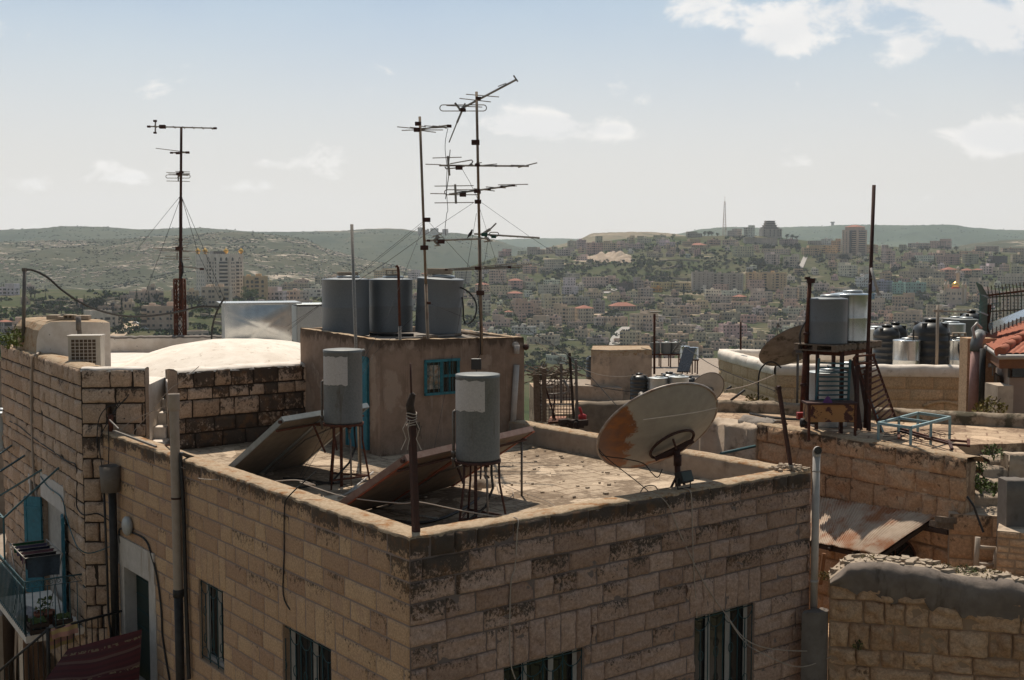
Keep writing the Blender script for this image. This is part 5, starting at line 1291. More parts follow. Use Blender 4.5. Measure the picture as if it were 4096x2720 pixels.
# ------------------------------------------------------------------ solar water heaters
M['primer'] = mat('pinkish_primer', (.22, .15, .125), (.17, .10, .08), 9, .7)
M['brownback'] = mat('brown_back_sheet', (.16, .12, .09), (.115, .082, .06), 5, .7, stain=(.22, .09, .05), st=(.55, .68), stscale=3, streak=True)
def heater(base, r_, ztank, h, label, primer, stk, tilt, post=True, seed=1):
 t = thing('solar_water_heater', V((base.x, base.y, ZR)), label, 'solar heater', 'solar water heaters on the near roof')
 tb = V((base.x, base.y, ztank))
 b_ = MB(); b_.lathe([(r_ * .985, 0), (r_ * 1.012, .02), (r_, .04), (r_, h - .06), (r_ * 1.014, h - .05), (r_ * 1.014, h - .005), (r_ * .98, h), (r_ * .5, h + .014), (.001, h + .02)], tb, 44)
 tk_ = b_.build('tank', M['galv'], t)
 a0, a1, z0, z1 = stk
 b_ = MB()
 def fs(x, y):
  a = R(a0 + (a1 - a0) * x) ; z = z0 + (z1 - z0) * y
  jag = .03 * NZ.noise(V((x * 7, y * 3, seed)))
  return tb + V((math.cos(a) * (r_ + .004), math.sin(a) * (r_ + .004), z + (jag if y in (0, 1) else 0)))
 b_.grid(fs, 16, 8); b_.build('sticker', M['label'], tk_, org=ORG[t.name])
 mR = M['rusto'] if primer else M['rust']
 mR = M['rustd'] if primer else M['rust']
 b_ = MB(); zt_ = ztank - .012
 b_.lathe([(r_ * .80, -.02), (r_ * 1.06, -.02), (r_ * 1.06, -.005), (r_ * 1.06, .02), (r_ * 1.03, .02), (r_ * 1.03, -.0), (r_ * .8, 0)], tb - Z3 * .02, 36)
 for a in (0, 60, 120): b_.bar(tb + dirv(a) * r_ * 1.02 - Z3 * .05, tb - dirv(a) * r_ * 1.02 - Z3 * .05, .03, .04)
 b_.build('ring', mR, t)
 k_ = V((base.x, base.y, 0))
 legs = [10, 130, 250] if seed == 1 else [-8, 112, 232]
 for a in legs:
  d = dirv(a); p0 = k_ + d * r_ * .97 + Z3 * (ztank - .05); p1 = k_ + d * r_ * .99 + Z3 * (ztank - .32); p2 = k_ + d * r_ * 1.38 + Z3 * (ZR + .01)
  b_ = MB(); b_.path([p0, p1, p2], .0165, 7); b_.build('leg', mR, t)
 b_ = MB()
 for i in range(len(legs)):
  a, c_ = legs[i], legs[(i + 1) % len(legs)]
  f_ = lambda a: k_ + dirv(a) * r_ * 1.28 + Z3 * (ZR + .16)
  b_.bar(f_(a), f_(c_), .018, .03)
 b_.build('brace', mR, t)
 b_ = MB(); q = k_ + V((-.03, -.05, 0)); b_.bar(q + Z3 * (ZR + .0), q + Z3 * (ztank - .05), .045, .045); b_.build('post', mR, t)
 q = k_ + V((.11, -.1, 0)); b_ = MB(); b_.path([q + Z3 * (ztank - .0), q + Z3 * (ztank - .25), q + V((.02, -.02, ztank - .27)), q + V((.03, -.02, ZR + .03)), q + V((-.4, .3, ZR + .03))], .017, 8); b_.lathe([(.026, 0), (.026, .07)], q + Z3 * (ztank - .16), 10); b_.build('feed_pipe', M['steel'], t)
 q = k_ + V((.19, -.04, 0)); b_ = MB(); pts = [q + Z3 * ztank, q + Z3 * (ztank - .2), q + V((.02, 0, ztank - .4)), q + V((-.08, -.08, ztank - .65)), q + V((-.35, -.25, ZR + .12)), q + V((-.9, -.35, ZR + .04))]
 b_.path(pts, .018, 8); b_.build('hose', M['blackpipe'], t)
 b_ = MB(); q = k_ - V((r_ + .035, -.02, 0)); b_.path([q + Z3 * (ztank - .12), q + Z3 * (ztank + h * .55), q + V((.03, 0, ztank + h * .57))], .02, 8)
 for zz in (.06, .16): b_.lathe([(.03, 0), (.03, .05)], q + Z3 * (ztank + zz - .1), 10)
 b_.build('overflow_pipe', M['steel'], t)
 TL, wd, sl = tilt
 up = (sl[0] - sl[1]); X_ = wd.normalized(); Ls = up.length; U_ = -up.normalized()
 N_ = X_.cross(U_).normalized()
 if N_.z < 0: N_ = -N_
 wdl = wd.length / 2
 for i in range(2):
  o_ = TL + X_ * (i * wdl + .012)
  w_ = wdl - .024
  c_ = o_ + X_ * w_ / 2 + U_ * Ls / 2 + N_ * .045
  b_ = MB(); b_.box(c_, (w_, Ls, .09), (X_, U_, N_)); pn = b_.build('collector', [M['primer'] if primer else M['panelside']], t)
  b_ = MB(); b_.box(c_ - N_ * .048, (w_ - .05, Ls - .05, .006), (X_, U_, N_)); b_.build('back_sheet', M['brownback'] if primer else M['panelback'], pn, org=ORG[t.name])
  b_ = MB(); b_.box(c_ + N_ * .048, (w_ - .06, Ls - .06, .006), (X_, U_, N_)); b_.build('cover', M['panelglass'], pn, org=ORG[t.name])
  if primer:
   b_ = MB()
   for s_ in (-1, 1): b_.box(c_ - N_ * .056 + X_ * s_ * (w_ / 2 - .035), (.07, Ls, .014), (X_, U_, N_))
   b_.build('rail', M['rusto'], pn, org=ORG[t.name])
  else:
   b_ = MB(); b_.box(c_ - N_ * .056 + X_ * (w_ * .42), (.05, Ls * .98, .014), (X_, U_, N_)); b_.build('rail', M['panelside'], pn, org=ORG[t.name])
  b_ = MB(); q = o_ + U_ * .06 + N_ * .03; b_.tube(q - X_ * .04, q + X_ * .02, .03, 10); b_.tube(q + X_ * (w_ - .0), q + X_ * (w_ + .03), .02, 8); b_.build('nozzle', M['rustd'], pn, org=ORG[t.name])
 b_ = MB(); q0 = TL + U_ * .22 - N_ * .04; b_.bar(q0 - X_ * .0, q0 + X_ * wd.length, .03, .03)
 for q in (q0 + X_ * wd.length * .4, q0 + X_ * wd.length * .62): b_.bar(q, V((tb.x, tb.y, ztank - .06)) + (q - tb) * .12, .03, .03); b_.bar(q, V((q.x, q.y, ZR + .5)).lerp(V((tb.x, tb.y, ZR + .6)), .4), .025, .025)
 b_.build('support', mR, t)
 q1 = TL + X_ * (wd.length * .97) + U_ * .25 - N_ * .05
 b_ = MB(); b_.tube(V((q1.x, q1.y, ZR)), q1, .018, 8); b_.build('prop', M['steel'], t)
 b_ = MB(); q = TL + U_ * (Ls - .06) - N_ * .06 + X_ * .3; b_.path([q, q + X_ * wdl * .7, q + X_ * wdl * .7 - U_ * Ls * .62 - N_ * .02, V((tb.x - r_ * .6, tb.y + .1, ztank - .1))], .014, 7); b_.build('return_pipe', M['steel'], t)
 return t
def slope(u, v, z, yaw, tl, ln, w_):
 a, t = R(yaw), R(tl)
 return (atz(u, v, z), dirv(yaw) * w_, (V((0, 0, 0)), V((-math.sin(a) * math.cos(t), math.cos(a) * math.cos(t), -math.sin(t))) * ln))
heater(V((-2.77, 19.2, 0)), .315, -2.64, 1.2, 'left solar water heater with torn pale sticker on its tank, standing by the door', False, (200, 292, .64, 1.1),
       slope(283.5, 421.5, -2.534, 58.3, 36.9, 1.93, 2.18), seed=1)
heater(V((-.475, 16.25, 0)), .305, -2.75, 1.19, 'right solar water heater with red primed collector rails, nearest the camera', True, (180, 290, .70, 1.12),
       slope(407, 460.8, -2.666, 57.8, 33.4, 1.88, 3.31), seed=2)
for (x0, y0, x1, y1, r_, m_, lb) in ((650, 965, 1240, 1065, .018, 'alu', 'pale pipe lying on the deck under the right collectors'), (345, 880, 700, 690, .022, 'alu', 'pale pipe leaning at the foot of the right collectors'), (410, 850, 655, 645, .016, 'pvcw', 'thin white pipe lying between the two heaters')):
 mb = MB(); mb.tube(cz('A5', x0, y0, ZR + .04), cz('A5', x1, y1, ZR + .04 if y1 > 900 else ZR + .1), r_, 8); tag(mb.build('pipe', M[m_]), lb, 'pipe')
cable('hose', [cz('A5', -150, 700, ZR + .03), cz('A5', 60, 715, ZR + .03), cz('A5', 250, 745, ZR + .03), cz('A5', 340, 735, ZR + .03), cz('A5', 400, 700, ZR + .06)], .02, M['blackpipe'], 'black hose lying on the deck under the left heater', 'hose', sub=4)
cable('hose', [cz('A5', 850, 1080, ZR + .05), cz('A5', 1050, 1100, ZR + .04), cz('A5', 1250, 1065, ZR + .03), cz('A5', 1450, 980, ZR + .03), cz('A5', 1600, 880, ZR + .03)], .022, M['blackpipe'], 'black hose lying on the deck under the right heater', 'hose', sub=4)
for i, (pts, lb) in enumerate((([(0, 560), (120, 590), (300, 600), (520, 640), (700, 650), (760, 670)], 'pale wire trailing over the deck in front of the turquoise door'), ([(280, 660), (330, 620), (470, 630), (620, 670), (740, 640)], 'looped pale wire on the deck behind the left heater stand'), ([(1830, 760), (2000, 830), (2200, 900), (2300, 960)], 'pale wire running over the sunlit deck to the parapet'), ([(1760, 740), (1790, 830), (1850, 880), (1910, 850), (1900, 810)], 'small loop of wire on the sunlit deck by the prop'))):
 cable('wire', [cz('A5', x, y, ZR + .05) for x, y in pts], .006, M['wirel'], lb, 'wire', sub=5)
mb = MB(); p = cz('A5', 1640, 770, ZR)
mb.grid(lambda x, y: p + V((math.cos(x * 6.283) * (1 - y) ** .6 * .22, math.sin(x * 6.283) * (1 - y) ** .6 * .2, .19 * y ** .7 * (1 + .4 * NZ.noise(V((x * 5, y * 3, 1)))) - .01)) * 1.0, 20, 8)
tag(mb.build('mortar_lump', M['block']), 'rough lump of mortar on the deck behind the right heater', 'rubble')
mb = MB(); rd = random.Random(2)
for i in range(170):
 p_ = W(rd.uniform(.5, 6.9), rd.uniform(.5, 6.2), ZR + .02); s_ = rd.uniform(.012, .04); mb.box(p_, (s_ * 1.6, s_, s_ * .8), (dirv(rd.uniform(0, 90)), dirv(rd.uniform(90, 180)), Z3))
tag(mb.build('grit', M['block']), kind='stuff')
p0, p1 = W(.22, .2, ZP - .05), aty(*c2('A5', 1000, 105), 14.05)
post = thing('corner_post', p0, 'dark rusty post with rope and wire tied round its top at the parapet corner', 'post')
mb = MB(); mb.bar(p0, p1, .072, .072, up=e1); mb.bar(p0 - Z3 * .25, p0 + Z3 * .12, .078, .078, up=e1); mb.build('post', M['rustd'], post)
mb = MB(); q = p1; mb.path([q - Z3 * .05, q + V((-.02, 0, .08)), q + V((.01, 0, .2)), q + V((.03, 0, .22))], .05, 7, rs=[.055, .05, .04, .03]); mb.build('stump', M['woodd'], post)
mb = MB(); mb.tube(q + V((0, 0, .15)), aty(*c2('A4', 907, 835), 14.05), .013, 6); mb.build('spike', M['rustd'], post)
mb = MB()
for i in range(5):
 zz = -.02 - i * .035; mb.path([p1 + V((.062 * math.cos(a * .5236), .062 * math.sin(a * .5236), zz + .01 * math.sin(a + i))) for a in range(13)], .007, 5)
for sx_ in (-1, 1, -.4): mb.path([p1 + V((.05 * sx_, -.05, -.1)), p1 + V((.10 * sx_, -.07, -.2)), p1 + V((.06 * sx_, -.06, -.32)), p1 + V((.12 * sx_, -.08, -.45))], .006, 5)
mb.build('rope', M['wirel'], post)
mb = MB()
for i in range(8): mb.path([p1 + V((.05, -.03, -.15)), p1 + V((.09 + .02 * rn.random(), -.06, -.18 + .12 * rn.uniform(-1, 1))), p1 + V((.07 + .06 * rn.random(), -.05, -.22 + .1 * rn.uniform(-1, 1)))], .003, 4)
mb.build('wire', M['wire'], post)
# ------------------------------------------------------------------ the big rusty dish
Dc = aty(657.8, 427, 17.35)
fw = V((0, cp, -sp)); upc = V((0, sp, cp)); rt_ = V((1, 0, 0))
bn = (fw * .62 + rt_ * -.32 + upc * .72).normalized()
maj = bn.cross(fw).normalized()
if maj.x < 0: maj = -maj
mnr = bn.cross(maj).normalized()
dish = thing('satellite_dish', V((Dc.x, Dc.y, ZR)), 'large satellite dish with rust-eaten back on a tripod behind the front parapet', 'satellite dish')
RD = .955
m_, nt, bs = newmat('rusting_white_paint'); k = NT(nt)
tcn = k.n('ShaderNodeAttribute', attribute_name='c'); sx = k.n('ShaderNodeSeparateXYZ'); k.l(tcn.outputs['Vector'], sx.inputs[0])
nz = k.noise(4, 10, .72, k.pos(), .4); f = k.ramp(k.math('ADD', sx.outputs[0], k.math('MULTIPLY', k.math('SUBTRACT', nz, .5), 1.7)), .48, .66)
rc = k.mix(k.ramp(k.noise(7, 6, .6, k.pos()), .3, .7), (.30, .105, .025), (.17, .07, .04)); rc = k.mix(sx.outputs[1], rc, (.16, .09, .07))
c = k.mix(k.ramp(k.noise(6, 6, .6, k.pos()), .3, .7), (.36, .32, .28), (.30, .265, .235)); c = k.mix(f, c, rc)
k.l(c, bs.inputs['Base Color']); bs.inputs['Roughness'].default_value = .6
mb = MB()
def dsh(x, y, d=0):
 a = x * 2 * math.pi; r_ = RD * y; return Dc + (maj * math.cos(a) + mnr * math.sin(a)) * r_ + bn * (.20 * (y * y - 1) + d)
def rustc(x, y):
 a = x * 2 * math.pi; p_ = dsh(x, y); rel = p_ - Dc; X_ = rel.dot(rt_) / RD; Y_ = rel.dot(upc) / RD
 v = min(1.0, .54 + (-.42 - X_ + .10 * Y_) * 2.0) - max(0, Y_ - .30 + .35 * (X_ + .6)) * 1.8
 v = max(v, .66 - 6 * math.hypot(X_ + .30, Y_ - .27))
 v = max(v, .58 - 5 * math.hypot(X_ - .10, (Y_ + .32) * 1.3 - .0))
 v = max(v, .62 - 8 * abs((1 - y) - .02)) if X_ > .2 and Y_ < -.1 else v
 v = max(v, .75 - 5.5 * abs(Y_ + .62 - X_ * .25)) if -.6 < X_ < .5 else v
 w_ = max(0, min(1, (-X_ - .62) * 3)) * (1 if Y_ < .0 else .3)
 return (max(0, v), w_, 0)
mb.grid(lambda x, y: dsh(x, .02 + .98 * y, 0), 96, 30, cf=lambda x, y: rustc(x, .02 + .98 * y))
mb.grid(lambda x, y: dsh(1 - x, .02 + .98 * y, .012), 96, 30, cf=lambda x, y: (.1, 0, 0))
mb.build('reflector', m_, dish)
mb = MB(); mb.path([Dc + (maj * math.cos(i * math.pi / 40) + mnr * math.sin(i * math.pi / 40)) * (RD + .002) + bn * .005 for i in range(81)], .02, 6); mb.build('rim', mat('rim_steel', (.36, .33, .30), (.22, .13, .09), 6, .5, .3), dish)
rc_ = Dc + rt_ * .05 - upc * .20
def on_back(dx, dy):
 """point on the back of the bowl below/right of the centre"""
 p_ = maj * dx + mnr * dy; y = p_.length / RD
 return Dc + p_ + bn * (.20 * (y * y - 1) - .045)
gx = None
mcx, mcy = .0, .0
lo = 1 if (mnr.dot(upc)) < 0 else -1
mb = MB(); pts = [on_back(.10 + .36 * math.cos(i * math.pi / 20), lo * (.30 + .34 * math.sin(i * math.pi / 20))) for i in range(41)]
mb.path(pts, .022, 6); mb.bar(on_back(-.22, lo * .42) - bn * .04, on_back(.42, lo * .42) - bn * .04, .06, .06); mb.build('mount_ring', M['rustd'], dish)
q = on_back(.13, lo * .42) - bn * .06
mb = MB(); mb.tube(q + Z3 * .02, V((q.x + .03, q.y - .02, ZR)), .045, 10); mb.lathe([(.06, 0), (.06, .16)], V((q.x + .01, q.y, q.z - .22)), 10); mb.build('pole', M['rustd'], dish)
mb = MB(); mb.bar(q, on_back(.12, lo * .05) - bn * .03, .025, .025); mb.build('tilt_bar', M['rustd'], dish)
for a in (-150, -30, 80):
 mb = MB(); mb.tube(V((q.x + .02, q.y, ZR + .52)), V((q.x + .02, q.y, ZR)) + dirv(a) * .33, .02, 7); mb.build('leg', M['rustd'], dish)
mb = MB(); fp_ = Dc + bn * .62; mb.tube(Dc + maj * RD * .96, fp_, .012, 6); mb.tube(Dc - maj * RD * .96, fp_, .012, 6); mb.tube(fp_ - bn * .1, fp_ + bn * .05, .04, 10); mb.build('feed_arm', M['steel'], dish)
cable('wire', [cy('A6', 660, 1110, 17.2), cy('A6', 700, 1170, 17.2), cy('A6', 900, 1200, 17.1), cy('A6', 1060, 1240, 17.1), cy('A6', 1130, 1320, 17.1), cy('A6', 1190, 1365, 17.2), cy('A6', 1230, 1290, 17.2)], .008, M['wire'], 'dark wire drooping from the rusty dish rim to its pole', 'wire', sub=5)
cable('wire', [cy('A6', 665, 1120, 17.2), cy('A6', 760, 1215, 17.0), cy('A6', 1000, 1400, 16.9), cy('A6', 1115, 1500, 16.8)], .007, M['wire'], 'taut wire from the rusty dish rim down to the parapet', 'wire', sub=3)
cable('wire', [cy('A6', 1030, 1510, 16.7), cy('A6', 1060, 1460, 16.8), cy('A6', 1110, 1437, 16.9), cy('A6', 1165, 1445, 17), cy('A6', 1190, 1480, 17)], .008, M['wire'], 'wire loop standing up beside the rusty dish tripod', 'wire', sub=4)
p = onpl(*c2('A6', 1425, 1455), C0 + e2 * .12, e1); p.z = ZP + .02
fl = thing('floodlight', p, 'black floodlight on the front parapet beside the rusty dish', 'floodlight')
ax_ = (e1, (e2 * .75 + Z3 * -.3).normalized(), (e2 * .35 + Z3 * .9).normalized()); ax_ = (e1, ax_[1], e1.cross(ax_[1]) if e1.cross(ax_[1]).z > 0 else -e1.cross(ax_[1]))
o_ = p + Z3 * .17
mb = MB(); mb.box(o_, (.24, .13, .17), ax_); mb.build('housing', M['blackpipe'], fl, bevel=.012)
mb = MB(); mb.box(o_ - ax_[1] * .068, (.20, .008, .13), ax_); mb.build('glass', mat('lamp_glass', (.045, .055, .045), None, 5, .3), fl)
mb = MB(); mb.path([o_ - e1 * .13 + Z3 * .0, o_ - e1 * .13 - Z3 * .16, o_ + e1 * .13 - Z3 * .16, o_ + e1 * .13], .011, 5); mb.build('bracket', M['black'], fl)
mb = MB()
pc = W(A_ - .25, .25, ZP)
for i in range(46):
 a = rn.random() * 6.28; q = rn.random() ** .7 * .3; s_ = rn.uniform(.02, .06)
 mb.box(pc + V((math.cos(a) * q, math.sin(a) * q, .02 + s_ * .3 + .05 * (1 - q / .3))), (s_ * 1.5, s_, s_), (dirv(a * 57), dirv(a * 57 + 90), Z3))
tag(mb.build('rubble', M['block']), 'small heap of mortar rubble on the right parapet corner', 'rubble')
mb = MB(); mb.bar(pc + V((.05, 0, 0)), aty(778.5, 386, 18.3), .05, .05); q = aty(778.5, 386, 18.3)
for i in range(7): mb.path([q + V((0, -.02, -.05)), q + V((rn.uniform(-.08, .05), -.04, rn.uniform(-.1, .06))), q + V((rn.uniform(-.1, .05), -.03, rn.uniform(-.12, .04)))], .004, 4)
tag(mb.build('rod', M['rustd']), 'leaning rusty rod standing on the right parapet corner', 'rod')
pb = W(A_ + .02, -.12, 0)
tp = onpl(*c2('A8', 563, 185), pb, e1); bt = onpl(*c2('A8', 548, 1130), pb, e1)
vp = thing('vent_pipe', bt, 'grey-white vent pipe with elbow top at the right end of the front wall', 'pipe')
mb = MB(); mb.tube(V((tp.x, tp.y, bt.z)), tp, .058, 16); mb.build('pipe', M['pvcw'], vp)
mb = MB(); mb.path([tp - Z3 * .02, tp + Z3 * .03, tp + V((0, -.02, .07)), tp + V((0, -.05, .085)), tp + V((0, -.09, .085))], .064, 16, caps=False); mb.path([tp + V((0, -.088, .085)), tp + V((0, -.03, .085))], .054, 16)
mb.m = [0] * 64 + [1] * (len(mb.f) - 64); mb.build('elbow', [M['pvcw'], M['black']], vp)
mb = MB(); zz = bt.z + (tp.z - bt.z) * .17; mb.lathe([(.064, 0), (.064, .05)], V((tp.x, tp.y, zz)), 16); mb.lathe([(.062, 0), (.062, .02)], V((tp.x, tp.y, tp.z - .26)), 16); mb.build('collar', M['pvcw'], vp)
# ================================================================== the old house on the left
Pc = V((-8.3, 22.56, 0)); dF = dirv(5); dL = dirv(123.3); nF = V((dF.y, -dF.x, 0)); nL = V((-dL.y, dL.x, 0))
if nL.x > 0: nL = -nL
ZL = -2.08
old = thing('old_stone_house', Pc + dL * 3 + Z3 * GZ, 'old whitewashed-roof stone house with corner pier and balcony at the left edge', 'house')
def fpl(c_, x, y, d=0): return onpl(*c2(c_, x, y), Pc + nF * d, dF)
def Lpl(c_, x, y, d=0): return onpl(*c2(c_, x, y), Pc + nL * d, dL)
def svF(p): return ((p - V((Pc.x, Pc.y, p.z))).dot(dF), ZL - p.z)
def svL(p): return ((p - V((Pc.x, Pc.y, p.z))).dot(dL), ZL - p.z)
wF = svF(fpl('A1', 1137, 600))[0]
h0, h1 = svF(fpl('A1', 838, 838)), svF(fpl('A1', 908, 912))
lichF = lambda s, v, q: .36 if q else max(0, 1 - v / .5) * .22 + .12
cso = [.36, .30, .40, .48, .36, .34, .42]
mb = MB()
oF = V((Pc.x, Pc.y, ZL))
masonry(mb, oF, dF, nF, wF, 1.32, cso, [(h0[0], h1[0], h0[1], h1[1])], [], 21, (.4, .7), .04, .035, lichF, reveal=.34, thick=.34, gap=.013)
masonry(mb, oF - Z3 * 1.32, dF, nF, .46, 5.5, [.42, .38, .45], [], [], 22, (.5, .5), .055, .03, lichF, gap=.014)
mb.add([oF + dF * wF, oF + dF * wF - nF * .36, oF + dF * wF - nF * .36 - Z3 * 1.35, oF + dF * wF - Z3 * 1.35], [(0, 1, 2, 3)], 0, (.5, .2, .1))
mb.add([oF + dF * .46 - Z3 * 1.33, oF + dF * .46 - nF * .5 - Z3 * 1.33, oF + dF * .46 - nF * .5 - Z3 * 9, oF + dF * .46 - Z3 * 9], [(0, 1, 2, 3)], 0, (.4, .1, .1))
mb.build('front_wall', M['stone_o'], old)
b = MB()
def ptop(p, d, inn, L, th, z, n_=50, sd=3):
 def fn(x, y):
  k_ = NZ.noise(V((x * L * 3, y * 2, sd)))
  prof = [(-.03, -.05), (0, 0), (.3, .03), (.7, .03), (1, 0), (1.0, -.2)]
  t, zz = prof[round(y * 5)]
  return p + d * (x * L) + inn * (t * th + .02 * k_) + Z3 * (z + zz + .03 * k_)
 return fn
b.grid(ptop(V((Pc.x, Pc.y, 0)), dF, -nF, wF, .36, ZL), 40, 5)
b.build('wall_top', M['white'], old)
b = MB(); b.grid(ptop(V((Pc.x, Pc.y, 0)) + dL * .2, dL, -nL, 7.4, .5, ZL + .0, sd=8), 60, 5); b.build('wall_top', M['coping'], old)
def rect(pts, c_='LB'):
 q = [svL(Lpl(c_, *p)) for p in pts]; ss = [a[0] for a in q]; vv = [a[1] for a in q]
 return (min(ss), max(ss), min(vv), max(vv))
a = svL(Lpl('LB', 362, 640)); bb = svL(Lpl('LB', 240, 555)); cc = svL(Lpl('LB', 362, 1185))
DR = (a[0], bb[0], (a[1] + bb[1]) / 2 - .05, cc[1] + .1)
wa = svL(Lpl('LB', 222, 500)); wb = svL(Lpl('LB', 178, 470)); wc = svL(Lpl('LB', 222, 885))
WL_ = (wa[0], wb[0] + .05, (wa[1] + wb[1]) / 2, wc[1])
print('L openings', DR, WL_, wF)
lichO = lambda s, v, q: .26 if q else max(0, 1 - v / .7) * .22
mb = MB(); masonry(mb, oF, dL, nL, 8.2, 6.5, [.33, .28, .36, .30, .38], [DR, WL_], [], 23, (.32, .8), .035, .03, lichO, gap=.012)
mb.build('side_wall', M['stone_o'], old)
def PO(s, v, d):
 p_ = V((Pc.x, Pc.y, 0)) + dL * s + nL * d; return V((p_.x, p_.y, ZL - v))
b = MB()
b.prism([V((Pc.x, Pc.y, 0)) - nF * .05 - nL * .05, V((Pc.x, Pc.y, 0)) + dF * .44 - nF * .05, V((Pc.x, Pc.y, 0)) + dF * .44 - nF * .5 - nL * 1.0, V((Pc.x, Pc.y, 0)) + dL * 8.1 - nL * 1, V((Pc.x, Pc.y, 0)) + dL * 8.1 - nL * .3, V((Pc.x, Pc.y, 0)) + dL * .5 - nL * .3], GZ, ZL - 6.3)
b.build('wall', M['stone_o'], old)
ws = mat('white_surround', (.52, .49, .46), (.45, .42, .39), 5, .9, stain=(.3, .25, .2), st=(.6, .75), stscale=4)
b = MB()
slab(b, PO, WL_[1], WL_[1] + .22, WL_[2] - .2, WL_[3] + .3, -.2, .03); slab(b, PO, WL_[0] - .06, WL_[0], WL_[2], WL_[3] + .2, -.2, .03); slab(b, PO, WL_[0], WL_[1], WL_[3], WL_[3] + .16, -.25, .08)
f = b.build('window_frame', ws, old)
b = MB(); slab(b, PO, WL_[0], WL_[1], WL_[2], WL_[3], -.21, -.19); b.build('pane', M['plaster_in'], f, org=ORG[old.name])
b = MB(); slab(b, PO, DR[0] - .12, DR[1] + .02, DR[2] - .55, DR[2], -.2, .04); b.build('lintel', ws, old)
b = MB(); slab(b, PO, DR[0], DR[1], DR[2], DR[3], -.14, -.10); d_ = b.build('door', mat('door_white', (.36, .35, .33), None, 5, .7), old)
def shutter(s, ang, w_, name='shutter'):
 h_ = dL * math.cos(R(ang)) + nL * math.sin(R(ang)); o_ = PO(s, 0, .05); o_.z = 0
 b = MB(); x, y = h_, h_.cross(Z3).normalized()
 z0, z1 = ZL - DR[3] + .05, ZL - DR[2] - .02
 b.box(o_ + x * w_ / 2 + Z3 * (z0 + z1) / 2, (w_, .035, z1 - z0), (x, y, Z3))
 for zz in (.12, .5, .88):
  b.box(o_ + x * w_ / 2 + Z3 * (z0 + (z1 - z0) * zz), (w_ * .96, .055, .1), (x, y, Z3))
 for q in (.05, .95): b.box(o_ + x * w_ * q + Z3 * (z0 + z1) / 2, (.07, .055, (z1 - z0) * .98), (x, y, Z3))
 b.build(name, M['tealb'], old)
shutter(DR[0] + .02, 170, .42); shutter(DR[1] - .02, 35, .45)
t = thing('vaulted_block', aty(75, 345, 26.2) * 1 + V((0, .6, -1.0)), 'whitewashed vaulted roof block with rounded shoulder behind the air conditioner', 'roof block')
Yv = 26.0; zT = -1.34
q0, q1 = aty(36, 340, Yv + .3), aty(111, 340, Yv); vx = V((q1.x - q0.x, q1.y - q0.y, 0)); Lv = vx.length; vx.normalize(); vy = dL
prof = [(0, -3.0), (.0, -2.0), (.02, -1.75), (.08, -1.55), (.2, -1.42), (.36, -1.36), (.7, -1.335), (Lv, zT), (Lv + .0, -3.0)]
n = len(prof); dd = 2.6; mb = MB()
vs = []
for dy in [0, .02, .6, 1.2, 1.8, dd]:
 for x, z in prof:
  k_ = NZ.noise(V((x * 3, dy * 3, 4)))
  p_ = V((q0.x, q0.y, 0)) + vx * (x + .02 * k_) + vy * dy
  vs.append(V((p_.x, p_.y, z + .03 * k_)))
fs = [tuple(range(n))[::-1]]; ms = [0]
for j in range(5):
 for i in range(n - 1): fs.append((j * n + i, j * n + i + 1, (j + 1) * n + i + 1, (j + 1) * n + i)); ms.append(0 if i == n - 2 else 1)
mb.add(vs, fs, 0); mb.m = ms
mb.build('vault', [M['white'], M['coping']], t)
mb = MB(); p = cy('A1', 615, 160, Yv - .12); mb.tube(cy('A1', 632, 360, Yv - .06), p, .05, 8); mb.tube(p - Z3 * .22, p + Z3 * .08, .06, 8); tag(mb.build('pipe', M['steel']), 'rusty-topped pipe running up the white vaulted block', 'pipe')
for i, (x0, x1, y0, y1, hol, lb) in enumerate(((365, 450, 128, 175, False, 'pale block at the left of the row on the white vaulted block'), (500, 575, 122, 172, True, 'broken hollow block in the middle of the row on the vaulted block'), (580, 690, 122, 165, False, 'long pale block at the right of the row on the vaulted block'), (450, 500, 140, 165, False, 'small stone between the blocks on the white vaulted block'))):
 a_, b_ = cy('A1', x0, y1, Yv + .5), cy('A1', x1, y0, Yv + .5)
 block_on(V(((a_.x + b_.x) / 2, Yv + .6, zT + .02)), b_.x - a_.x, .28, max(.07, (y1 - y0) * .1276 * .8 * Yv / F), rn.uniform(-6, 12), lb, hollow=hol)
pa = cy('A1', 665, 545, 24.2)
ac = thing('air_conditioner', pa, 'cream air conditioner box with square grille before the white vaulted block', 'air conditioner')
xa = dirv(8); ya = V((-xa.y, xa.x, 0)); wA = .64; hA = .68; dA = .42
oA = pa + Z3 * hA / 2 + ya * dA / 2
mb = MB(); mb.box(oA, (wA, dA, hA), (xa, ya, Z3)); mb.box(oA + Z3 * (hA / 2 + .012), (wA + .05, dA + .05, .025), (xa, ya, Z3)); mb.build('case', M['ac'], ac)
mb = MB(); mb.box(oA - ya * (dA / 2 + .004) - xa * .02, (wA * .78, .01, hA * .84), (xa, ya, Z3)); mb.build('vent', M['acdark'], ac)
mb = MB()
for i in range(9): q = oA - ya * (dA / 2 + .012) - Z3 * hA * .42 + Z3 * hA * .84 * i / 8; mb.bar(q - xa * (wA * .41), q + xa * (wA * .37), .012, .012)
for i in range(7): q = oA - ya * (dA / 2 + .012) - xa * wA * .41 + xa * wA * .78 * i / 6; mb.bar(q - Z3 * hA * .42, q + Z3 * hA * .42, .012, .012)
for i in range(8): q = oA - xa * (wA / 2 + .006) - Z3 * hA * .4 + Z3 * hA * .8 * i / 7; mb.bar(q - ya * dA * .4, q + ya * dA * .4, .012, .012)
mb.build('grille', M['ac'], ac)
mb = MB(); p = cy('A1', 600, 520, 23.6); mb.lathe([(.13, 0), (.13, .02), (.10, .12), (.001, .16)], p - Z3 * .1, 18); tag(mb.build('cap', M['zinc']), 'small grey cowl on the wall top in front of the air conditioner', 'vent')
zr = -2.42
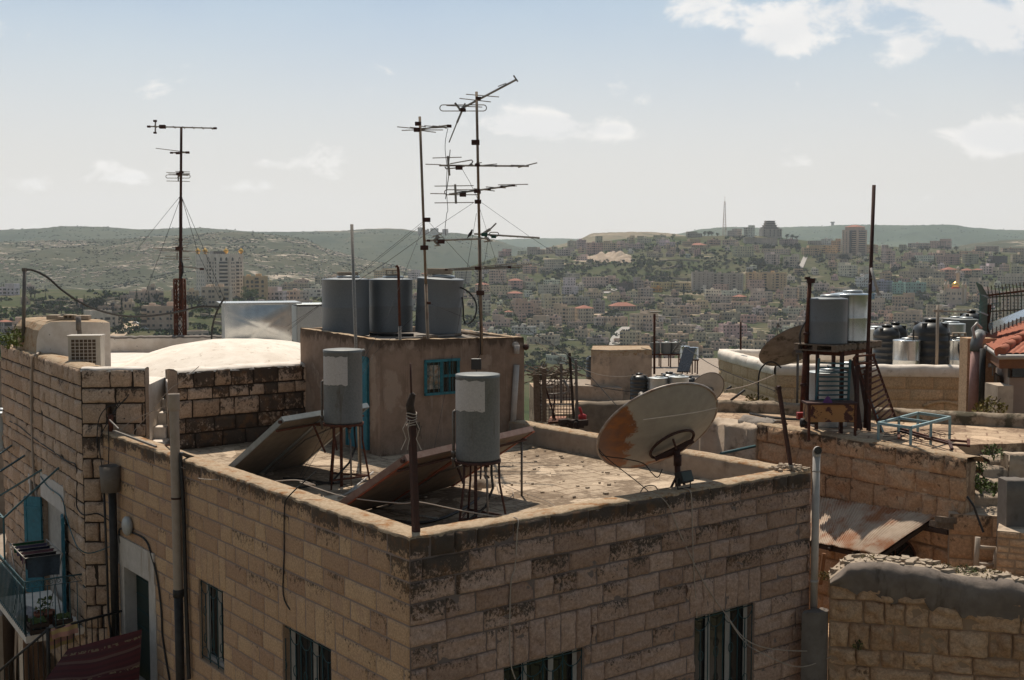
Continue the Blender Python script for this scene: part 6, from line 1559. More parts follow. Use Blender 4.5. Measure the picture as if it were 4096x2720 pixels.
OW_ = V((-6.55, 22.95, 0)); dW_ = (V((-4.30, 24.75, 0)) - OW_).normalized(); nW_ = V((dW_.y, -dW_.x, 0))
rf = thing('dome_roof', aty(225, 372, 27) + Z3 * 0, 'whitewashed low dome with parapet behind and steps down to the deck', 'dome')
mb = MB(); dc = V((-6.35, 27.2, 0))
def dome(x, y):
 a = x * 2 * math.pi; r_ = 1 - y
 rx = 2.75 * r_; ry = 2.9 * r_
 k_ = .03 * NZ.fractal(V((math.cos(a) * rx * .9, math.sin(a) * ry * .9, 2)), 1, 2, 4)
 return dc + V((math.cos(a) * rx, math.sin(a) * ry, zr + .62 * (1 - r_ ** 2.2) + k_))
mb.grid(dome, 64, 24); mb.build('dome', M['dome'], rf)
mb = MB()
LW2 = V((-4.25, 24.8, 0))
rp = [V((Pc.x, Pc.y, 0)) - nF * .3 - nL * .35, V((Pc.x, Pc.y, 0)) + dF * wF - nF * .3, V((Pc.x, Pc.y, 0)) + dF * (wF + .02) - nF * 3.6, OW_ - nW_ * 3.0 + V((.6, .9, 0)), OW_ - nW_ * .5, LW2 - nW_ * .5, V((-3.7, 26.5, 0)), V((-3.9, 30, 0)), V((-11.9, 31.4, 0)), V((Pc.x, Pc.y, 0)) + dL * 8 - nL * .4]
mb.prism([V((p.x, p.y, 0)) for p in rp], zr - 1.5, zr)
mb.grid(lambda x, y: V((-7.15 + 1.3 * x + .35 * y * x, 24.3 + 2.2 * y, -2.62 + .45 * y + .03 * NZ.noise(V((x * 4, y * 4, 1))))), 10, 10); mb.build('roof', M['white'], rf)
mb = MB(); a_, b_ = aty(109, 345, 31.2), aty(222, 345, 31.6)
dd_ = V((b_.x - a_.x, b_.y - a_.y, 0)); L_ = dd_.length; dd_.normalize(); nn = V((-dd_.y, dd_.x, 0))
def bp(x, y):
 prof = [(0, -2.8), (0, -2.2), (0, -2.06), (.02, -2.02), (.25, -2.0), (.3, -2.6)]
 t_, z = prof[round(y * 5)]; return V((a_.x, a_.y, 0)) + dd_ * (x * L_) + nn * t_ + Z3 * (z + .03 * NZ.noise(V((x * 20, t_, 3))))
mb.grid(bp, 60, 5); mb.m = [1 if (i // 60) >= 2 else 0 for i in range(len(mb.m))]
mb.build('parapet', [M['white'], M['cement']], rf)
for i in range(5):
 y_, x0_, x1_ = 915 - i * 0, 0, 0
 zz = -2.60 - i * .235; Yq = 24.55 - i * .40
 a_, b_ = aty(143.5 - i * .2, 400, Yq), aty(168 - i * .8, 400, Yq)
 mb = MB(); mb.box(V(((a_.x + b_.x) / 2, Yq + .45, zz - .2)), (b_.x - a_.x, .95, .4)); mb.build('step', M['white'], rf, bevel=.02)
OW = V((-6.55, 22.95, 0)); ow1 = S0 + SL * 3.2; dW = (V((-4.30, 24.75, 0)) - OW); LWl = dW.length + .3; dW.normalize(); nW = V((dW.y, -dW.x, 0))
wt = thing('old_wall', OW + Z3 * ZR, 'black-stained old stone wall of large blocks in front of the white dome', 'wall')
lichW = lambda s, v, q: .62 if q else max(0, (v - .75) / .6) * .42 + .30 + max(0, 1 - v / .3) * .1
mb = MB(); masonry(mb, OW + Z3 * -2.16, dW, nW, LWl, 1.7, [.34, .24, .36, .30, .32], [], [], 31, (.3, .6), .04, .035, lichW, gap=.013)
mb.add([OW + Z3 * -2.16, OW - nW * .5 + Z3 * -2.16, OW - nW * .5 + Z3 * -3.9, OW + Z3 * -3.9], [(0, 3, 2, 1)], 0, (.5, .2, .2))
mb.build('stone_face', M['stone_o'], wt)
mb = MB(); mb.grid(ptop(OW, dW, -nW, LWl, .6, -2.16, sd=12), 40, 5); mb.build('wall_top', M['white'], wt)
Yg = 29.6
g0, g1 = aty(225, 340, Yg), aty(292, 340, Yg + .5); gx_ = V((g1.x - g0.x, g1.y - g0.y, 0)); Lg = gx_.length; gx_.normalize(); gy = V((-gx_.y, gx_.x, 0))
zt_, zb_ = -(304.5 - 261) / F * Yg, -(347 - 261) / F * Yg
bt_ = thing('box_tank', V((g0.x, g0.y, zb_)) + gx_ * Lg / 2 + gy * .6, 'large boxy tank of creased bright zinc sheet behind the white dome', 'tank')
def zincf(x, y):
 X_, Y_ = x * 2 - 1, y * 2 - 1
 cr_ = abs(X_ * .8 - .1 + .2 * Y_) - abs(Y_ + .15)
 b_ = .06 * (1 - X_ * X_) * (1 - Y_ * Y_) - .006 * max(0, 1 - abs(cr_) * 7) * max(0, 1 - max(abs(X_), abs(Y_)) * .9) + .03 * NZ.noise(V((X_ * 1.3, Y_ * 1.1, 3.3))) * (1 - X_ ** 4) * (1 - Y_ ** 4)
 p_ = g0 + gx_ * (x * Lg) - gy * b_; return V((p_.x, p_.y, zb_ + (zt_ - zb_) * y))
mb = MB(); mb.grid(zincf, 50, 36)
mb.build('panel', M['shiny'], bt_)
mb = MB(); q = V((g0.x, g0.y, 0)); mb.prism([q, q + gx_ * Lg, q + gx_ * Lg + gy * 1.2, q + gy * 1.2], zb_ - .02, zt_ - .01); mb.m = [0] * len(mb.m); mb.f = mb.f[1:]; mb.m = mb.m[1:]; mb.sm = mb.sm[1:]
mb.build('body', M['zinc'], bt_)
mb = MB(); mb.prism([q - gx_ * .12 - gy * .05, q + gx_ * (Lg + .25) - gy * .05, q + gx_ * (Lg + .25) + gy * 1.3, q - gx_ * .12 + gy * 1.3], zt_, zt_ + .04); mb.build('lid', M['shiny'], bt_)
for i in range(3):
 mb = MB(); p_ = q + gx_ * Lg * (.2 + .3 * i); mb.prism([p_, p_ + gx_ * .3, p_ + gx_ * .3 + gy * 1, p_ + gy * 1], zb_ - .35, zb_ - .02); mb.build('support', M['conc'], bt_)
g2 = aty(291.5, 340, Yg + 1.6); mb = MB(); mb.box(V((g2.x + .6, g2.y + .6, (zt_ + zb_) / 2 - .05)), (1.25, 1.1, zt_ - zb_ - .1), (gx_, gy, Z3)); mb.box(V((g2.x + .6, g2.y + .6, zt_ - .06)), (1.3, 1.15, .03), (gx_, gy, Z3))
tag(mb.build('box_tank', M['zinc'], bevel=.01), 'plain grey box tank between the creased zinc tank and round tanks', 'tank')
mb = MB(); mb.prism([V((-10.5, 29.3, 0)), V((-3.8, 29.3, 0)), V((-2.0, 33, 0)), V((-13, 33.5, 0))], -6, zb_ - .33); tag(mb.build('back_terrace', M['conc']), 'grey roof terrace behind the white dome carrying box tanks', 'roof terrace')
cable('cable', [cy('L2', 845, 1500, 29.2), cy('L2', 850, 1350, 29.2), cy('L2', 880, 1200, 29.2), cy('L2', 940, 1060, 29.2), cy('L2', 1000, 970, 29.2)], .024, M['blackpipe'], 'black hose bending up in front of the box tank', 'hose', sub=5)
pp0, pp1 = cy('L1', 265, 1480, 27.5), cy('L1', 280, 652, 27.5)
mb = MB(); mb.tube(pp0, pp1, .045, 8); mb.box(pp1 + Z3 * .0, (.09, .09, .08)); tag(mb.build('cable_pole', M['steel']), 'slim pole at the far left carrying the end of a black cable', 'pole')
cable('cable', [pp1, cy('L1', 380, 660, 27.6), cy('L1', 540, 740, 27.8), cy('L1', 700, 880, 28), cy('L1', 900, 1015, 28.2), cy('L1', 1100, 1105, 28.4), cy('L1', 1300, 1160, 28.6), cy('L1', 1500, 1185, 28.8), cy('L1', 1700, 1180, 29), cy('L1', 1900, 1155, 29.2), cy('L2', 500, 1125, 29.3), cy('L2', 700, 1075, 29.3), cy('L2', 920, 1075, 29.3)], .026, M['blackpipe'], 'long black cable sagging from the left pole to the box tank', sub=5)
def plant(p, r_, h, m_, label, seed, name='plant', n=160, cat='plant', ls=1):
 r = random.Random(seed); lb = MB()
 for i in range(n):
  a = r.random() * 6.28; q = r_ * math.sqrt(r.random()); z = h * r.random() ** .8 * (1 - .5 * q / r_)
  c_ = p + V((math.cos(a) * q, math.sin(a) * q, z)); s_ = ls * r.uniform(.03, .06) * (r_ / .3) ** .5
  a1, b1 = V((r.gauss(0, 1), r.gauss(0, 1), r.gauss(0, 1))).normalized() * s_, V((r.gauss(0, 1), r.gauss(0, 1), r.gauss(0, 1))).normalized() * s_ * .6
  lb.add([c_ - a1, c_ + b1, c_ + a1, c_ - b1], [(0, 1, 2, 3)])
 t = thing(name, p, label, cat); lb.build('foliage', m_, t)
 sb_ = MB()
 for i in range(6):
  a = i * 1.05; sb_.path([p, p + V((math.cos(a) * r_ * .3, math.sin(a) * r_ * .3, h * .5)), p + V((math.cos(a) * r_ * .6, math.sin(a) * r_ * .6, h * .8))], .006, 4)
 sb_.build('stem', M['trunk'], t)
 return t
M['leafy'] = mat('yellow_green_leaves', (.16, .19, .03), (.09, .11, .025), 30, .8)
plant(cy('A1', 110, 370, 27.5), .38, .55, M['leafy'], 'yellow-green weed growing on the wall corner by the pole', 4, 'weed', 220)
cable('hose', [Lpl('A1', 330, 400, -.3), Lpl('A1', 285, 430, .04), Lpl('A1', 255, 480, .06), Lpl('A1', 248, 800, .05), Lpl('A1', 255, 1100, .05), Lpl('A1', 268, 1400, .05), Lpl('A2', 270, 100, .05), Lpl('A2', 285, 170, .05)], .032, M['pvcb'], 'pale hose running down the side of the old house', 'hose', sub=4)
cable('cable', [Lpl('A1', 75, 950, .04), Lpl('A1', 150, 990, .04), Lpl('A1', 260, 1080, .04), Lpl('A1', 420, 1190, .04), Lpl('A1', 520, 1260, .04), Lpl('A1', 590, 1290, .04), Lpl('A1', 605, 1380, .04), Lpl('A1', 600, 1540, .04), Lpl('A2', 590, 250, .04), fpl('A2', 640, 305, .06), fpl('A2', 740, 295, .06), LPp('A2', 800, 325, .05), LPp('A2', 890, 385, .05)], .013, M['wire'], 'dark cable zigzagging across the old house and its corner pier', sub=4)
cable('rope', [Lpl('A2', 310, 10, .06), Lpl('A2', 370, 95, .06), Lpl('A2', 470, 175, .06), Lpl('A2', 510, 330, .08), Lpl('A2', 560, 480, .1), Lpl('A2', 600, 560, .15), fpl('A2', 670, 598, .2), fpl('A2', 760, 580, .2), LPp('A2', 845, 545, .1)], .012, M['tealdk'], 'green line drooping from the balcony door round the corner pier', 'rope', sub=5)
RC = V((-9.27, 22.0, 0)); zrail, zfl = -6.1, -7.15
bal_in = [Pc + dL * .1, Pc + dL * 3.2, Pc + dL * 3.2 + nL * 1.1, Pc + dL * .1 + nL * 1.1]
RCn = Pc + dL * .1 + nL * 1.1
mb = MB(); mb.prism(bal_in, zfl - .14, zfl); mb.build('balcony', M['white'], old)
rl = MB()
def railing(mb, p, q, z0, z1, n_, r_=.010, scroll=True):
 p, q = V((p.x, p.y, 0)), V((q.x, q.y, 0))
 mb.tube(p + Z3 * z1, q + Z3 * z1, .016, 6); mb.tube(p + Z3 * (z0 + .06), q + Z3 * (z0 + .06), .010, 6)
 if scroll: mb.tube(p + Z3 * (z1 - .13), q + Z3 * (z1 - .13), .008, 5)
 for i in range(n_ + 1):
  c_ = p.lerp(q, i / n_); mb.tube(c_ + Z3 * z0, c_ + Z3 * (z1 - (.13 if scroll and 0 < i < n_ else 0)), r_ * (1.7 if i in (0, n_) else 1), 6)
  if scroll and i < n_:
   c_ = p.lerp(q, (i + .5) / n_); d = (q - p).normalized(); mb.path([c_ + d * (.05 * math.cos(t * .6)) * (1 - t * .05) + Z3 * (z1 - .065 + .05 * math.sin(t * .6) * (1 - t * .05)) for t in range(14)], .006, 4)
railing(rl, Pc + dL * .12, RCn, zfl, zrail, 8)
railing(rl, RCn, RCn + dL * 3.1, zfl, zrail, 22)
rl.build('railing', M['tealdk'], old)
fr = MB(); fp0 = RCn + dL * .9;
for (x0, y0, x1, y1) in ((330, 378, 20, 662), (235, 390, 0, 535), (140, 310, 0, 400), (65, 255, 0, 300)):
 p_ = Lpl('LB', x0, y0, .02); r_ = ray(*c2('LB', x1, y1)); q_ = onpl(*c2('LB', x1, y1), Pc + nL * (1.1 if x1 else .7), dL)
 fr.bar(p_, q_, .035, .035)
 if x1: fr.bar(q_, V((q_.x, q_.y, zrail)), .03, .03); fr.bar(q_, q_ + dL * 2 + Z3 * .05, .03, .03); fr.bar(q_, q_ + nL * .15 + Z3 * .05 + dL * .3, .02, .02)
fr.build('awning_frame', M['tealdk'], old)
def garment(p, w_, h, m_, label, ax, cat='laundry', name='garment'):
 mb = MB(); nrm = ax.cross(Z3)
 def fn(x, y):
  s_ = .03 * math.sin(x * 9 + p.x * 20) * (.3 + y)
  t_ = abs(y - .15)
  return p + ax * ((x - .5) * w_ * (1 - .08 * y)) - Z3 * (h * max(0, y - .12) * 1.1) + nrm * ((.025 if y > .12 else -.025) + s_)
 mb.grid(fn, 12, 10)
 mb.grid(lambda x, y: fn(1 - x, y) + nrm * -.008, 12, 10)
 return tag(mb.build(name, m_), label, cat, 'laundry drying on the balcony')
rk = thing('drying_rack', Pc + dL * 1.2 + nL * .55 + Z3 * zfl, 'folding drying rack standing on the balcony under the laundry', 'drying rack')
mb = MB(); o_ = Pc + dL * .55 + nL * .3; zk = -5.75
for i in range(6): mb.tube(V((o_.x, o_.y, zk)) + dL * (.28 * i), V((o_.x, o_.y, zk)) + dL * (.28 * i) + nL * .7, .007, 5)
for q in (0, .7): mb.tube(V((o_.x, o_.y, zk)) + nL * q, V((o_.x, o_.y, zk)) + nL * q + dL * 1.45, .012, 6)
for q in (0, .7):
 for a_, b_ in ((0, 1.45), (1.45, 0)): mb.tube(V((o_.x, o_.y, zk)) + nL * q + dL * a_, V((o_.x, o_.y, zfl)) + nL * q + dL * (b_ * .8 + .15), .012, 6)
mb.build('frame', M['alu'], rk)
gm = lambda n_, c_: mat(n_, c_, tuple(x * .7 for x in c_), 14, .95)
for i, (dx, ny, w_, h, m_, lb) in enumerate(((.0, .35, .62, .42, gm('denim', (.055, .075, .10)), 'blue-grey jeans hanging nearest on the balcony drying rack'), (.28, .35, .6, .3, gm('dark_cloth', (.03, .028, .035)), 'dark garment with pale print second on the drying rack'), (.56, .35, .62, .26, gm('pink_cloth', (.24, .13, .17)), 'pink garment in the middle of the drying rack'), (.84, .35, .6, .24, gm('navy_cloth', (.02, .025, .06)), 'navy garment on the drying rack beyond the pink one'), (1.12, .35, .6, .22, gm('lilac_cloth', (.12, .10, .2)), 'lilac garment near the far end of the rack'), (1.4, .35, .62, .2, gm('green_cloth', (.03, .12, .05)), 'green towel farthest on the balcony drying rack'))):
 garment(V((o_.x, o_.y, zk)) + dL * dx + nL * ny, w_, h, m_, lb, nL)
ter = mat('terracotta', (.26, .10, .055), (.2, .075, .045), 10, .9)
def pot(p, r_, h, lb, sd, m_=ter):
 t = thing('plant_pot', p, lb, 'plant pot', 'pots on the balcony'); b = MB(); b.lathe([(r_ * .72, 0), (r_ * .98, h * .85), (r_ * 1.06, h * .86), (r_ * 1.06, h), (r_ * .92, h), (r_ * .9, h * .9), (.001, h * .88)], p, 20); b.build('pot', m_, t)
 lb_ = MB(); r = random.Random(sd)
 for i in range(70):
  a = r.random() * 6.28; q = r_ * .9 * r.random(); c_ = p + V((math.cos(a) * q, math.sin(a) * q, h + r.random() * .3)); s_ = .045
  a1, b1 = V((r.gauss(0, 1), r.gauss(0, 1), r.gauss(0, 1))).normalized() * s_, V((r.gauss(0, 1), r.gauss(0, 1), r.gauss(0, 1))).normalized() * s_ * .5
  lb_.add([c_ - a1, c_ + b1, c_ + a1, c_ - b1], [(0, 1, 2, 3)])
 lb_.build('leaves', M['leaf'], t)
pot(Pc + dL * .75 + nL * .62 + Z3 * zfl, .2, .24, 'terracotta bowl of plants on the balcony floor', 1)
def crate(p, w_, d_, h, lb, ang, fill, sd):
 t = thing('crate', p, lb, 'crate', 'crates on the balcony'); x = dirv(ang); y = V((-x.y, x.x, 0)); b = MB()
 for z_ in (.06, .17, .28)[:max(2, int(h / .1))]:
  for s_ in (-1, 1): b.box(p + y * s_ * d_ / 2 + Z3 * z_, (w_, .015, .07), (x, y, Z3)); b.box(p + x * s_ * w_ / 2 + Z3 * z_, (.015, d_, .07), (x, y, Z3))
 for sx_ in (-1, 1):
  for sy_ in (-1, 1): b.box(p + x * sx_ * (w_ / 2 - .02) + y * sy_ * (d_ / 2 - .02) + Z3 * h / 2, (.03, .03, h), (x, y, Z3))
 b.box(p + Z3 * .02, (w_ * .98, d_ * .98, .02), (x, y, Z3)); b.build('slats', M['woodd'], t)
 b = MB(); b.grid(lambda u, v: p + x * ((u - .5) * w_ * .9) + y * ((v - .5) * d_ * .9) + Z3 * (h * .75 + .08 * NZ.noise(V((u * 6, v * 6, sd)))), 10, 8); b.build('contents', fill, t)
crate(Pc + dL * .30 + nL * .85 + Z3 * zfl, .42, .34, .3, 'dark slatted crate nearest the balcony corner rail', 123, M['leaf'], 1)
crate(Pc + dL * .32 + nL * .38 + Z3 * zfl, .4, .32, .3, 'dark slatted crate against the pier, plants inside', 118, M['leaf'], 2)
mb = MB(); p = Pc + dL * 1.0 + nL * .9 + Z3 * (zfl + .02); mb.grid(lambda x, y: p + V((math.cos(x * 6.28) * .22 * math.sin(y * 3.1), math.sin(x * 6.28) * .2 * math.sin(y * 3.1), .3 * y + .03 * math.sin(x * 20))), 18, 10); tag(mb.build('bag', gm('bag_cloth', (.42, .40, .42))), 'crumpled whitish bag on the balcony behind the crates', 'bag')
dp_ = thing('downpipe', LPp('A2', 868, 1200, .1), 'black downpipe with dark hopper head beside the corner pier', 'pipe')
a_, b_ = LPp('A1', 880, 1450, .12), LPp('A2', 872, 1220, .12)
mb = MB(); mb.tube(a_, V((a_.x, a_.y, b_.z)), .075, 12); mb.build('pipe', M['blackpipe'], dp_)
hp = LPp('A1', 866, 1390, .16)
mb = MB(); mb.lathe([(.17, -.27), (.20, .22), (.185, .22), (.16, -.2), (.001, -.2)], V((hp.x, hp.y, hp.z)), 20); mb.build('hopper', M['cement'], dp_)
mb = MB(); q = V((hp.x - .12, hp.y - .02, 0)); mb.path([q + Z3 * (hp.z - .2), q + V((.02, 0, hp.z - 1.5)), q + V((.03, 0, hp.z - 2.6)), q + V((.09, 0, hp.z - 3.2)), q + V((.1, 0, b_.z))], .022, 7); mb.build('cable', M['blackpipe'], dp_)
top, bot, mid_ = LPp('A1', 1362, 735, .13), LPp('A2', 1380, 1560, .13), LPp('A2', 1372, 890, .13)
dp_ = thing('drainpipe', bot, 'tall open-topped beige drainpipe, black below, on the left wall', 'pipe')
ln = lambda z: top.lerp(bot, (top.z - z) / (top.z - bot.z))
mb = MB(); mb.tube(ln(mid_.z), ln(top.z - .25), .078, 18, caps=False); mb.lathe([(.082, 0), (.092, .02), (.092, .26), (.094, .28), (.08, .28), (.078, .05)], ln(top.z - .28), 18); mb.build('upper_pipe', M['pvcb'], dp_)
mb = MB(); mb.tube(bot - Z3 * .8, ln(mid_.z), .074, 18); mb.lathe([(.09, 0), (.09, .12), (.075, .13)], ln(mid_.z) - Z3 * .1, 18); mb.build('lower_pipe', M['blackpipe'], dp_)
mb = MB(); mb.lathe([(.085, 0), (.085, .03)], ln(top.z - 1.75), 18); mb.build('clamp', M['rustd'], dp_)
cable('pipe', [LPp('A1', 1560, 1250, -.4), LPp('A1', 1480, 1225, -.15), LPp('A1', 1425, 1205, .04), LPp('A1', 1415, 1230, .07), LPp('A1', 1418, 1330, .07), LPp('A2', 1400, 200, .07), LPp('A2', 1420, 900, .07), LPp('A2', 1445, 1560, .07)], .035, M['blackpipe'], 'thin black pipe bent over the parapet beside the beige drainpipe', 'pipe', sub=3)
cable('cable', [LPp('A1', 1420, 1310, .08), cy('A1', 1560, 1370, 19.3), cy('A3', 200, 1500, 18.6), cy('A3', 500, 1515, 17.9), cy('A3', 700, 1525, 17.6), cy('A3', 950, 1510, 17.3), cy('A3', 1100, 1550, 17.3), cy('A5', 0, 735, 17.6)], .008, M['wirel'], 'pale cable running along the left parapet from the drainpipe', sub=5)
for (x0, y0, x1, y1, r_, m_, lb) in ((890, 1025, 1225, 1150, .035, 'steel', 'grey steel bar lying along the left end of the parapet'), (860, 940, 930, 1010, .02, 'steel', 'short steel bar stuck in the hole of the old wall'), (1210, 1155, 1335, 1135, .03, 'rust', 'short rusty angle lying across the parapet by the drainpipe')):
 mb = MB(); mb.bar(cy('A1', x0, y0, 22.0), cy('A1', x1, y1, 20.4), r_, r_); tag(mb.build('bar', M[m_]), lb, 'bar')
mb = MB(); mb.tube(cy('A1', 868, 900, 22.3), cy('A1', 868, 1030, 22.3), .05, 8); tag(mb.build('stub', M['rust']), 'rusty stub standing in the dark hollow by the corner pier', 'pipe')
for i, (pts, lb) in enumerate((([(760, 1160), (770, 960), (830, 850), (960, 800), (1010, 740)], 'cable rising from the pier hollow to the right'), ([(800, 1310), (780, 1150), (800, 1040), (870, 920), (940, 790)], 'black cable hanging from the pier hollow to the hopper'), ([(850, 1320), (855, 1100), (850, 1000), (880, 900), (985, 770)], 'black cable dropping straight into the hopper'), ([(905, 1440), (910, 1340), (960, 1180), (1040, 1040), (1180, 880), (1330, 700), (1420, 640), (1560, 520)], 'long pale line rising from the hopper to the dome'), ([(880, 1080), (1000, 970), (1130, 900), (1300, 830)], 'thin pale line crossing the steps'))):
 cable('cable', [cy('A1', x, y, 22.1 + .3 * (k_ / 4)) for k_, (x, y) in enumerate(pts)], .010 if i < 3 else .007, M['wire'] if i < 3 else M['wirel'], lb, sub=5)
zl_ = -9.0
wl = LPp('A2', 930, 1040, .02); pl_ = aty(*c2('A2', 365, 1185), 21.6); pl_.z = 0
zr_ = wl.z
pq_ = atz(*c2('A2', 365, 1185), zr_); ps = atz(*c2('A2', -40, 1530), zr_ - 1.05)
ld = thing('stair_landing', V((wl.x, wl.y, zl_)), 'stone landing before the white-painted doorway with black iron railing', 'landing')
mb = MB(); mb.prism([wl + dirv(127.4) * .1, V((pq_.x, pq_.y, 0)), V((pq_.x, pq_.y, 0)) - e2 * 2.5, wl - e2 * 2.4 + dirv(127.4) * .1], zr_ - 1.2, zr_ - .98); mb.build('slab', M['conc'], ld)
mb = MB();
mb.tube(wl, pq_, .024, 7); mb.tube(pq_, ps, .024, 7)
for i in range(1, 12): c_ = wl.lerp(pq_, i / 12); mb.tube(c_, c_ - Z3 * 1.0, .011, 5)
for i in range(1, 11): c_ = pq_.lerp(ps, i / 11); mb.tube(c_, c_ - Z3 * 1.05, .011, 5)
mb.tube(pq_ + Z3 * .04, pq_ - Z3 * 1.1, .035, 8); mb.build('railing', M['blackpipe'], ld)
tw_ = mat('towel_cloth', (.32, .17, .13), (.30, .2, .08), 4, .95)
q0_, q1_ = wl.lerp(pq_, .62), wl.lerp(pq_, .97); ax = (q1_ - q0_); Lt = ax.length; ax.normalize(); nr_ = V((ax.y, -ax.x, 0))
mb = MB()
def tf(x, y):
 d = [(-.05, -.18), (-.035, -.03), (0, .03), (.035, -.02), (.05, -.12), (.06, -.24), (.07, -.36)][round(y * 6)]
 return q0_ + ax * (x * Lt * (1 + .05 * y)) + nr_ * (d[0] + .02 * math.sin(x * 11 + y * 3)) + Z3 * (d[1] - .04 * x * y)
mb.grid(tf, 20, 6)
def strp(name, cols, scale):
 m, nt, bs = newmat(name); k = NT(nt); at = k.n('ShaderNodeAttribute', attribute_name='c'); sx = k.n('ShaderNodeSeparateXYZ'); k.l(at.outputs['Vector'], sx.inputs[0])
 f = k.math('FRACT', k.math('MULTIPLY', sx.outputs[1], scale)); c = k.mix(k.ramp(f, .45, .55), cols[0], cols[1]); c = k.mix(k.math('GREATER_THAN', k.math('FRACT', k.math('MULTIPLY', sx.outputs[1], scale * .37)), .85), c, cols[2])
 c = k.mix(k.math('MULTIPLY', k.math('GREATER_THAN', sx.outputs[2], .5), k.ramp(k.noise(16, 2, .5, k.pos()), .48, .52)), c, cols[3] if len(cols) > 3 else cols[2])
 k.l(c, bs.inputs['Base Color']); bs.inputs['Roughness'].default_value = .95; return m
mb.c = [(0, (i // 21) / 6, 0) for i in range(len(mb.v))]
tag(mb.build('towel', strp('striped_towel', ((.50, .25, .19), (.52, .36, .15), (.42, .31, .26)), 5)), 'striped pink and ochre towel hung over the black landing railing', 'towel')
c_rt, c_lf, c_l0, c_r0 = LPp('A2', 1085, 1180, .35), aty(*c2('A2', 520, 1330), 20.6), aty(*c2('A2', 235, 1590), 19.9), LPp('A2', 1060, 1620, .45)
aw = MB()
def af(x, y):
 top_ = c_rt.lerp(c_lf, x); lowr = c_r0.lerp(c_l0 + V((.0, -.2, -.3)), x)
 p_ = top_.lerp(lowr, y); p_.z -= .10 * math.sin(x * math.pi) * math.sin(min(1, y * 1.2) * math.pi) + .02 * math.sin(x * 14) * y
 return p_
aw.grid(af, 30, 24, cf=lambda x, y: (x, y, 1 if .10 < y < .16 or .62 < y < .66 else 0))
aw.grid(lambda x, y: af(1 - x, y) - Z3 * .015, 30, 24, cf=lambda x, y: (x, y, 0))
tag(aw.build('rug', strp('red_rug', ((.06, .008, .009), (.042, .007, .008), (.09, .045, .035), (.13, .09, .05)), 9)), 'dark red striped woven rug spread as an awning by the doorway', 'rug')
mb = MB(); mb.prism([V((-30, 20, 0)), V((-10.8, 24.5, 0)), V((-13.5, 32, 0)), V((-32, 34, 0))], GZ, -7.5); mb.prism([V((-40, 31, 0)), V((-14.2, 33, 0)), V((-17, 50, 0)), V((-44, 50, 0))], -40, -5.2); mb.box(V((-15.2, 36, -4.2)), (1.6, 3, 2.2)); tag(mb.build('lower_house', M['plaster_in']), 'dark lower roof glimpsed beyond the balcony at the left edge', 'house')
mb = MB(); mb.box(aty(3, 430, 31) + V((0, 0, 0)), (.9, .9, .5)); tag(tank(aty(2, 448, 30), .4, .95, M['zinc'], 'pale round tank at the left edge beyond the old house'), None)
bpy.data.objects.remove(bpy.data.objects.new('x', None))
# ================================================================== roofs to the right
ZTE = -3.42
E0, E1 = atz(757, 424, ZTE + .08), atz(967, 459, ZTE + .08)
E0.z = E1.z = 0
dT = (E1 - E0); LT = dT.length; dT.normalize(); nT = V((dT.y, -dT.x, 0))
if nT.y > 0: nT = -nT
ter_ = thing('terrace_house', E0.lerp(E1, .5) + Z3 * GZ, 'stone-paved terrace house with rough courtyard wall right of the rusty dish', 'house')
mb = MB(); masonry(mb, E0 + Z3 * (ZTE + .08), dT, nT, LT, 7, [.34, .40, .46, .42, .38, .36, .4], [], [], 41, (.3, .75), .06, .06, lambda s, v, q: .3 if q else max(0, 1 - v / .35) * .42 + .04, n=(6, 5))
mb.build('courtyard_wall', M['stone_t'], ter_)
edge = [E0, E1, E1 + V((.75, -.1, 0)), V((10.9, 22.6, 0)), V((14.5, 22.8, 0)), V((14, 25.2, 0)), V((10.6, 24.6, 0)), V((6.6, 27.3, 0)), V((5.7, 30.5, 0)), V((3.9, 29.5, 0)), V((3.4, 26.6, 0)), V((4.3, 25.3, 0))]
edge[2:4] = [E1 + V((.25, .25, 0)), V((8.25, 21.75, 0)), V((10.9, 22.2, 0))]
mb = MB(); mb.prism([p - nT * 0 for p in edge], ZTE - 1.2, ZTE); mb.m[-2] = 0
mb.build('terrace', M['terr'], ter_)
mb = MB()
mb.grid(lambda x, y: E0 + dT * (x * LT) - nT * ((0, .02, .25, .42, .45)[round(y * 4)] + .03 * NZ.noise(V((x * 14, y, 2)))) + Z3 * (ZTE + (.07, .10, .11, .08, -.02)[round(y * 4)] + .03 * NZ.noise(V((x * 16, y * 3, 5)))), 60, 4)
mb.build('wall_top', M['coping'], ter_)
def rub(p, q, z0, z1, th, m_, name, parent, n_=24, amp=.1, sd=1, nrm=None):
 d = q - p; L = d.length; d.normalize(); nr = nrm or V((d.y, -d.x, 0))
 mb = MB()
 def fn(x, y):
  a = y * math.pi
  r_ = th / 2
  off, zz = -math.cos(a) * r_, math.sin(a) ** .7 * .16
  base = p + d * (x * L)
  zz = z1 - .16 + zz if 0 < y < 1 else z0
  k_ = NZ.fractal(V((x * L * 2.2, y * 3, sd)), 1, 2, 4)
  return V((base.x, base.y, zz + amp * .5 * k_)) - nr * (off) + nr * amp * .4 * k_
 mb.grid(fn, n_, 10)
 b0_ = len(mb.v) - (n_ + 1) * 11
 mb.f += [[b0_ + j * (n_ + 1) for j in range(11)], [b0_ + j * (n_ + 1) + n_ for j in range(11)][::-1]]; mb.m += [0, 0]; mb.sm += [False, False]
 return mb.build(name, m_, parent)
tm_ = mat('pale_render', (.47, .37, .28), (.38, .29, .21), 4, .95, bump=.35, stain=(.17, .125, .09), st=(.52, .68), stscale=2.4)
rub(V((4.3, 25.2, 0)), V((5.3, 24.2, 0)), -5.4, ZTE + .05, .9, tm_, 'crumbling_edge', ter_, sd=4, amp=.16)
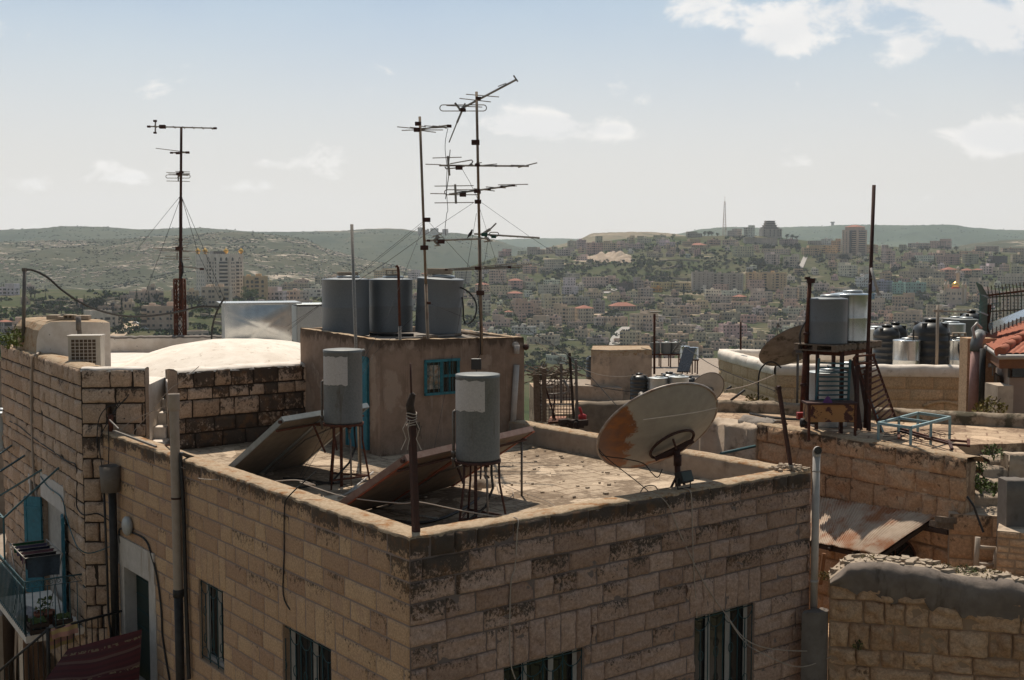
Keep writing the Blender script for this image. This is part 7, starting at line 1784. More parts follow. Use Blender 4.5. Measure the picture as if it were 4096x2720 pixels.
rub(V((3.3, 26.7, 0)), V((4.4, 25.2, 0)), -5.4, ZTE - .05, .9, tm_, 'crumbling_edge', ter_, sd=6, amp=.18)
rub(V((4.95, 24.75, 0)), V((5.5, 24.0, 0)), -4.6, ZTE + .16, .5, M['conc'], 'stone_stub', ter_, sd=9, amp=.1, n_=10)
lw = thing('low_wall', V((8.5, 26, ZTE)), 'low weathered wall along the far side of the paved terrace', 'wall')
wl_pts = [atz(640, 404, -3.3), atz(765, 404.5, -3.24), atz(880, 411, -3.24), atz(1040, 419.5, -3.24)]
for i, (p, q) in enumerate(zip(wl_pts, wl_pts[1:])):
 p = V((p.x, p.y, 0)); q = V((q.x, q.y, 0)); rub(p, q, ZTE - .4, -3.16, .34, mat('lichen_wall', (.33, .26, .19), (.2, .15, .105), 6, .95, bump=.5, stain=(.085, .07, .045), st=(.48, .62), stscale=3), 'wall', lw, 40, .07, i + 2)
plant(aty(*c2('A7', 40, 1180), 27.6), .3, .25, M['moss'], 'patch of weeds on the low terrace wall near the poles', 9, 'weed', 90)
plant(aty(*c2('A6', 1920, 960), 26.0), .35, .12, M['moss'], 'thin weeds on the crumbling terrace edge', 10, 'weed', 80)
mb = MB(); mb.tube(cy('A6', 1755, 1152, 22.5), cy('A6', 2060, 1085, 23.6), .03, 8); tag(mb.build('pipe', M['tealdk']), 'thin grey-blue pipe spanning from the parapet to the terrace wall', 'pipe')
for i, (pts, r_, lb) in enumerate((([(1775, 665), (1850, 730), (1960, 790), (2100, 820), (2240, 828)], .035, 'thick black cable lying over the terrace, upper one'), ([(1790, 680), (1860, 745), (1960, 800), (2090, 830), (2240, 832)], .03, 'thick black cable lying over the terrace, lower one'), ([(1735, 852), (1830, 858), (1940, 845), (2030, 818)], .018, 'thin black cable branching over the terrace'))):
 cable('cable', [cy('A6', x, y, 29.5 - .0012 * (x - 1775)) for x, y in pts], r_, M['blackpipe'], lb, sub=5)
cable('cable', [cz('A7', 0, 1262, ZTE + .05), cz('A7', 180, 1295, ZTE + .05), cz('A7', 330, 1308, ZTE + .05), cz('A7', 470, 1312, ZTE + .05)], .03, M['blackpipe'], 'black cable running on the terrace to the foot of the tank stand', sub=5)
Yt = 23.9
st = thing('tank_stand', cz('A7', 700, 1390, ZTE), 'tall rusty scaffold stand carrying two big tanks on pallets', 'tank stand')
zp = -(347.5 - 261) / F * Yt
corners = [(482, 735, 23.4), (770, 760, 22.9), (1005, 720, 24.1), (700, 700, 24.6)]
feet = []
for (x, y, Y_) in corners:
 p_ = cy('A7', x, y, Y_); p_ = V((p_.x, p_.y, 0)); feet.append(p_)
 mb = MB(); mb.bar(p_ + Z3 * ZTE, p_ + Z3 * (zp - .02), .07, .07, up=V((0, 1, 0))); mb.build('leg', M['rustd'], st)
ext = [cy('A7', 565, 740, 23.2), cy('A7', 895, 740, 23.6)]
for p_ in ext:
 p_ = V((p_.x, p_.y, 0)); mb = MB(); mb.bar(p_ + Z3 * ZTE, p_ + Z3 * (zp - .02), .06, .06, up=V((0, 1, 0))); mb.build('leg', M['rustd'], st)
mb = MB()
for i in range(4): mb.bar(feet[i] + Z3 * (zp - .05), feet[(i + 1) % 4] + Z3 * (zp - .05), .06, .09)
mb.bar(feet[0].lerp(feet[1], .5) + Z3 * (zp - .06), feet[2].lerp(feet[3], .5) + Z3 * (zp - .06), .05, .08); mb.build('frame', M['rust'], st)
fc = (feet[0] + feet[2]) / 2; sxv = (feet[1] - feet[0]).normalized(); syv = V((-sxv.y, sxv.x, 0))
for i, off in enumerate((-.40, .62)):
 mb = MB(); c_ = aty((827, 850)[i], 340, (23.3, 23.95)[i]); c_.z = 0
 for j in range(6): mb.box(c_ + syv * (-.45 + j * .18) + Z3 * (zp + .12), (.92, .11, .022), (sxv, syv, Z3)); mb.box(c_ + syv * (-.45 + j * .18) + Z3 * (zp + .01), (.92, .10, .02), (sxv, syv, Z3))
 for q in (-.40, 0, .40): mb.box(c_ + sxv * q + Z3 * (zp + .066), (.09, 1.0, .085), (sxv, syv, Z3))
 tag(mb.build('pallet', M['wood']), ('wooden pallet under the dull grey tank on the tall stand', 'wooden pallet under the bright zinc tank on the tall stand')[i], 'pallet', 'pallets on the tank stand')
zq = zp + .135
ta = aty(827, 340, 23.25); tb = aty(849.5, 340, 23.95)
tank(V((ta.x, ta.y, zq)), .385, .88, mid, 'dull grey tank on the left of the tall rusty stand')
tank(V((tb.x, tb.y, zq)), .40, .95, M['shiny'], 'bright streaked zinc tank on the right of the tall rusty stand')
tc_ = aty(*c2('A7', 645, 1200), 24.4); td_ = aty(*c2('A7', 800, 1190), 25.2)
tank(V((tc_.x, tc_.y, ZTE)), .40, 1.12, M['zinc'], 'pale zinc tank standing on the terrace under the rusty stand, front one')
tank(V((td_.x, td_.y, ZTE)), .40, 1.18, M['galv'], 'grey tank under the rusty stand, behind the pale one')
block_on(aty(*c2('A7', 640, 908), 24.4) * 1 + V((0, 0, .02)), .14, .1, .06, 20, 'small stone lying on the lid of the lower zinc tank', hollow=False)
for (x0, y0, x1, y1, Y_, r_, m_, lb, cap) in ((432, 1320, 500, 165, 23.2, .042, 'rust', 'rusty pole with knobbed top left of the raised tanks', True), (935, 990, 1000, -0, 22.6, .036, 'rustd', '', False)):
 if not lb: continue
 p_, q_ = cy('A7', x0, y0, Y_), cy('A7', x1, y1, Y_); t = thing('pole', p_, lb, 'pole')
 mb = MB(); mb.tube(p_, p_.lerp(q_, .55), r_ * 1.25, 8); mb.tube(p_.lerp(q_, .55), q_, r_, 8); mb.build('pole', M[m_], t)
 mb = MB(); mb.box(q_ + V((.02, 0, .03)), (.14, .1, .09)); mb.box(q_ + V((-.05, 0, .08)), (.09, .08, .05)); mb.lathe([(.07, 0), (.07, .06)], p_.lerp(q_, .62), 8); mb.lathe([(.07, 0), (.07, .06)], p_.lerp(q_, .25), 8); mb.build('clamp', M['rustd'], t)
p_, q_ = aty(865, 428, 22.7), aty(874, 185, 22.7)
an = thing('antenna_pole', p_, 'tall dark leaning rod with white aerial beside the raised tanks', 'antenna')
mb = MB(); mb.tube(p_, q_, .036, 8); mb.build('pole', M['rustd'], an)
mb = MB(); a_, b_ = cy('A7', 1012, 45, 22.6), cy('A7', 1075, 265, 22.5); mb.tube(a_, b_, .028, 8); mb.box(b_, (.07, .06, .06)); mb.build('aerial', M['winwhite'], an)
mb = MB()
for (x0, y0, x1, y1) in ((985, 85, 890, 130), (985, 130, 940, 165), (1010, 130, 1080, 118), (1020, 100, 1165, 72), (1010, 170, 985, 185), (1030, 150, 1130, 120)): mb.tube(cy('A7', x0, y0, 22.6), cy('A7', x1, y1, 22.6), .007, 4)
mb.build('element', M['alu'], an)
cable('hose', [cy('A7', 475, 480, 23.2), cy('A7', 430, 560, 23.2), cy('A7', 418, 650, 23.2), cy('A7', 440, 740, 23.2), cy('A7', 480, 780, 23.2)], .018, M['blackpipe'], 'black hose curving beside the dull raised tank', 'hose', sub=5)
def ladder(p0, p1, q0, q1, n_, m_, r_, label, rm_=None):
 t = thing('ladder', (p0 + q0) / 2, label, 'ladder')
 for a_, b_ in ((p0, p1), (q0, q1)): mb = MB(); mb.bar(a_, b_, r_ * 2.2, r_ * 2.2, up=V((0, 1, 0))); mb.build('rail', m_, t)
 mb = MB()
 for i in range(1, n_ + 1): mb.tube(p0.lerp(p1, i / (n_ + 1)), q0.lerp(q1, i / (n_ + 1)), r_, 6)
 mb.build('rung', rm_ or m_, t); return t
Yl = 22.75
mt_ = M['tealdk']
ladder(cy('A7', 545, 1225, Yl), cy('A7', 578, 800, Yl), cy('A7', 818, 1215, Yl), cy('A7', 838, 810, Yl), 10, mt_, .018, 'blue-grey ladder-like rack standing before the lower tanks')
ladder(cy('A7', 1095, 1420, 22.3), cy('A7', 880, 800, 23.0), cy('A7', 1215, 1300, 23.0), cy('A7', 1030, 775, 23.6), 12, M['rust'], .018, 'rusty ladder leaning on the right side of the tank stand')
for i, (x0, y0, x1, y1) in enumerate(((905, 1390, 900, 850), (930, 1400, 850, 820), (1000, 1410, 905, 850), (985, 1405, 960, 900), (1110, 1420, 985, 1110))):
 mb = MB(); mb.bar(cy('A7', x0, y0, 22.4 + .1 * i), cy('A7', x1, y1, 22.8 + .1 * i), .05, .035); tag(mb.build('bar', M['ltblue'] if i == 4 else M['rustd']), ('rusty bar leaning upright against the tank stand', 'rusty bar leaning leftward against the tank stand', 'rusty bar crossing behind the leaning ladder', 'short rusty bar beside the leaning ladder', 'flaking pale blue bar leaning at the ladder foot')[i], 'bar')
mb = MB(); mb.path([cy('A7', 880, 870, 22.6), cy('A7', 865, 800, 22.6), cy('A7', 880, 785, 22.6), cy('A7', 1045, 770, 22.6)], .02, 6); mb.bar(cy('A7', 880, 850, 22.6), cy('A7', 1040, 840, 22.6), .03, .03); tag(mb.build('frame', M['rust']), 'bent rusty frame hooked over the top of the ladder', 'frame')
cb0, cb1 = cy('A7', 485, 1330, 22.3), cy('A7', 888, 1330, 22.3); cb0.z = cb1.z = 0
cbx = (cb1 - cb0); Lc = cbx.length; cbx.normalize(); cby = V((-cbx.y, cbx.x, 0)); z0_, z1_ = -(392 - 261) / F * 22.3 * 0 + cy('A7', 600, 1335, 22.3).z, cy('A7', 600, 1190, 22.3).z
cbt = thing('cabinet', cb0 + cbx * Lc / 2 + Z3 * ZTE, 'flaking ochre metal cabinet on legs under the tank stand', 'cabinet')
mb = MB(); mb.box(cb0 + cbx * Lc / 2 + cby * .2 + Z3 * (z0_ + z1_) / 2, (Lc, .4, z1_ - z0_), (cbx, cby, Z3)); mb.build('body', mat('flaking_ochre', (.36, .185, .07), (.30, .155, .06), 5, .7, stain=(.07, .025, .02), st=(.52, .56), stscale=4.5), cbt)
mb = MB(); mb.box(cb0 + cbx * Lc / 2 + cby * .2 + Z3 * (z1_ + .02), (Lc + .06, .46, .035), (cbx, cby, Z3)); mb.build('top', M['rustd'], cbt)
for a_ in (.02, .98):
 mb = MB(); mb.bar(cb0 + cbx * Lc * a_ + Z3 * (ZTE + .01), cb0 + cbx * Lc * a_ + Z3 * z1_, .045, .045, up=V((0, 1, 0))); mb.build('leg', M['rust'], cbt)
p = cy('A7', 650, 1175, 22.35); mb = MB(); mb.grid(lambda x, y: p + V((math.cos(x * 6.28) * .1 * (1 - y) ** .6, math.sin(x * 6.28) * .08 * (1 - y) ** .6, .13 * y + .01 * math.sin(x * 25))), 14, 6); tag(mb.build('bag', gm('purple_bag', (.13, .05, .15))), 'crumpled purple bag lying on the ochre cabinet', 'bag')
p = cy('A7', 435, 1280, 23.0); mb = MB(); mb.box(p, (.2, .14, .13)); mb.box(p - Z3 * .1, (.08, .08, .1)); mb.lathe([(.045, -.2), (.045, 0)], p, 10); tag(mb.build('pump', mat('red_paint', (.33, .03, .03), None, 5, .5), bevel=.01), 'small red pump at the foot of the left pole', 'pump')
p = cy('A7', 415, 1328, 22.6); mb = MB(); mb.lathe([(.001, 0), (.09, .02), (.09, .09), (.001, .11)], p - Z3 * .03, 12, ax=(V((0, 1, 0)), Z3, V((1, 0, 0)))); mb.box(p + V((.2, 0, 0)), (.3, .12, .1)); tag(mb.build('valve', M['blackpipe'], bevel=.01), 'black valve and pipe end on the terrace by the left pole', 'valve')
bp_ = [cy('A7', 1075, 1345, 21.9), cy('A7', 1345, 1382, 21.3), cy('A7', 1672, 1295, 22.6), cy('A7', 1405, 1258, 23.6)]
zb2 = ZTE + .42; bp_ = [atz(*c2('A7', x, y), zb2) for x, y in ((1075, 1345), (1345, 1382), (1672, 1295), (1405, 1258))]
bf = thing('bed_frame', (bp_[0] + bp_[2]) / 2 - Z3 * .42, 'pale blue iron bed frame standing on the paved terrace', 'bed frame')
mb = MB()
for i in range(4): mb.bar(bp_[i], bp_[(i + 1) % 4], .045, .05)
mb.bar(bp_[0].lerp(bp_[3], .5), bp_[1].lerp(bp_[2], .5), .035, .04); mb.build('frame', M['ltblue'], bf)
for p_ in bp_ + [bp_[1].lerp(bp_[2], .5), bp_[0].lerp(bp_[3], .5)]:
 mb = MB(); mb.bar(p_, V((p_.x, p_.y, ZTE)), .04, .04, up=V((0, 1, 0))); mb.build('leg', M['ltblue'], bf)
sc_ = [((1245, 1385, 1670, 1505), 'rust', 'long rusty bar lying at the terrace edge, upper one'), ((1255, 1410, 1660, 1515), 'rustd', 'long rusty bar lying at the terrace edge, lower one'), ((1670, 1485, 1838, 1500), 'rust', 'rusty angle bar at the end of the scrap heap'), ((1665, 1520, 1825, 1530), 'rustd', 'short rusty bar under the end of the scrap heap'), ((1240, 1380, 1245, 1470), 'rust', 'short rusty bar standing at the near end of the scrap'), ((1660, 1490, 1690, 1560), 'rustd', 'short rusty bar jutting over the wall from the scrap'), ((1825, 1480, 1828, 1535), 'rust', 'rusty end plate of the scrap bars')]
for (x0, y0, x1, y1), m_, lb in sc_:
 mb = MB(); mb.bar(atz(*c2('A7', x0, y0), ZTE + .14), atz(*c2('A7', x1, y1), ZTE + .14), .05, .04); tag(mb.build('bar', M[m_]), lb, 'bar')
mb = MB()
for i in range(26):
 a_ = c2('A7', rn.uniform(1250, 1650), rn.uniform(1400, 1500)); p_ = atz(a_[0], a_[1], ZTE + .06); mb.path([p_, p_ + V((rn.uniform(-.2, .2), rn.uniform(-.1, .1), .04)), p_ + V((rn.uniform(-.4, .4), rn.uniform(-.2, .2), .0))], .006, 4)
tag(mb.build('wire_tangle', M['rustd']), 'tangle of rusty wire between the scrap bars on the terrace', 'wire tangle')
def small_dish(c_, n_, R_, m_, label, pole_to, deep=.18, pole_r=.03):
 n_ = n_.normalized(); x = n_.cross(Z3).normalized(); y = x.cross(n_)
 t = thing('satellite_dish', V((c_.x, c_.y, pole_to)), label, 'satellite dish')
 mb = MB()
 f_ = lambda a, b, d=0: c_ + (x * math.cos(a * 6.2832) + y * math.sin(a * 6.2832)) * R_ * (.02 + .98 * b) + n_ * (deep * R_ * (b * b - 1) + d)
 mb.grid(f_, 48, 14); mb.grid(lambda a, b: f_(1 - a, b, .012), 48, 14); mb.build('reflector', m_, t)
 mb = MB(); mb.path([c_ + (x * math.cos(i * math.pi / 24) + y * math.sin(i * math.pi / 24)) * R_ for i in range(49)], .012, 5); mb.build('rim', M['steel'], t)
 q = c_ - n_ * (deep * R_ + .05) - Z3 * .03
 mb = MB(); mb.box(q + n_ * .02, (.2, .08, .16), (x, n_, y)); mb.build('bracket', M['steel'], t)
 mb = MB(); mb.tube(V((q.x, q.y, pole_to)), q + Z3 * .1, pole_r, 8); mb.build('pole', M['steel'], t)
 mb = MB(); f2 = c_ + n_ * R_ * .9; mb.tube(c_ - y * R_ * .95, f2 - y * R_ * .25, .012, 5); mb.tube(f2 - y * R_ * .25 - n_ * .1, f2 - y * R_ * .2 + n_ * .03, .03, 8); mb.build('feed_arm', M['steel'], t)
 return t
small_dish(aty(*c2('A6', 1632, 568), 27.2), V((-.28, .86, .42)), .425, mat('pale_dish_paint', (.44, .42, .38), (.37, .35, .32), 6, .6), 'small pale dish seen from behind above the rusty dish', ZTE, .12)
small_dish(aty(*c2('A7', 370, 690), 27.5), V((-.25, .55, .75)), .86, mat('weathered_dish_paint', (.22, .19, .165), (.14, .118, .1), 5, .8, stain=(.06, .05, .04), st=(.5, .65), stscale=3), 'dull weathered dish tilted skyward beside the tank stand', -3.5, .2)
# ---- white-capped parapet house behind
ZW = -3.2
k0, k1, k2 = atz(776, 364.5, ZW), atz(974, 366.5, ZW), atz(719, 350, ZW)
for q in (k0, k1, k2): q.z = 0
k3 = k1 + (k2 - k0) * 1.0
wc_ = thing('white_capped_house', (k0 + k3) / 2 + Z3 * GZ, 'yellow stone house with whitewashed parapet carrying black and zinc tanks', 'house')
def cap_wall(p, q, name, sd, L_, masn=True):
 d = q - p; L = d.length; d.normalize(); nr = V((d.y, -d.x, 0))
 if (nr.dot(V((0, -1, 0)))) < 0 and abs(nr.y) > .3: nr = -nr
 if masn:
  mb = MB(); masonry(mb, p + Z3 * (ZW - .3), d, nr, L, 3.2, [.42, .34, .36, .4], [], [], sd, (.5, 1.0), .012, .01, lambda s, v, q_: .10 if q_ else max(0, 1 - v / .5) * .12, n=(3, 2)); mb.build('wall', M['stone_y'], wc_)
 mb = MB()
 def fn(x, y):
  a = [(.02, -.34), (.07, -.30), (.07, -.12), (.03, -.02), (-.12, .03), (-.3, .0), (-.36, -.1), (-.36, -.6)][round(y * 7)]
  k_ = NZ.fractal(V((x * L * 1.5, y * 2, sd)), 1, 2, 4)
  return p + d * (x * L) + nr * (a[0] + .04 * k_) + Z3 * (ZW + a[1] + (.035 * k_ if y > .05 else 0))
 mb.grid(fn, 60, 7); mb.build('parapet', M['dome'], wc_)
M['stone_y'] = stone('yellow_ashlar', (.60, .44, .28), (.50, .35, .21), (.42, .30, .19), (.16, .11, .07), (.56, .38, .22), .35, 9, 20)
cap_wall(k0, k1, 'near', 51, 0); cap_wall(k2, k0, 'left', 52, 0); cap_wall(k3, k2, 'far', 53, 0, False)
mb = MB(); mb.prism([k0 + V((.2, .3, 0)), k1 + V((0, .3, 0)), k3, k2], ZW - 2.0, ZW - .55); mb.build('roof', M['dome'], wc_)
pA = lambda x, y: onpl(*c2('RR', x, y), k0, k1 - k0)
ac_ = [pA(x, y) - V((0, .05, 0)) for x, y in ((205, 1395), (240, 1385), (300, 1366), (360, 1357), (440, 1362), (500, 1378), (560, 1400))]
mb = MB(); mb.path(ac_, .05, 6); mb.build('arch', M['stone_y'], wc_)
ZRf = ZW - .55
def big_black(p, r_, h, label, name='water_tank', grp='black plastic water tanks'):
 t = thing(name, p, label, 'water tank', grp); b = MB()
 pr = [(r_ * .98, 0)]
 for i in range(6): z = h * (.02 + .76 * i / 6); pr += [(r_, z), (r_, z + h * .11), (r_ * 1.015, z + h * .115), (r_ * 1.015, z + h * .125)]
 pr += [(r_, h * .80), (r_ * .99, h * .83), (r_ * .9, h * .88), (r_ * .6, h * .94), (.001, h * .96)]
 b.lathe(pr, p, 36); b.build('body', M['black'], t)
 b = MB(); b.lathe([(r_ * .36, h * .92), (r_ * .36, h * .985), (r_ * .40, h * .985), (r_ * .40, h), (.001, h * 1.02)], p, 24); b.build('lid', M['black'], t)
 for a in (45, 135, 225, 315):
  b = MB(); b.box(p + dirv(a) * r_ * .78 + Z3 * h * .89, (r_ * .38, r_ * .16, h * .10), (dirv(a), dirv(a + 90), Z3)); b.build('lug', M['black'], t)
 return t
big_black(V((aty(931, 340, 37.6).x, 37.6, ZRf)), .57, 1.9, 'big ribbed black tank between two zinc ones on the whitewashed roof')
for (x, Y_, r_, h, m_, lb) in ((1312, 37.2, .42, 1.25, 'shiny', 'bright zinc tank just left of the big black tank'), (1748, 37.5, .56, 1.25, 'shiny', 'bright zinc tank just right of the big black tank'), (1500 + 170, 40.5, .5, 1.6, 'zinc', 'grey zinc tank showing behind the big black tank'), (1790, 41.5, .45, 1.7, 'galv', 'dull grey tank behind the right zinc tank'), (1710, 42.0, .42, 1.7, 'galv', 'dull grey tank farther behind, left of its twin'), (1045, 42, .6, 1.35, 'zinc', 'pale zinc tank left of the pair of black tanks')):
 pp = aty(c2('A7', x, 0)[0], 340, Y_); tank(V((pp.x, pp.y, ZRf)), r_, h, M[m_], lb)
for (x, Y_, r_, h, lb) in ((1140, 40.5, .44, 1.55, 'black tank, left one of the close pair on the whitewashed roof'), (1213, 41.2, .40, 1.6, 'black tank, right one of the close pair on the whitewashed roof'), (1845, 43, .42, 1.95, 'black tank half behind the dull grey ones by the green fence'), (1255, 43, .3, 1.15, 'small black tank right of the close pair')):
 pp = aty(c2('A7', x, 0)[0], 340, Y_); big_black(V((pp.x, pp.y, ZRf)), r_, h, lb)
p_ = aty(c2('A7', 1748, 0)[0], 340, 37.5); block_on(V((p_.x, p_.y, ZRf + 1.34)), .42, .2, .13, -8, 'hollow block on the lid of the right zinc tank'); block_on(V((p_.x - .3, p_.y + .1, ZRf + 1.31)), .4, .3, .06, 10, 'flat slab on the lid of the right zinc tank', hollow=False)
p_ = aty(c2('A7', 1312, 0)[0], 340, 37.2); block_on(V((p_.x + .18, p_.y, ZRf + 1.29)), .3, .2, .08, 4, 'pale slab on the lid of the left zinc tank', hollow=False)
mb = MB(); a_, b_ = cy('A7', 1560, 860, 36.6), cy('A7', 1572, 355, 36.6); mb.tube(a_, b_, .05, 8); mb.tube(cy('A7', 1600, 408, 36.6), cy('A7', 1835, 412, 36.6), .022, 5); mb.box(cy('A7', 1572, 405, 36.6), (.3, .08, .08)); tag(mb.build('antenna_mast', M['pvcb']), 'pale thin mast with one side arm in front of the big black tank', 'antenna')
cable('hose', [cy('A7', 1368, 560, 37), cy('A7', 1372, 680, 37), cy('A7', 1430, 800, 37), cy('A7', 1500, 855, 36.8), cy('A7', 1550, 780, 36.6)], .025, M['blackpipe'], 'black hose looping down the big black tank', 'hose', sub=5)
cable('hose', [cy('A7', 1745, 680, 36.9), cy('A7', 1745, 740, 36.9), cy('A7', 1780, 830, 36.6), cy('A7', 1850, 940, 35.5)], .025, M['blackpipe'], 'black hose running down from the right zinc tank', 'hose', sub=5)
plant(aty(*c2('A7', 1840, 905), 35.3), .2, .25, M['leaf'], 'small green weed at the end of the whitewashed parapet', 12, 'weed', 60)
# ---- red-tiled house at the right edge
rh_ = thing('tiled_house', V((11.6, 26.5, GZ)), 'pinkish house with red tiled roof and metal gutter at the right edge', 'house')
Yh = 25.6
c_c = cy('A7', 2085, 772, Yh); c_l = cy('A7', 1892, 632, Yh + 4.2); ridge0 = cy('A7', 1925, 612, Yh + 4.5); rr_ = cy('A7', 2420, 735, Yh + .6)
ez = c_c.z
c_l = atz(*c2('A7', 1892, 632), ez); rr_ = V((c_c.x + 5, c_c.y + .35, ez))
apex = V((c_c.x + 2.9, c_c.y + 3.9, ez + .6))
dA = (c_l - c_c); dB = (rr_ - c_c)
far_l = V((c_l.x, c_l.y, ez)); top2 = apex + (c_l - c_c) * .45
tile = mat('red_roof_tiles', (.40, .135, .075), (.32, .10, .055), 5, .8, bump=.1, stain=(.22, .1, .07), st=(.55, .7), stscale=3)
def tiles(p, q, t, s, name):
 """slope with eave p-q and top edge s-t (over p: s, over q: t)"""
 nrm = (q - p).cross(s - p).normalized()
 if nrm.z < 0: nrm = -nrm
 L = (q - p).length; cols = max(6, int(L / .15)); rows = 12
 mb = MB(); nu, nv = cols * 6, rows * 3
 def fn(x, y):
  base = p.lerp(q, x).lerp(s.lerp(t, x), y)
  rowf = (y * rows) % 1.0
  return base + nrm * (.03 * abs(math.sin(x * cols * math.pi)) ** .7 + .022 * (1 - rowf))
 mb.grid(fn, nu, nv)
 return mb.build(name, tile, rh_)
tiles(c_c, rr_, rr_ + V((0, 3.6, .6)), apex, 'roof_slope')
tiles(c_l, c_c, apex, top2, 'roof_slope')
for p_, q_ in ((c_c, apex), (apex, top2), (c_l, top2), (apex, rr_ + V((0, 3.6, .6)))):
 mb = MB(); n_ = 9
 for i in range(n_): a_, b_ = p_.lerp(q_, i / n_) + Z3 * .06, p_.lerp(q_, (i + 1.08) / n_) + Z3 * .07; mb.path([a_, b_], .1, 8, rs=[.115, .09])
 mb.build('ridge_tile', tile, rh_)
mb = MB(); mb.path([c_l - Z3 * .04 + V((-.05, -.05, 0)), c_c - Z3 * .04 + V((-.03, -.08, 0)), rr_ - Z3 * .04 + V((0, -.08, 0))], .055, 8); mb.build('gutter', M['pvcw'], rh_)
mb = MB()
for a_, b_ in ((c_l, c_c), (c_c, rr_)):
 mb.add([a_ - Z3 * .06, b_ - Z3 * .06, b_ - Z3 * .30, a_ - Z3 * .30], [(0, 1, 2, 3)]);
mb.build('fascia', mat('brown_wood', (.2, .085, .035), (.15, .06, .03), 10, .7), rh_)
ins_c = c_c + V((.45, .5, 0)); ins_l = c_l + V((.5, -.1, 0)); ins_r = rr_ + V((0, .5, 0))
mb = MB(); mb.prism([ins_c, ins_r, ins_r + V((0, 6, 0)), ins_l + V((4, 3, 0)), ins_l], GZ, ez - .12); mb.build('wall', mat('pink_render', (.42, .30, .235), (.36, .255, .2), 3, .9, bump=.15, stain=(.28, .2, .15), st=(.55, .75), stscale=2), rh_)
def hw_(c_, x, y): return onpl(*c2(c_, x, y), ins_c + V((0, -.04, 0)), dB)
mb = MB(); a_, b_ = hw_('A7', 2170, 800), hw_('A7', 2420, 960); mb.box((a_ + b_) / 2, ((b_ - a_).x, .1, (a_.z - b_.z))); w_ = mb.build('window', M['woodd'], rh_)
mb = MB(); mb.box((a_ + b_) / 2 - V((0, .03, .05)), ((b_ - a_).x * .86, .1, (a_.z - b_.z) * .7)); mb.build('pane', M['glass'], w_, org=ORG[rh_.name])
mb = MB(); a_ = hw_('A7', 2085, 880); mb.box(V((a_.x - .12, a_.y - .3, -3.9 + .0)), (.34, .7, 2.4)); mb.build('pier', mat('cream_render', (.50, .40, .31), None, 4, .9), rh_)
def lft(x, y, d=.06): return onpl(*c2('A7', x, y), ins_c + V((-d, -d * .3, 0)), dA)
mb = MB(); a_, b_ = lft(1990, 870), lft(2070, 1200); mb.box(V(((a_.x + b_.x) / 2, (a_.y + b_.y) / 2, (a_.z + b_.z) / 2)), (.06, (a_ - b_).to_2d().length, a_.z - b_.z), (V((-dA.y, dA.x, 0)).normalized(), V((dA.x, dA.y, 0)).normalized(), Z3)); mb.build('shutter', M['wood'], rh_)
mb = MB(); a_ = lft(2030, 860, .15); mb.lathe([(.05, -.1), (.05, .1)], a_, 8, ax=(V((0, 1, 0)), Z3, V((1, 0, 0)))); mb.tube(a_, a_ - Z3 * .25, .015, 5); mb.build('lamp', M['zinc'], rh_)
pk = thing('drainpipe', cy('A7', 1862, 1270, 28.0), 'thick pink drainpipe with grey elbow beside the tiled house', 'pipe')
mb = MB(); a_, b_ = cy('A7', 1890, 725, 28.0), cy('A7', 1862, 1275, 28.0); mb.tube(b_, a_, .12, 14); mb.build('pipe', M['pvcp'], pk)
mb = MB(); mb.path([a_ - Z3 * .05, a_ + Z3 * .12, a_ + V((.05, .05, .25)), a_ + V((.2, .3, .33))], .14, 12); mb.build('elbow', M['galv'], pk)
mb = MB(); mb.path([a_ + V((-.03, -.02, .2)), a_ + V((-.1, 0, .5)), a_ + V((.0, 0, .62)), a_ + V((.15, .1, .5))], .035, 8); mb.build('overflow', M['winwhite'], pk)
mb = MB(); mb.tube(cy('A7', 1935, 1180, 27.6), cy('A7', 1948, 720, 27.6), .07, 10); tag(mb.build('downpipe', M['blackpipe']), 'black downpipe next to the pink drainpipe', 'pipe')
mb = MB(); q0_, q1_ = cy('A7', 1890, 1330, 28.3), cy('A7', 1960, 640, 28.3); mb.box((q0_ + q1_) / 2 + V((.12, .5, 0)), (.7, .5, q1_.z - q0_.z)); tag(mb.build('wall', M['stone_t']), 'narrow stone wall end behind the pink drainpipe', 'wall')
plant(cy('A7', 2010, 1275, 25.0), .35, .45, M['moss'], 'yellowish bush at the foot of the tiled house', 14, 'bush', 200)
mb = MB(); a_, b_ = cy('A7', 2010, 565, 29), cy('A7', 2420, 400, 28); vv_ = V((.25, .75, .12)); mb.add([a_, b_, b_ + vv_, a_ + vv_, a_ - Z3 * .1, b_ - Z3 * .1, b_ + vv_ - Z3 * .1, a_ + vv_ - Z3 * .1], [(0, 1, 2, 3), (4, 7, 6, 5), (0, 4, 5, 1), (1, 5, 6, 2), (2, 6, 7, 3), (3, 7, 4, 0)])
sp_ = thing('solar_collector', a_, 'white-framed solar collector sloping above the red tiles', 'solar panel'); mb.build('frame', M['shiny'], sp_)
mb = MB()
for i in range(12): q = a_.lerp(b_, (i + .5) / 12); mb.bar(q + V((0, -.01, -.13)), q + V((0, -.01, .03)), .03, .02)
mb.build('clip', M['galv'], sp_)
fn_ = thing('mesh_fence', cy('A7', 1985, 600, 31), 'tall green wire mesh fence with outward-bent top behind the tiled house', 'fence')
mb = MB(); Yf_ = 31
for i in range(17):
 x = 2000 + i * 30; y = 290 - i * 3.0
 p0_, p1_, p2_ = cy('A7', x, 640 - i * 5, Yf_), cy('A7', x, y, Yf_), cy('A7', x - 14, y - 95, Yf_ - .25); mb.path([p0_, p1_, p2_], .013, 5)
for y in (290, 410): mb.tube(cy('A7', 1995, y, Yf_), cy('A7', 2480, y - 30, Yf_), .018, 5)
mb.build('bar', mat('green_fence_paint', (.03, .085, .065), (.1, .07, .045), 5, .7), fn_)
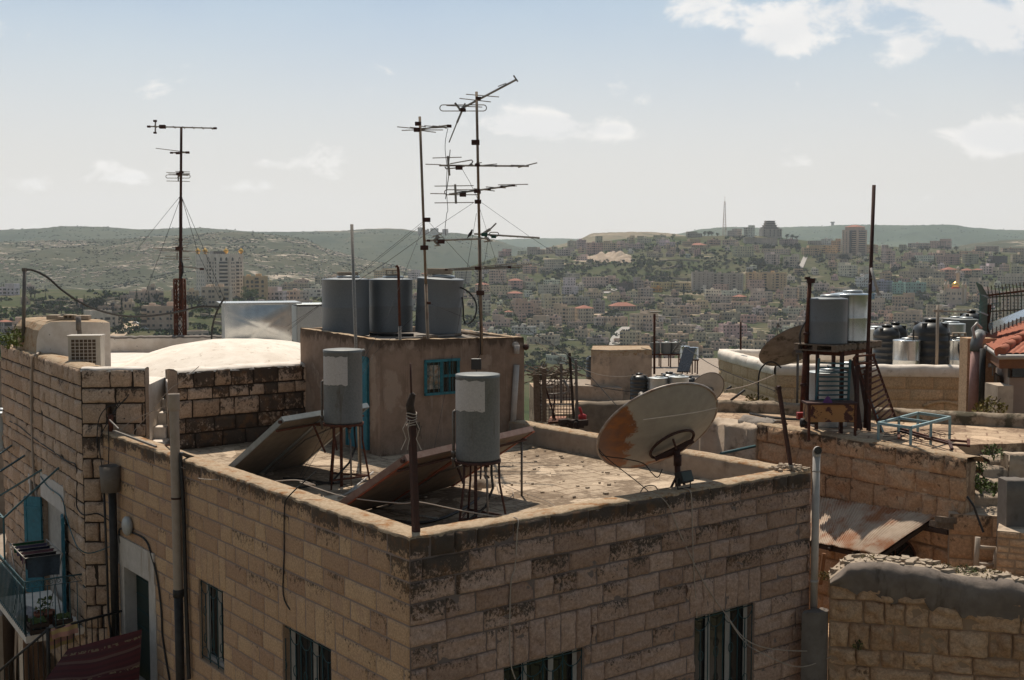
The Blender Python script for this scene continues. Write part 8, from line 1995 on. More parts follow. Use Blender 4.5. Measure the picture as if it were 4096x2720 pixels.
mb = MB(); gp = mat('green_mesh', (.06, .17, .145), (.09, .13, .10), 8, .7)
pa_, pb_, pc_, pd_ = cy('A7', 1915, 595, 29.3), cy('A7', 1980, 600, 31), cy('A7', 1985, 278, 31), cy('A7', 1925, 262, 29.3)
for i in range(15):
 t = i / 14; mb.tube(pa_.lerp(pb_, t), pd_.lerp(pc_, t), .010, 4);
for i in range(30):
 t = i / 29; mb.tube(pa_.lerp(pd_, t), pb_.lerp(pc_, t), .012, 4)
pe_ = cy('A7', 1890, 165, 28.8); pf_ = cy('A7', 1935, 190, 30)
for i in range(15): t = i / 14; mb.tube(pd_.lerp(pc_, t), pe_.lerp(pf_, t), .010, 4)
for i in range(9): t = i / 8; mb.tube(pd_.lerp(pe_, t), pc_.lerp(pf_, t), .012, 4)
mb.build('mesh', gp, fn_)
mb = MB()
for y in (262, 412, 560): mb.bar(cy('A7', 1915, y, 29.25), cy('A7', 1985, y + 28, 31), .04, .04)
mb.build('rail', M['ltblue'], fn_)
mb = MB(); mb.bar(cy('A7', 1962, 600, 31.1), cy('A7', 1992, 350, 31.1), .14, .14); mb.bar(cy('A7', 1990, 275, 31), cy('A7', 2480, 215, 31), .05, .05); mb.build('post', M['rust'], fn_)
# ---- courtyard: corrugated roof, ochre wall, lunette, rubble wall, steps
ct = mat('rusty_corrugated_sheet', (.52, .42, .33), (.42, .33, .25), 4, .75, .15, stain=(.33, .15, .075), st=(.46, .66), stscale=1.7)
cor = [onpl(*c2('A8', 500, 425), E0 + nT * .06, dT), onpl(*c2('A8', 1300, 565), E0 + nT * .06, dT), None, None]
cor[3] = atz(*c2('A8', 500, 705), cor[0].z - .62); cor[2] = atz(*c2('A8', 940, 802), cor[1].z - .55)
sh = thing('corrugated_roof', cor[3], 'rusty corrugated lean-to roof below the courtyard wall', 'lean-to roof')
for i, (t0, t1) in enumerate(((0, .36), (.352, .70), (.692, 1.0))):
 mb = MB()
 def cf_(x, y, t0=t0, t1=t1, i=i):
  t = t0 + (t1 - t0) * x
  a_ = cor[0].lerp(cor[1], t); b_ = cor[3].lerp(cor[2], t)
  return a_.lerp(b_, y) + Z3 * (.012 * math.sin(t * 44 * 6.283) + .012 * i + .02 * NZ.noise(V((t * 9, y * 3, i))))
 mb.grid(cf_, 130, 12); mb.build('sheet', ct, sh)
mb = MB()
for t in (.05, .35, .68, .97): mb.bar(cor[0].lerp(cor[1], t) - Z3 * .09, cor[3].lerp(cor[2], t) - Z3 * .09, .05, .07)
for t in (.1, .9): mb.bar(cor[0].lerp(cor[3], t) - Z3 * .15, cor[1].lerp(cor[2], t) - Z3 * .15 + (cor[1] - cor[0]) * .12, .06, .08)
mb.build('beam', M['woodd'], sh)
oy0, oy1 = cy('A8', 560, 700, 20.6), cy('A8', 1420, 700, 20.3); oy0.z = oy1.z = 0
yw = thing('ochre_wall', oy0.lerp(oy1, .5) + Z3 * GZ, 'yellow-washed courtyard wall with barred half-round window under the corrugated roof', 'wall')
oc = mat('ochre_wash', (.46, .30, .095), (.38, .235, .075), 3, .9, bump=.2, stain=(.3, .23, .16), st=(.55, .7), stscale=1.5)
mb = MB(); mb.grid(lambda x, y: oy0.lerp(oy1, x) + Z3 * (-6.2 - 5 * y) + V((0, -.02 * NZ.noise(V((x * 9, y * 9, 2))), 0)), 30, 20); mb.build('wall', oc, yw)
lc = onpl(*c2('A8', 1040, 815), oy0 - V((0, .03, 0)), oy1 - oy0); r_ = .36
mb = MB(); pts = [lc + V((math.cos(i * math.pi / 12) * r_, -.02, math.sin(i * math.pi / 12) * r_)) for i in range(13)]; mb.add(pts, [tuple(range(13))[::-1]]); f_ = mb.build('window', M['glass'], yw)
mb = MB(); mb.path([p_ + V((0, -.03, 0)) for p_ in pts] + [pts[0] + V((0, -.03, 0))], .018, 5)
for i in (3, 6, 9): mb.tube(lc + V((0, -.05, 0)), pts[i] + V((0, -.04, 0)), .012, 5)
mb.build('grille', M['rustd'], f_, org=ORG[yw.name])
mb = MB(); mb.bar(cy('A8', 585, 980, 19.5), cy('A8', 610, 790, 19.5), .06, .06); tag(mb.build('plank', mat('brown_plank', (.2, .095, .04), None, 8, .8)), 'brown plank upright beside the white vent pipe', 'plank')
for (x0, y0, x1, y1, lb) in ((1310, 580, 1460, 592, 'upper wooden beam end jutting beside the corrugated roof'), (1275, 605, 1455, 632, 'lower wooden beam end jutting beside the corrugated roof')):
 mb = MB(); mb.bar(cy('A8', x0, y0, 19.4), cy('A8', x1, y1, 19.9), .12, .1); tag(mb.build('beam', M['wood']), lb, 'beam')
rw0, rw1 = V((4.95, 18.05, 0)), V((9.4, 17.0, 0)); dR = (rw1 - rw0); LR = dR.length; dR.normalize(); nR = V((dR.y, -dR.x, 0))
rw = thing('rubble_wall', rw0.lerp(rw1, .5) + Z3 * GZ, 'rough rubble wall with humped grey cement top at the lower right', 'wall')
tops = [(600, 990), (640, 960), (720, 895), (760, 855), (860, 842), (1000, 850), (1120, 868), (1250, 880), (1330, 905), (1440, 930), (1560, 935), (1700, 945), (1780, 960), (1840, 990), (1960, 1060)]
tp_ = []
for x, y in tops:
 p_ = onpl(*c2('A8', x, y), rw0, dR); tp_.append(((p_ - V((rw0.x, rw0.y, p_.z))).dot(dR), p_.z))
def topz(s):
 if s <= tp_[0][0]: return tp_[0][1] - .2
 for a_, b_ in zip(tp_, tp_[1:]):
  if s <= b_[0]: return a_[1] + (b_[1] - a_[1]) * (s - a_[0]) / (b_[0] - a_[0])
 return tp_[-1][1]
mb = MB(); masonry(mb, rw0 + Z3 * -4.95, dR, nR, LR, 5.2, [.30, .36, .40, .28, .34], [], [], 61, (.25, .7), .07, .09, lambda s, v, q: .22 if q else .06, n=(6, 5)); mb.build('stone_face', M['stone_t'], rw)
mb = MB()
M['hump'] = mat('weathered_cement', (.215, .175, .145), (.155, .125, .105), 3.5, .95, bump=.5, stain=(.09, .07, .056), st=(.5, .68), stscale=2.6, streak=True)
def hump(x, y):
 s = x * LR; zt = topz(s); k_ = NZ.fractal(V((s * 1.6, y * 2, 3)), 1, 2, 4); k2 = NZ.noise(V((s * 3.0, 1.5, 8)))
 low = -5.02 - .135 * s - .16 * max(0, k2) - .09 * NZ.noise(V((s * 9, 2, 1)))
 if y <= .5:
  t = y / .5; z = low + (zt - low) * math.sin(t * math.pi / 2); d = .075 + .08 * math.sin(t * math.pi) - .25 * max(0, t - .5) ** 1.5 * 2 - .035 * abs(NZ.noise(V((s * 5, t * 4, 6))))
 else:
  t = (y - .5) / .5; z = zt - .03 * t - 1.6 * max(0, t - .7); d = -.13 - .75 * t
 return rw0 + dR * s + nR * (d + .05 * k_) + Z3 * (z + .03 * k_ * (y > .2))
mb.grid(hump, 90, 26); mb.m = [0 if (i // 90) < 12 else 1 for i in range(len(mb.m))]
for i in range(120):
 s = rn.uniform(.1, LR - .2) if i % 3 else rn.uniform(.1, 1.8); s_ = rn.uniform(.03, .10); mb.box(rw0 + dR * s - nR * rn.uniform(.08, .5) + Z3 * (topz(s) - .02 + s_ * .15), (s_ * 1.8, s_ * 1.2, s_), (dirv(rn.uniform(0, 90)), dirv(rn.uniform(90, 180)), Z3), 1)
mb.build('cement_hump', [M['hump'], M['block']], rw)
mb = MB(); mb.prism([rw0 - nR * .12, rw0 + dR * LR - nR * .12, rw0 + dR * LR - nR * .85, rw0 - nR * .85], GZ, -5.9); mb.build('wall', M['stone_t'], rw)
def mossb(c_, x, y, r_, h, lb, sd, m_='moss', n_=120):
 p_ = onpl(*c2(c_, x, y), rw0 - nR * .3, dR); s = (p_ - V((rw0.x, rw0.y, p_.z))).dot(dR); p_.z = topz(max(0, s)) - .05
 plant(p_, r_, h, M[m_], lb, sd, 'moss_tuft', n_ * 2, 'moss', .45)
mossb('A8', 645, 960, .22, .1, 'orange moss at the low left end of the cement hump', 1); mossb('A8', 930, 850, .3, .1, 'dry moss on the highest part of the cement hump', 2)
mossb('A8', 1340, 925, .2, .14, 'moss tuft left of middle on the cement hump', 3); mossb('A8', 1480, 930, .2, .18, 'green tuft on the cement hump right of middle', 4, 'leaf'); mossb('A8', 1400, 960, .14, .1, 'orange moss patch below the tufts on the cement hump', 6); mossb('A8', 1620, 945, .3, .1, 'long orange moss patch near the right end of the hump', 5)
for p_, lb, sd in ((onpl(*c2('A8', 820, 1345), rw0 + nR * .06, dR), 'small green weed growing from the rubble wall face', 1),):
 plant(p_ - Z3 * .1, .09, .2, M['leaf'], lb, sd, 'weed', 60)
mb = MB(); a_ = onpl(*c2('A8', 535, 1125), C0 - e2 * .2, e1)
mb.grid(lambda x, y: V((a_.x, a_.y, 0)) + e1 * (.55 * (x - .45)) + -e2 * (.22 * math.sin(x * math.pi) ** .5) + Z3 * (a_.z - .1 * abs(x - .4) - 3.2 * y + .05 * NZ.noise(V((x * 4, y * 9, 3)))), 14, 24)
mb.grid(lambda x, y: V((a_.x, a_.y, 0)) + e1 * (.55 * (x - .45)) + -e2 * (.22 * math.sin(x * math.pi) ** .5 * (1 - y)) + Z3 * (a_.z - .1 * abs(x - .4) + .05 * NZ.noise(V((x * 4, 0, 3)))), 14, 4)
tag(mb.build('buttress', M['cement']), 'dark cement patch at the foot of the white vent pipe', 'buttress')
stt = thing('stone_steps', cy('A8', 1640, 480, 20.4), 'worn stone steps with weeds climbing to the terrace at the right', 'steps')
for i, (x0, x1, y) in enumerate(((1665, 1755, 188), (1630, 1750, 215), (1585, 1745, 268), (1560, 1740, 345), (1510, 1735, 440), (1500, 1720, 525))):
 Y_ = 21.6 - i * .34; a_, b_ = cy('A8', x0, y, Y_), cy('A8', x1, y, Y_)
 mb = MB(); n_ = 10
 zt = (a_.z + b_.z) / 2; L = b_.x - a_.x + .3
 mb.grid(lambda x, y_: V((a_.x + L * x, Y_ + (-.02, .0, .04, .5, 1.0)[round(y_ * 4)] + .03 * NZ.noise(V((x * 5, y_, i))), zt + (-.45, -.05, 0, .01, .0)[round(y_ * 4)] + .03 * NZ.noise(V((x * 6, y_ * 2, i + 9))))), n_, 4, sm=True)
 mb.build('step', mat('worn_step', (.46, .36, .27), (.34, .26, .19), 6, .95, bump=.4, stain=(.14, .11, .08), st=(.5, .65), stscale=4), stt)
for (x, y, r_, h, lb, sd, Y_) in ((1645, 200, .2, .3, 'green weed at the top left of the worn steps', 1, 21.2), (1490, 370, .3, .3, 'green weed on the left cheek of the worn steps', 2, 20.2), (1560, 400, .3, .25, 'dark green weeds across the middle of the worn steps', 3, 20.2), (1665, 425, .25, .22, 'bright weeds at the right of the lower steps', 4, 20.0), (1565, 280, .12, .3, 'small weed hanging beside the third step', 5, 20.8), (1070, 285, .09, .15, 'tiny weed in the face of the courtyard wall', 6, 21.5)):
 plant(cy('A8', x, y, Y_), r_, h, M['leaf'], lb, sd, 'weed', 110)
def pier(c_, x0, x1, y0, Y_, dp, m_, lb, z0=GZ, name='pier', seed=1, amp=.05):
 a_, b_ = cy(c_, x0, y0, Y_), cy(c_, x1, y0, Y_); mb = MB(); L = b_.x - a_.x
 mb.grid(lambda x, y: V((a_.x - .0 + L * x + .5 * amp * NZ.noise(V((x * 3, y * 9, seed))), Y_ - amp * abs(NZ.noise(V((x * 4, y * 14, seed)))), a_.z - (a_.z - z0) * max(0, y - .04) / .96)) if y >= .04 else V((a_.x + L * x, Y_ + dp * (1 - y / .04), a_.z + .03 * NZ.noise(V((x * 4, y * 30, seed))))), 12, 50)
 mb.add([a_, a_ + V((0, dp, 0)), V((a_.x, a_.y + dp, z0)), V((a_.x, a_.y, z0))], [(0, 1, 2, 3)])
 return tag(mb.build(name, m_), lb, 'wall')
pier('A8', 1745, 1960, 185, 20.9, .35, tm_, 'rough stone cheek wall right of the worn steps', seed=3)
pier('A8', 1735, 1980, 345, 18.8, .35, M['cement'], 'square grey cement pier at the right edge below the terrace', seed=5, amp=.02)
wl2 = onpl(*c2('A8', 1475, 520), E0, dT)
s0_ = cy('A8', 1385, 440, 19.7); s1_ = cy('A8', 1960, 440, 19.3); s0_.z = s1_.z = 0; d2 = (s1_ - s0_); L2_ = d2.length; d2.normalize(); n2 = V((d2.y, -d2.x, 0))
sw = thing('steps_wall', s0_.lerp(s1_, .5) + Z3 * GZ, 'stained stone wall under the worn steps beside the corrugated roof', 'wall')
mb = MB(); masonry(mb, V((s0_.x, s0_.y, cy('A8', 1400, 545, 19.7).z)), d2, n2, L2_, 5, [.36, .40, .34], [], [], 71, (.35, .7), .03, .03, lambda s, v, q: .25 if q else .12, n=(5, 4)); mb.build('stone_face', M['stone_t'], sw)
mb = MB(); mb.prism([s0_ - n2 * .03, s1_ - n2 * .03, s1_ - n2 * .6, s0_ - n2 * .6], GZ, cy('A8', 1400, 545, 19.7).z - .01); mb.build('wall', tm_, sw)
pf = thing('pipe_ladder', cy('A8', 1540, 920, 18.9), 'pale pipe frame like a short ladder by the rubble wall', 'frame')
mb = MB()
for x0, x1 in ((1540, 1555), (1655, 1672)): mb.tube(cy('A8', x0, 930, 18.9), cy('A8', x1, 690 if x0 < 1600 else 755, 18.9), .045, 8)
for y in (750, 855): mb.tube(cy('A8', 1548, y, 18.9), cy('A8', 1666, y + 10, 18.9), .035, 8)
mb.build('pipe', M['pvcb'], pf)
cable('cable', [cy('A8', 1490, 440, 19.4), cy('A8', 1530, 500, 19.3), cy('A8', 1555, 570, 19.3), cy('A8', 1590, 660, 19.2)], .02, M['blackpipe'], 'dark cable hanging down the wall under the steps', sub=5)
s0_ = cy('A8', 1675, 650, 18.5); s1_ = cy('A8', 1980, 650, 18.2); z_ = s0_.z; s0_.z = s1_.z = 0; d2 = (s1_ - s0_); L2_ = d2.length; d2.normalize(); n2 = V((d2.y, -d2.x, 0))
tw2 = thing('low_wall', s0_.lerp(s1_, .5) + Z3 * GZ, 'wall of thin pale stone courses below the grey cement pier', 'wall')
mb = MB(); masonry(mb, V((s0_.x, s0_.y, z_)), d2, n2, L2_, 3, [.11, .13, .1], [], [], 72, (.2, .45), .012, .012, lambda s, v, q: .08, n=(3, 2)); mb.build('stone_face', M['stone_t'], tw2)
mb = MB(); mb.prism([s0_ - n2 * .02, s1_ - n2 * .02, s1_ - n2 * 1.0, s0_ - n2 * 1.0], GZ, z_ - .005); mb.build('wall', tm_, tw2)
mb = MB(); mb.prism([V((4.5, 17.6, 0)), V((14, 15, 0)), V((14, 23, 0)), V((3.5, 26.5, 0)), V((1, 27, 0))], GZ - .5, -9.6); tag(mb.build('yard', M['conc']), kind='structure')
# ================================================================== the roofs between the dish and the valley
bk = thing('rendered_block', aty(*c2('A6', 865, 650), 61) * 1 + V((0, .8, -1.5)), 'windowless stained render block rising behind the rusty dish', 'roof block')
a_, b_, c_ = aty(591, 349.5, 60.0), aty(609.5, 350, 59.3), aty(652, 350, 60.4); zt_ = a_.z
mb = MB()
bpoly = [V((a_.x, a_.y, 0)), V((b_.x, b_.y, 0)), V((c_.x, c_.y, 0)), V((c_.x + .2, c_.y + 3, 0)), V((a_.x + .3, a_.y + 3.2, 0))]
zts = [zt_, zt_ + .02, zt_ - .02, zt_, zt_]
for i in range(5):
 p, q = bpoly[i], bpoly[(i + 1) % 5]; nr = (q - p).cross(Z3).normalized(); edge_fn(mb, p, q, zts[i], zts[(i + 1) % 5], nr, -9, 24, 24)
mb.build('wall', mat('blotched_render', (.47, .35, .26), (.36, .265, .195), 2, .95, bump=.2, stain=(.24, .185, .145), st=(.5, .62), stscale=1.3), bk)
mb = MB(); mb.prism(bpoly, zt_ - .3, zt_ - .04); mb.build('roof', M['coping'], bk)
mb = MB(); mb.prism([V((a_.x - 2.8, a_.y + .4, 0)), V((a_.x, a_.y - .6, 0)), V((b_.x + .6, b_.y - .9, 0)), V((a_.x + 1, a_.y + 3, 0)), V((a_.x - 2.4, a_.y + 3, 0))], GZ, aty(590, 385, 60).z); tag(mb.build('low_block', M['plaster_in']), 'low rendered block at the left foot of the windowless block', 'roof block')
mb = MB(); mb.prism([V((2.0, 54, 0)), V((13, 55, 0)), V((15, 68, 0)), V((1, 68, 0))], GZ - 4, -7.05); tag(mb.build('lower_terrace', M['terr']), 'lower roof terrace carrying tanks behind the rusty dish', 'roof terrace')
w0, w1 = aty(577, 404, 28.5), aty(648, 402.5, 28.9)
mb = MB(); mb2 = rub(V((w0.x, w0.y, 0)), V((w1.x, w1.y, 0)), -5.5, w0.z + .05, .4, mat('mossy_wall', (.22, .17, .125), (.14, .11, .08), 4, .95, bump=.4, stain=(.34, .26, .18), st=(.55, .65), stscale=2.2), 'old_wall', None, 40, .06, 17); tag(mb2, 'mossy old wall between the rooftop room and rusty dish', 'wall')
def at_tank(c_, x, ybase, Y_, r_, h, m_, lb, black=False, lid='disc'):
 p_ = cy(c_, x, ybase, Y_)
 return big_black(p_, r_, h, lb) if black else tank(p_, r_, h, M[m_], lb, lid=lid)
at_tank('A6', 1022, 690, 58, .455, 1.43, None, 'black tank behind the upper rim of the rusty dish, leftmost', True)
at_tank('A6', 1192, 700, 57.6, .48, 1.26, 'zinc', 'left one of two zinc tanks just above the rusty dish rim')
at_tank('A6', 1374, 700, 57.6, .50, 1.32, 'zinc', 'right one of two zinc tanks just above the rusty dish rim')
at_tank('A6', 1290, 690, 60.5, .52, 1.56, None, 'black tank half hidden behind the two zinc tanks', True); at_tank('A6', 1470, 700, 60.5, .35, 1.4, None, 'black tank sliver between the zinc tank and pale dish', True)
at_tank('A6', 628, 490, 63.5, .5, 1.36, None, 'narrow black tank left of the windowless render block', True)
for x, y, lb in ((1205, 470, 'stone on the lid of the left zinc tank by the dish'), (1378, 455, 'stone on the lid of the right zinc tank by the dish')):
 p_ = cy('A6', x, y + 2, 57.6); block_on(p_ + Z3 * .0, .3, .2, .14, 25, lb, hollow=False)
def rack(c_, pts, Y_, ztop_y, foot_y, lb, m_='rust'):
 t = thing('tank_rack', cy(c_, pts[0][0], foot_y, Y_), lb, 'tank stand')
 z1_, z0_ = cy(c_, pts[0][0], ztop_y, Y_).z, cy(c_, pts[0][0], foot_y, Y_).z
 a_, b_ = cy(c_, pts[0][0], ztop_y, Y_), cy(c_, pts[-1][0], ztop_y, Y_)
 for q in (0, .33, .66, 1):
  for dy in (0, 1.1):
   p_ = a_.lerp(b_, q) + V((0, dy, 0)); mb = MB(); mb.bar(V((p_.x, p_.y, z0_)), V((p_.x, p_.y, z1_)), .09, .09, up=V((0, 1, 0))); mb.build('leg', M[m_], t)
 mb = MB()
 for dy in (0, .45, .9): mb.bar(V((a_.x - .1, a_.y + dy, z1_ - .04)), V((b_.x + .1, b_.y + dy, z1_ - .04)), .06, .08)
 mb.box(V(((a_.x + b_.x) / 2, Y_ + .45, z1_ + .01)), (b_.x - a_.x + .3, 1.05, .03)); mb.build('platform', M[m_], t)
rack('A6', [(1130, 0), (1395, 0)], 95, 262, 425, 'rusty rack under the row of three dull tanks')
for x, r_, lb in ((1165, .39, 'leftmost dull tank of the row of three on the far rack'), (1265, .42, 'middle dull tank of the row of three on the far rack'), (1350, .39, 'rightmost dull tank of the row of three on the far rack')): at_tank('A6', x, 258, 95.5, r_, .92, 'galv', lb)
rack('A6', [(1410, 0), (1545, 0)], 88, 312, 440, 'rusty rack under the two bright tanks')
for x, y, lb in ((1432, 300, 'left one of the two bright tanks on the small rack'), (1510, 312, 'right one of the two bright tanks on the small rack')): at_tank('A6', x, y, 88.5, .37, .93, 'shiny', lb, lid=None)
mb = MB(); a_, b_ = cy('A6', 1360, 415, 86), cy('A6', 1470, 415, 86); vv_ = V((.8, 2.0, 1.6))
mb.add([a_, b_, b_ + vv_, a_ + vv_, a_ - Z3 * .08, b_ - Z3 * .08, b_ + vv_ - Z3 * .08, a_ + vv_ - Z3 * .08], [(0, 1, 2, 3), (4, 7, 6, 5), (0, 4, 5, 1), (1, 5, 6, 2), (2, 6, 7, 3), (3, 7, 4, 0)]); tag(mb.build('solar_collector', M['panelglass']), 'dark tilted solar collector under the two bright tanks', 'solar panel')
def mast(c_, x0, y0, x1, y1, Y_, r_, els, m_, lb):
 p_, q_ = cy(c_, x0, y0, Y_), cy(c_, x1, y1, Y_); t = thing('antenna_mast', p_, lb, 'antenna'); mb = MB(); mb.tube(p_, q_, r_, 7); mb.build('pole', m_, t)
 if els:
  mb = MB()
  for (a, b, c, d, *rr) in els: mb.tube(cy(c_, a, b, Y_), cy(c_, c, d, Y_), rr[0] if rr else .012, 4)
  mb.build('element', M['alu'], t)
 return t
mast('A6', 1158, 440, 1160, -100, 38.5, .04, [(1040, 205, 1160, 230), (1120, 60, 1175, 55)] + [(1125, 100 + i * 9, 1185, 98 + i * 9) for i in range(7)] + [(1120, -115, 1215, -118, .03), (1150, -78, 1390, -70, .02), (1150, -20, 1250, -25)], M['rust'], 'thin rusty mast with many short elements above the far rack')
mast('A6', 1932, 220, 1932, -30, 40, .035, [(1915, 165, 1945, 168)], M['rustd'], 'thin dark mast left of the whitewashed parapet')
mast('A6', 1320, 250, 1400, 140, 38, .02, [(1320 + i * 8, 235 - i * 14, 1375 + i * 6, 245 - i * 14) for i in range(7)], M['steel'], 'small slanting comb aerial behind the row of three dull tanks')
mb = MB(); z_ = cy('A6', 1300, 432, 90).z; mb.prism([V((9.5, 84.5, 0)), V((18, 84.5, 0)), V((19, 104, 0)), V((9.5, 104, 0))], -32, z_); tag(mb.build('flat_roofed_house', [M['plaster_in']]), 'flat-roofed house carrying the two tank racks behind the windowless block', 'house')
pg = thing('pergola', cy('A6', 250, 890, 27), 'ramshackle pergola of dead vines, posts and wire beside the rooftop room', 'pergola')
for (x0, y0, x1, y1, w_, m_) in ((110, 860, 100, 440, .14, 'wood'), (175, 870, 170, 390, .1, 'wood'), (440, 880, 398, 250, .06, 'woodd'), (470, 870, 455, 310, .06, 'steel'), (325, 700, 323, 345, .06, 'steel'), (280, 880, 185, 560, .04, 'rustd'), (250, 870, 265, 620, .03, 'rustd')):
 mb = MB(); mb.bar(cy('A6', x0, y0, 26.6), cy('A6', x1, y1, 26.6), w_, w_, up=V((0, 1, 0))); mb.build('post', M[m_], pg)
mb = MB()
for (x0, y0, x1, y1) in ((70, 480, 420, 410), (80, 455, 300, 445), (300, 440, 500, 400), (150, 625, 370, 612), (80, 560, 250, 560), (140, 380, 240, 430), (80, 715, 420, 715)): mb.tube(cy('A6', x0, y0, 26.7), cy('A6', x1, y1, 26.7), .022, 6)
mb.path([cy('A6', 345, 490, 26.6), cy('A6', 385, 560, 26.6), cy('A6', 390, 595, 26.6), cy('A6', 365, 610, 26.6)], .03, 7); mb.build('rail', M['alu'], pg)
mb = MB()
for i in range(13): mb.tube(cy('A6', 85 + i * 26, 470, 27.0), cy('A6', 88 + i * 26, 860, 27.0), .008, 4)
for i in range(14): mb.tube(cy('A6', 80, 480 + i * 28, 27.0), cy('A6', 420, 478 + i * 28, 27.0), .008, 4)
mb.build('wire_mesh', M['rustd'], pg)
mb = MB()
for i in range(46):
 x, y = rn.uniform(80, 400), rn.gauss(430, 25); p_ = cy('A6', x, y, 26.8 + rn.uniform(-.3, .6)); pts_ = [p_]
 for j in range(4): pts_.append(pts_[-1] + V((rn.uniform(-.3, .3), rn.uniform(-.15, .15), rn.uniform(-.14, .12))))
 mb.path(pts_, .012, 4)
mb.build('dead_vine', M['wood'], pg)
mb = MB(); p_ = cy('A6', 270, 850, 26.3); mb.add([cy('A6', 195, 870, 26.2), cy('A6', 345, 860, 26.2), cy('A6', 375, 815, 27.4), cy('A6', 235, 812, 27.4)], [(0, 1, 2, 3)]); mb.add([q + V((0, 0, -.05)) for q in mb.v], [(3, 2, 1, 0)]); tag(mb.build('board', mat('red_sheet', (.36, .17, .1), (.3, .13, .08), 6, .8)), 'reddish sheet lying under the ramshackle pergola', 'sheet')
mb = MB()
for i in range(14):
 p_ = cy('A6', rn.uniform(330, 520), rn.uniform(860, 915), 25.8); mb.box(p_, (rn.uniform(.06, .3), rn.uniform(.05, .2), rn.uniform(.04, .16)), (dirv(rn.uniform(0, 90)), dirv(rn.uniform(90, 180)), Z3))
tag(mb.build('junk', M['woodd']), 'dark heap of junk at the foot of the pergola', 'junk')
mb = MB(); mb.tube(cy('A6', 520, 830, 26), cy('A6', 490, 735, 26), .03, 7); mb.lathe([(.09, 0), (.09, .14), (.001, .18)], cy('A6', 515, 862, 26), 12); tag(mb.build('mop', mat('red_plastic', (.42, .03, .03), None, 5, .5)), 'red-headed mop leaning by the pergola posts', 'mop')
mb = MB(); mb.prism([V((-.9, 25.4, 0)), V((3.2, 24.9, 0)), V((3.2, 28.6, 0)), V((-1.4, 29.5, 0))], GZ, -4.9); tag(mb.build('pergola_yard', M['conc']), kind='structure')
for i, (pts, Y0, Y1, lb) in enumerate((([(0, 25), (420, 300), (820, 720)], 27, 24, 'wire slanting down from the mast to the mossy wall'), ([(80, 140), (640, 440), (1100, 445)], 28, 31, 'wire running past the windowless block'), ([(540, 530), (1000, 600), (1700, 580)], 26, 28, 'wire sagging just above the rusty dish rim'), ([(1790, 585), (2000, 540), (2240, 445)], 27, 24, 'wire rising from the pale dish to the right'), ([(1350, 140), (1700, 370), (2240, 590)], 30, 26, 'wire slanting down over the whitewashed parapet'), ([(1060, 850), (1500, 790), (1720, 745)], 16.6, 17, 'thin wire crossing the face of the rusty dish'))):
 n_ = len(pts); cable('wire', [cy('A6', x, y, Y0 + (Y1 - Y0) * j / (n_ - 1) if i < 5 else 16.4) for j, (x, y) in enumerate(pts)], .009, M['wire'] if i % 2 == 0 else M['wirel'], lb, 'wire', sub=6)
cable('pipe', [cz('A7', 70, 1150, -3.2), cy('A7', 70, 1000, 27), cy('A7', 85, 900, 27), cy('A7', 140, 840, 27), cy('A7', 200, 835, 27), cy('A7', 260, 880, 27)], .02, M['blackpipe'], 'bent black pipe arching over the low terrace wall', 'pipe', sub=5)
for (x0, y0, x1, y1, lb) in ((1800, 585, 1850, 548, 'short dark rod angled beside the pale dish, upper'), (1840, 678, 1970, 582, 'long dark rod angled beside the pale dish, lower')):
 mb = MB(); mb.tube(cy('A6', x0, y0, 28.2), cy('A6', x1, y1, 28.2), .03, 6); tag(mb.build('rod', M['blackpipe']), lb, 'rod')
# ================================================================== antennas
YA, YB, YC = 23.1, 23.55, 32.0
def tubes(c_, Y_, els, r_=.010, m_=None, parent=None, name='antenna', dz=0):
 mb = MB()
 for e in els:
  a, b, c, d = e[:4]; rr = e[4] if len(e) > 4 else r_
  y0 = Y_ + (e[5] if len(e) > 5 else 0); y1 = Y_ + (e[6] if len(e) > 6 else (e[5] if len(e) > 5 else 0))
  mb.tube(cy(c_, a, b, y0), cy(c_, c, d, y1), rr, 5)
 return mb.build(name, m_ or M['alu'], parent)
def loop(c_, Y_, x0, x1, y0, y1, r_=.010):
 h = (y1 - y0) / 2; pts = []
 for i in range(9): a = -math.pi / 2 + math.pi * i / 8; pts.append((x1 - h + h * math.cos(a), (y0 + y1) / 2 + h * math.sin(a)))
 for i in range(9): a = math.pi / 2 + math.pi * i / 8; pts.append((x0 + h + h * math.cos(a), (y0 + y1) / 2 + h * math.sin(a)))
 pts.append(pts[0]); mb = MB(); mb.path([cy(c_, x, y, Y_) for x, y in pts], r_, 5); return mb
def antenna(mast_, c_, Y_, boom, els, refl=(), lp=None, boxes=(), bm=None):
 a = tubes(c_, Y_, boom, .019, M['alu'], mast_, 'antenna')
 if els: tubes(c_, Y_, els, .0095, M['alu'], a, 'element').location = (0, 0, 0)
 if refl: tubes(c_, Y_, refl, .016, M['alu'], a, 'reflector')
 if lp: loop(c_, Y_, *lp).build('dipole', M['alu'], a, org=ORG[mast_.name])
 for (x, y, s) in boxes:
  mb = MB(); mb.box(cy(c_, x, y, Y_), (s, s * .7, s * .6)); mb.build('junction_box', bm or M['rustd'], a, org=ORG[mast_.name], bevel=.006)
 return a
ORG_fix = {}
pb_, pt_ = cy('A4', 1065, 1470, YA), cy('R7', 337, 565, YA); pb_.z = ZR
ma = thing('antenna_mast', pb_, 'leaning tan mast with two aerials left of the tallest mast', 'antenna mast')
def guy(mast_, pts, r_=.0038): mb = MB(); mb.path([V(p) for p in pts], r_, 4); mb.build('guy_wire', M['wire'], mast_)
pole_m = mat('tan_mast_paint', (.25, .19, .135), (.18, .13, .095), 6, .6, .2, stain=(.2, .09, .045), st=(.55, .7), stscale=3)
mb = MB(); mb.tube(pb_, pb_.lerp(pt_, .5), .032, 8); mb.tube(pb_.lerp(pt_, .5), pt_, .026, 8); mb.build('pole', pole_m, ma)
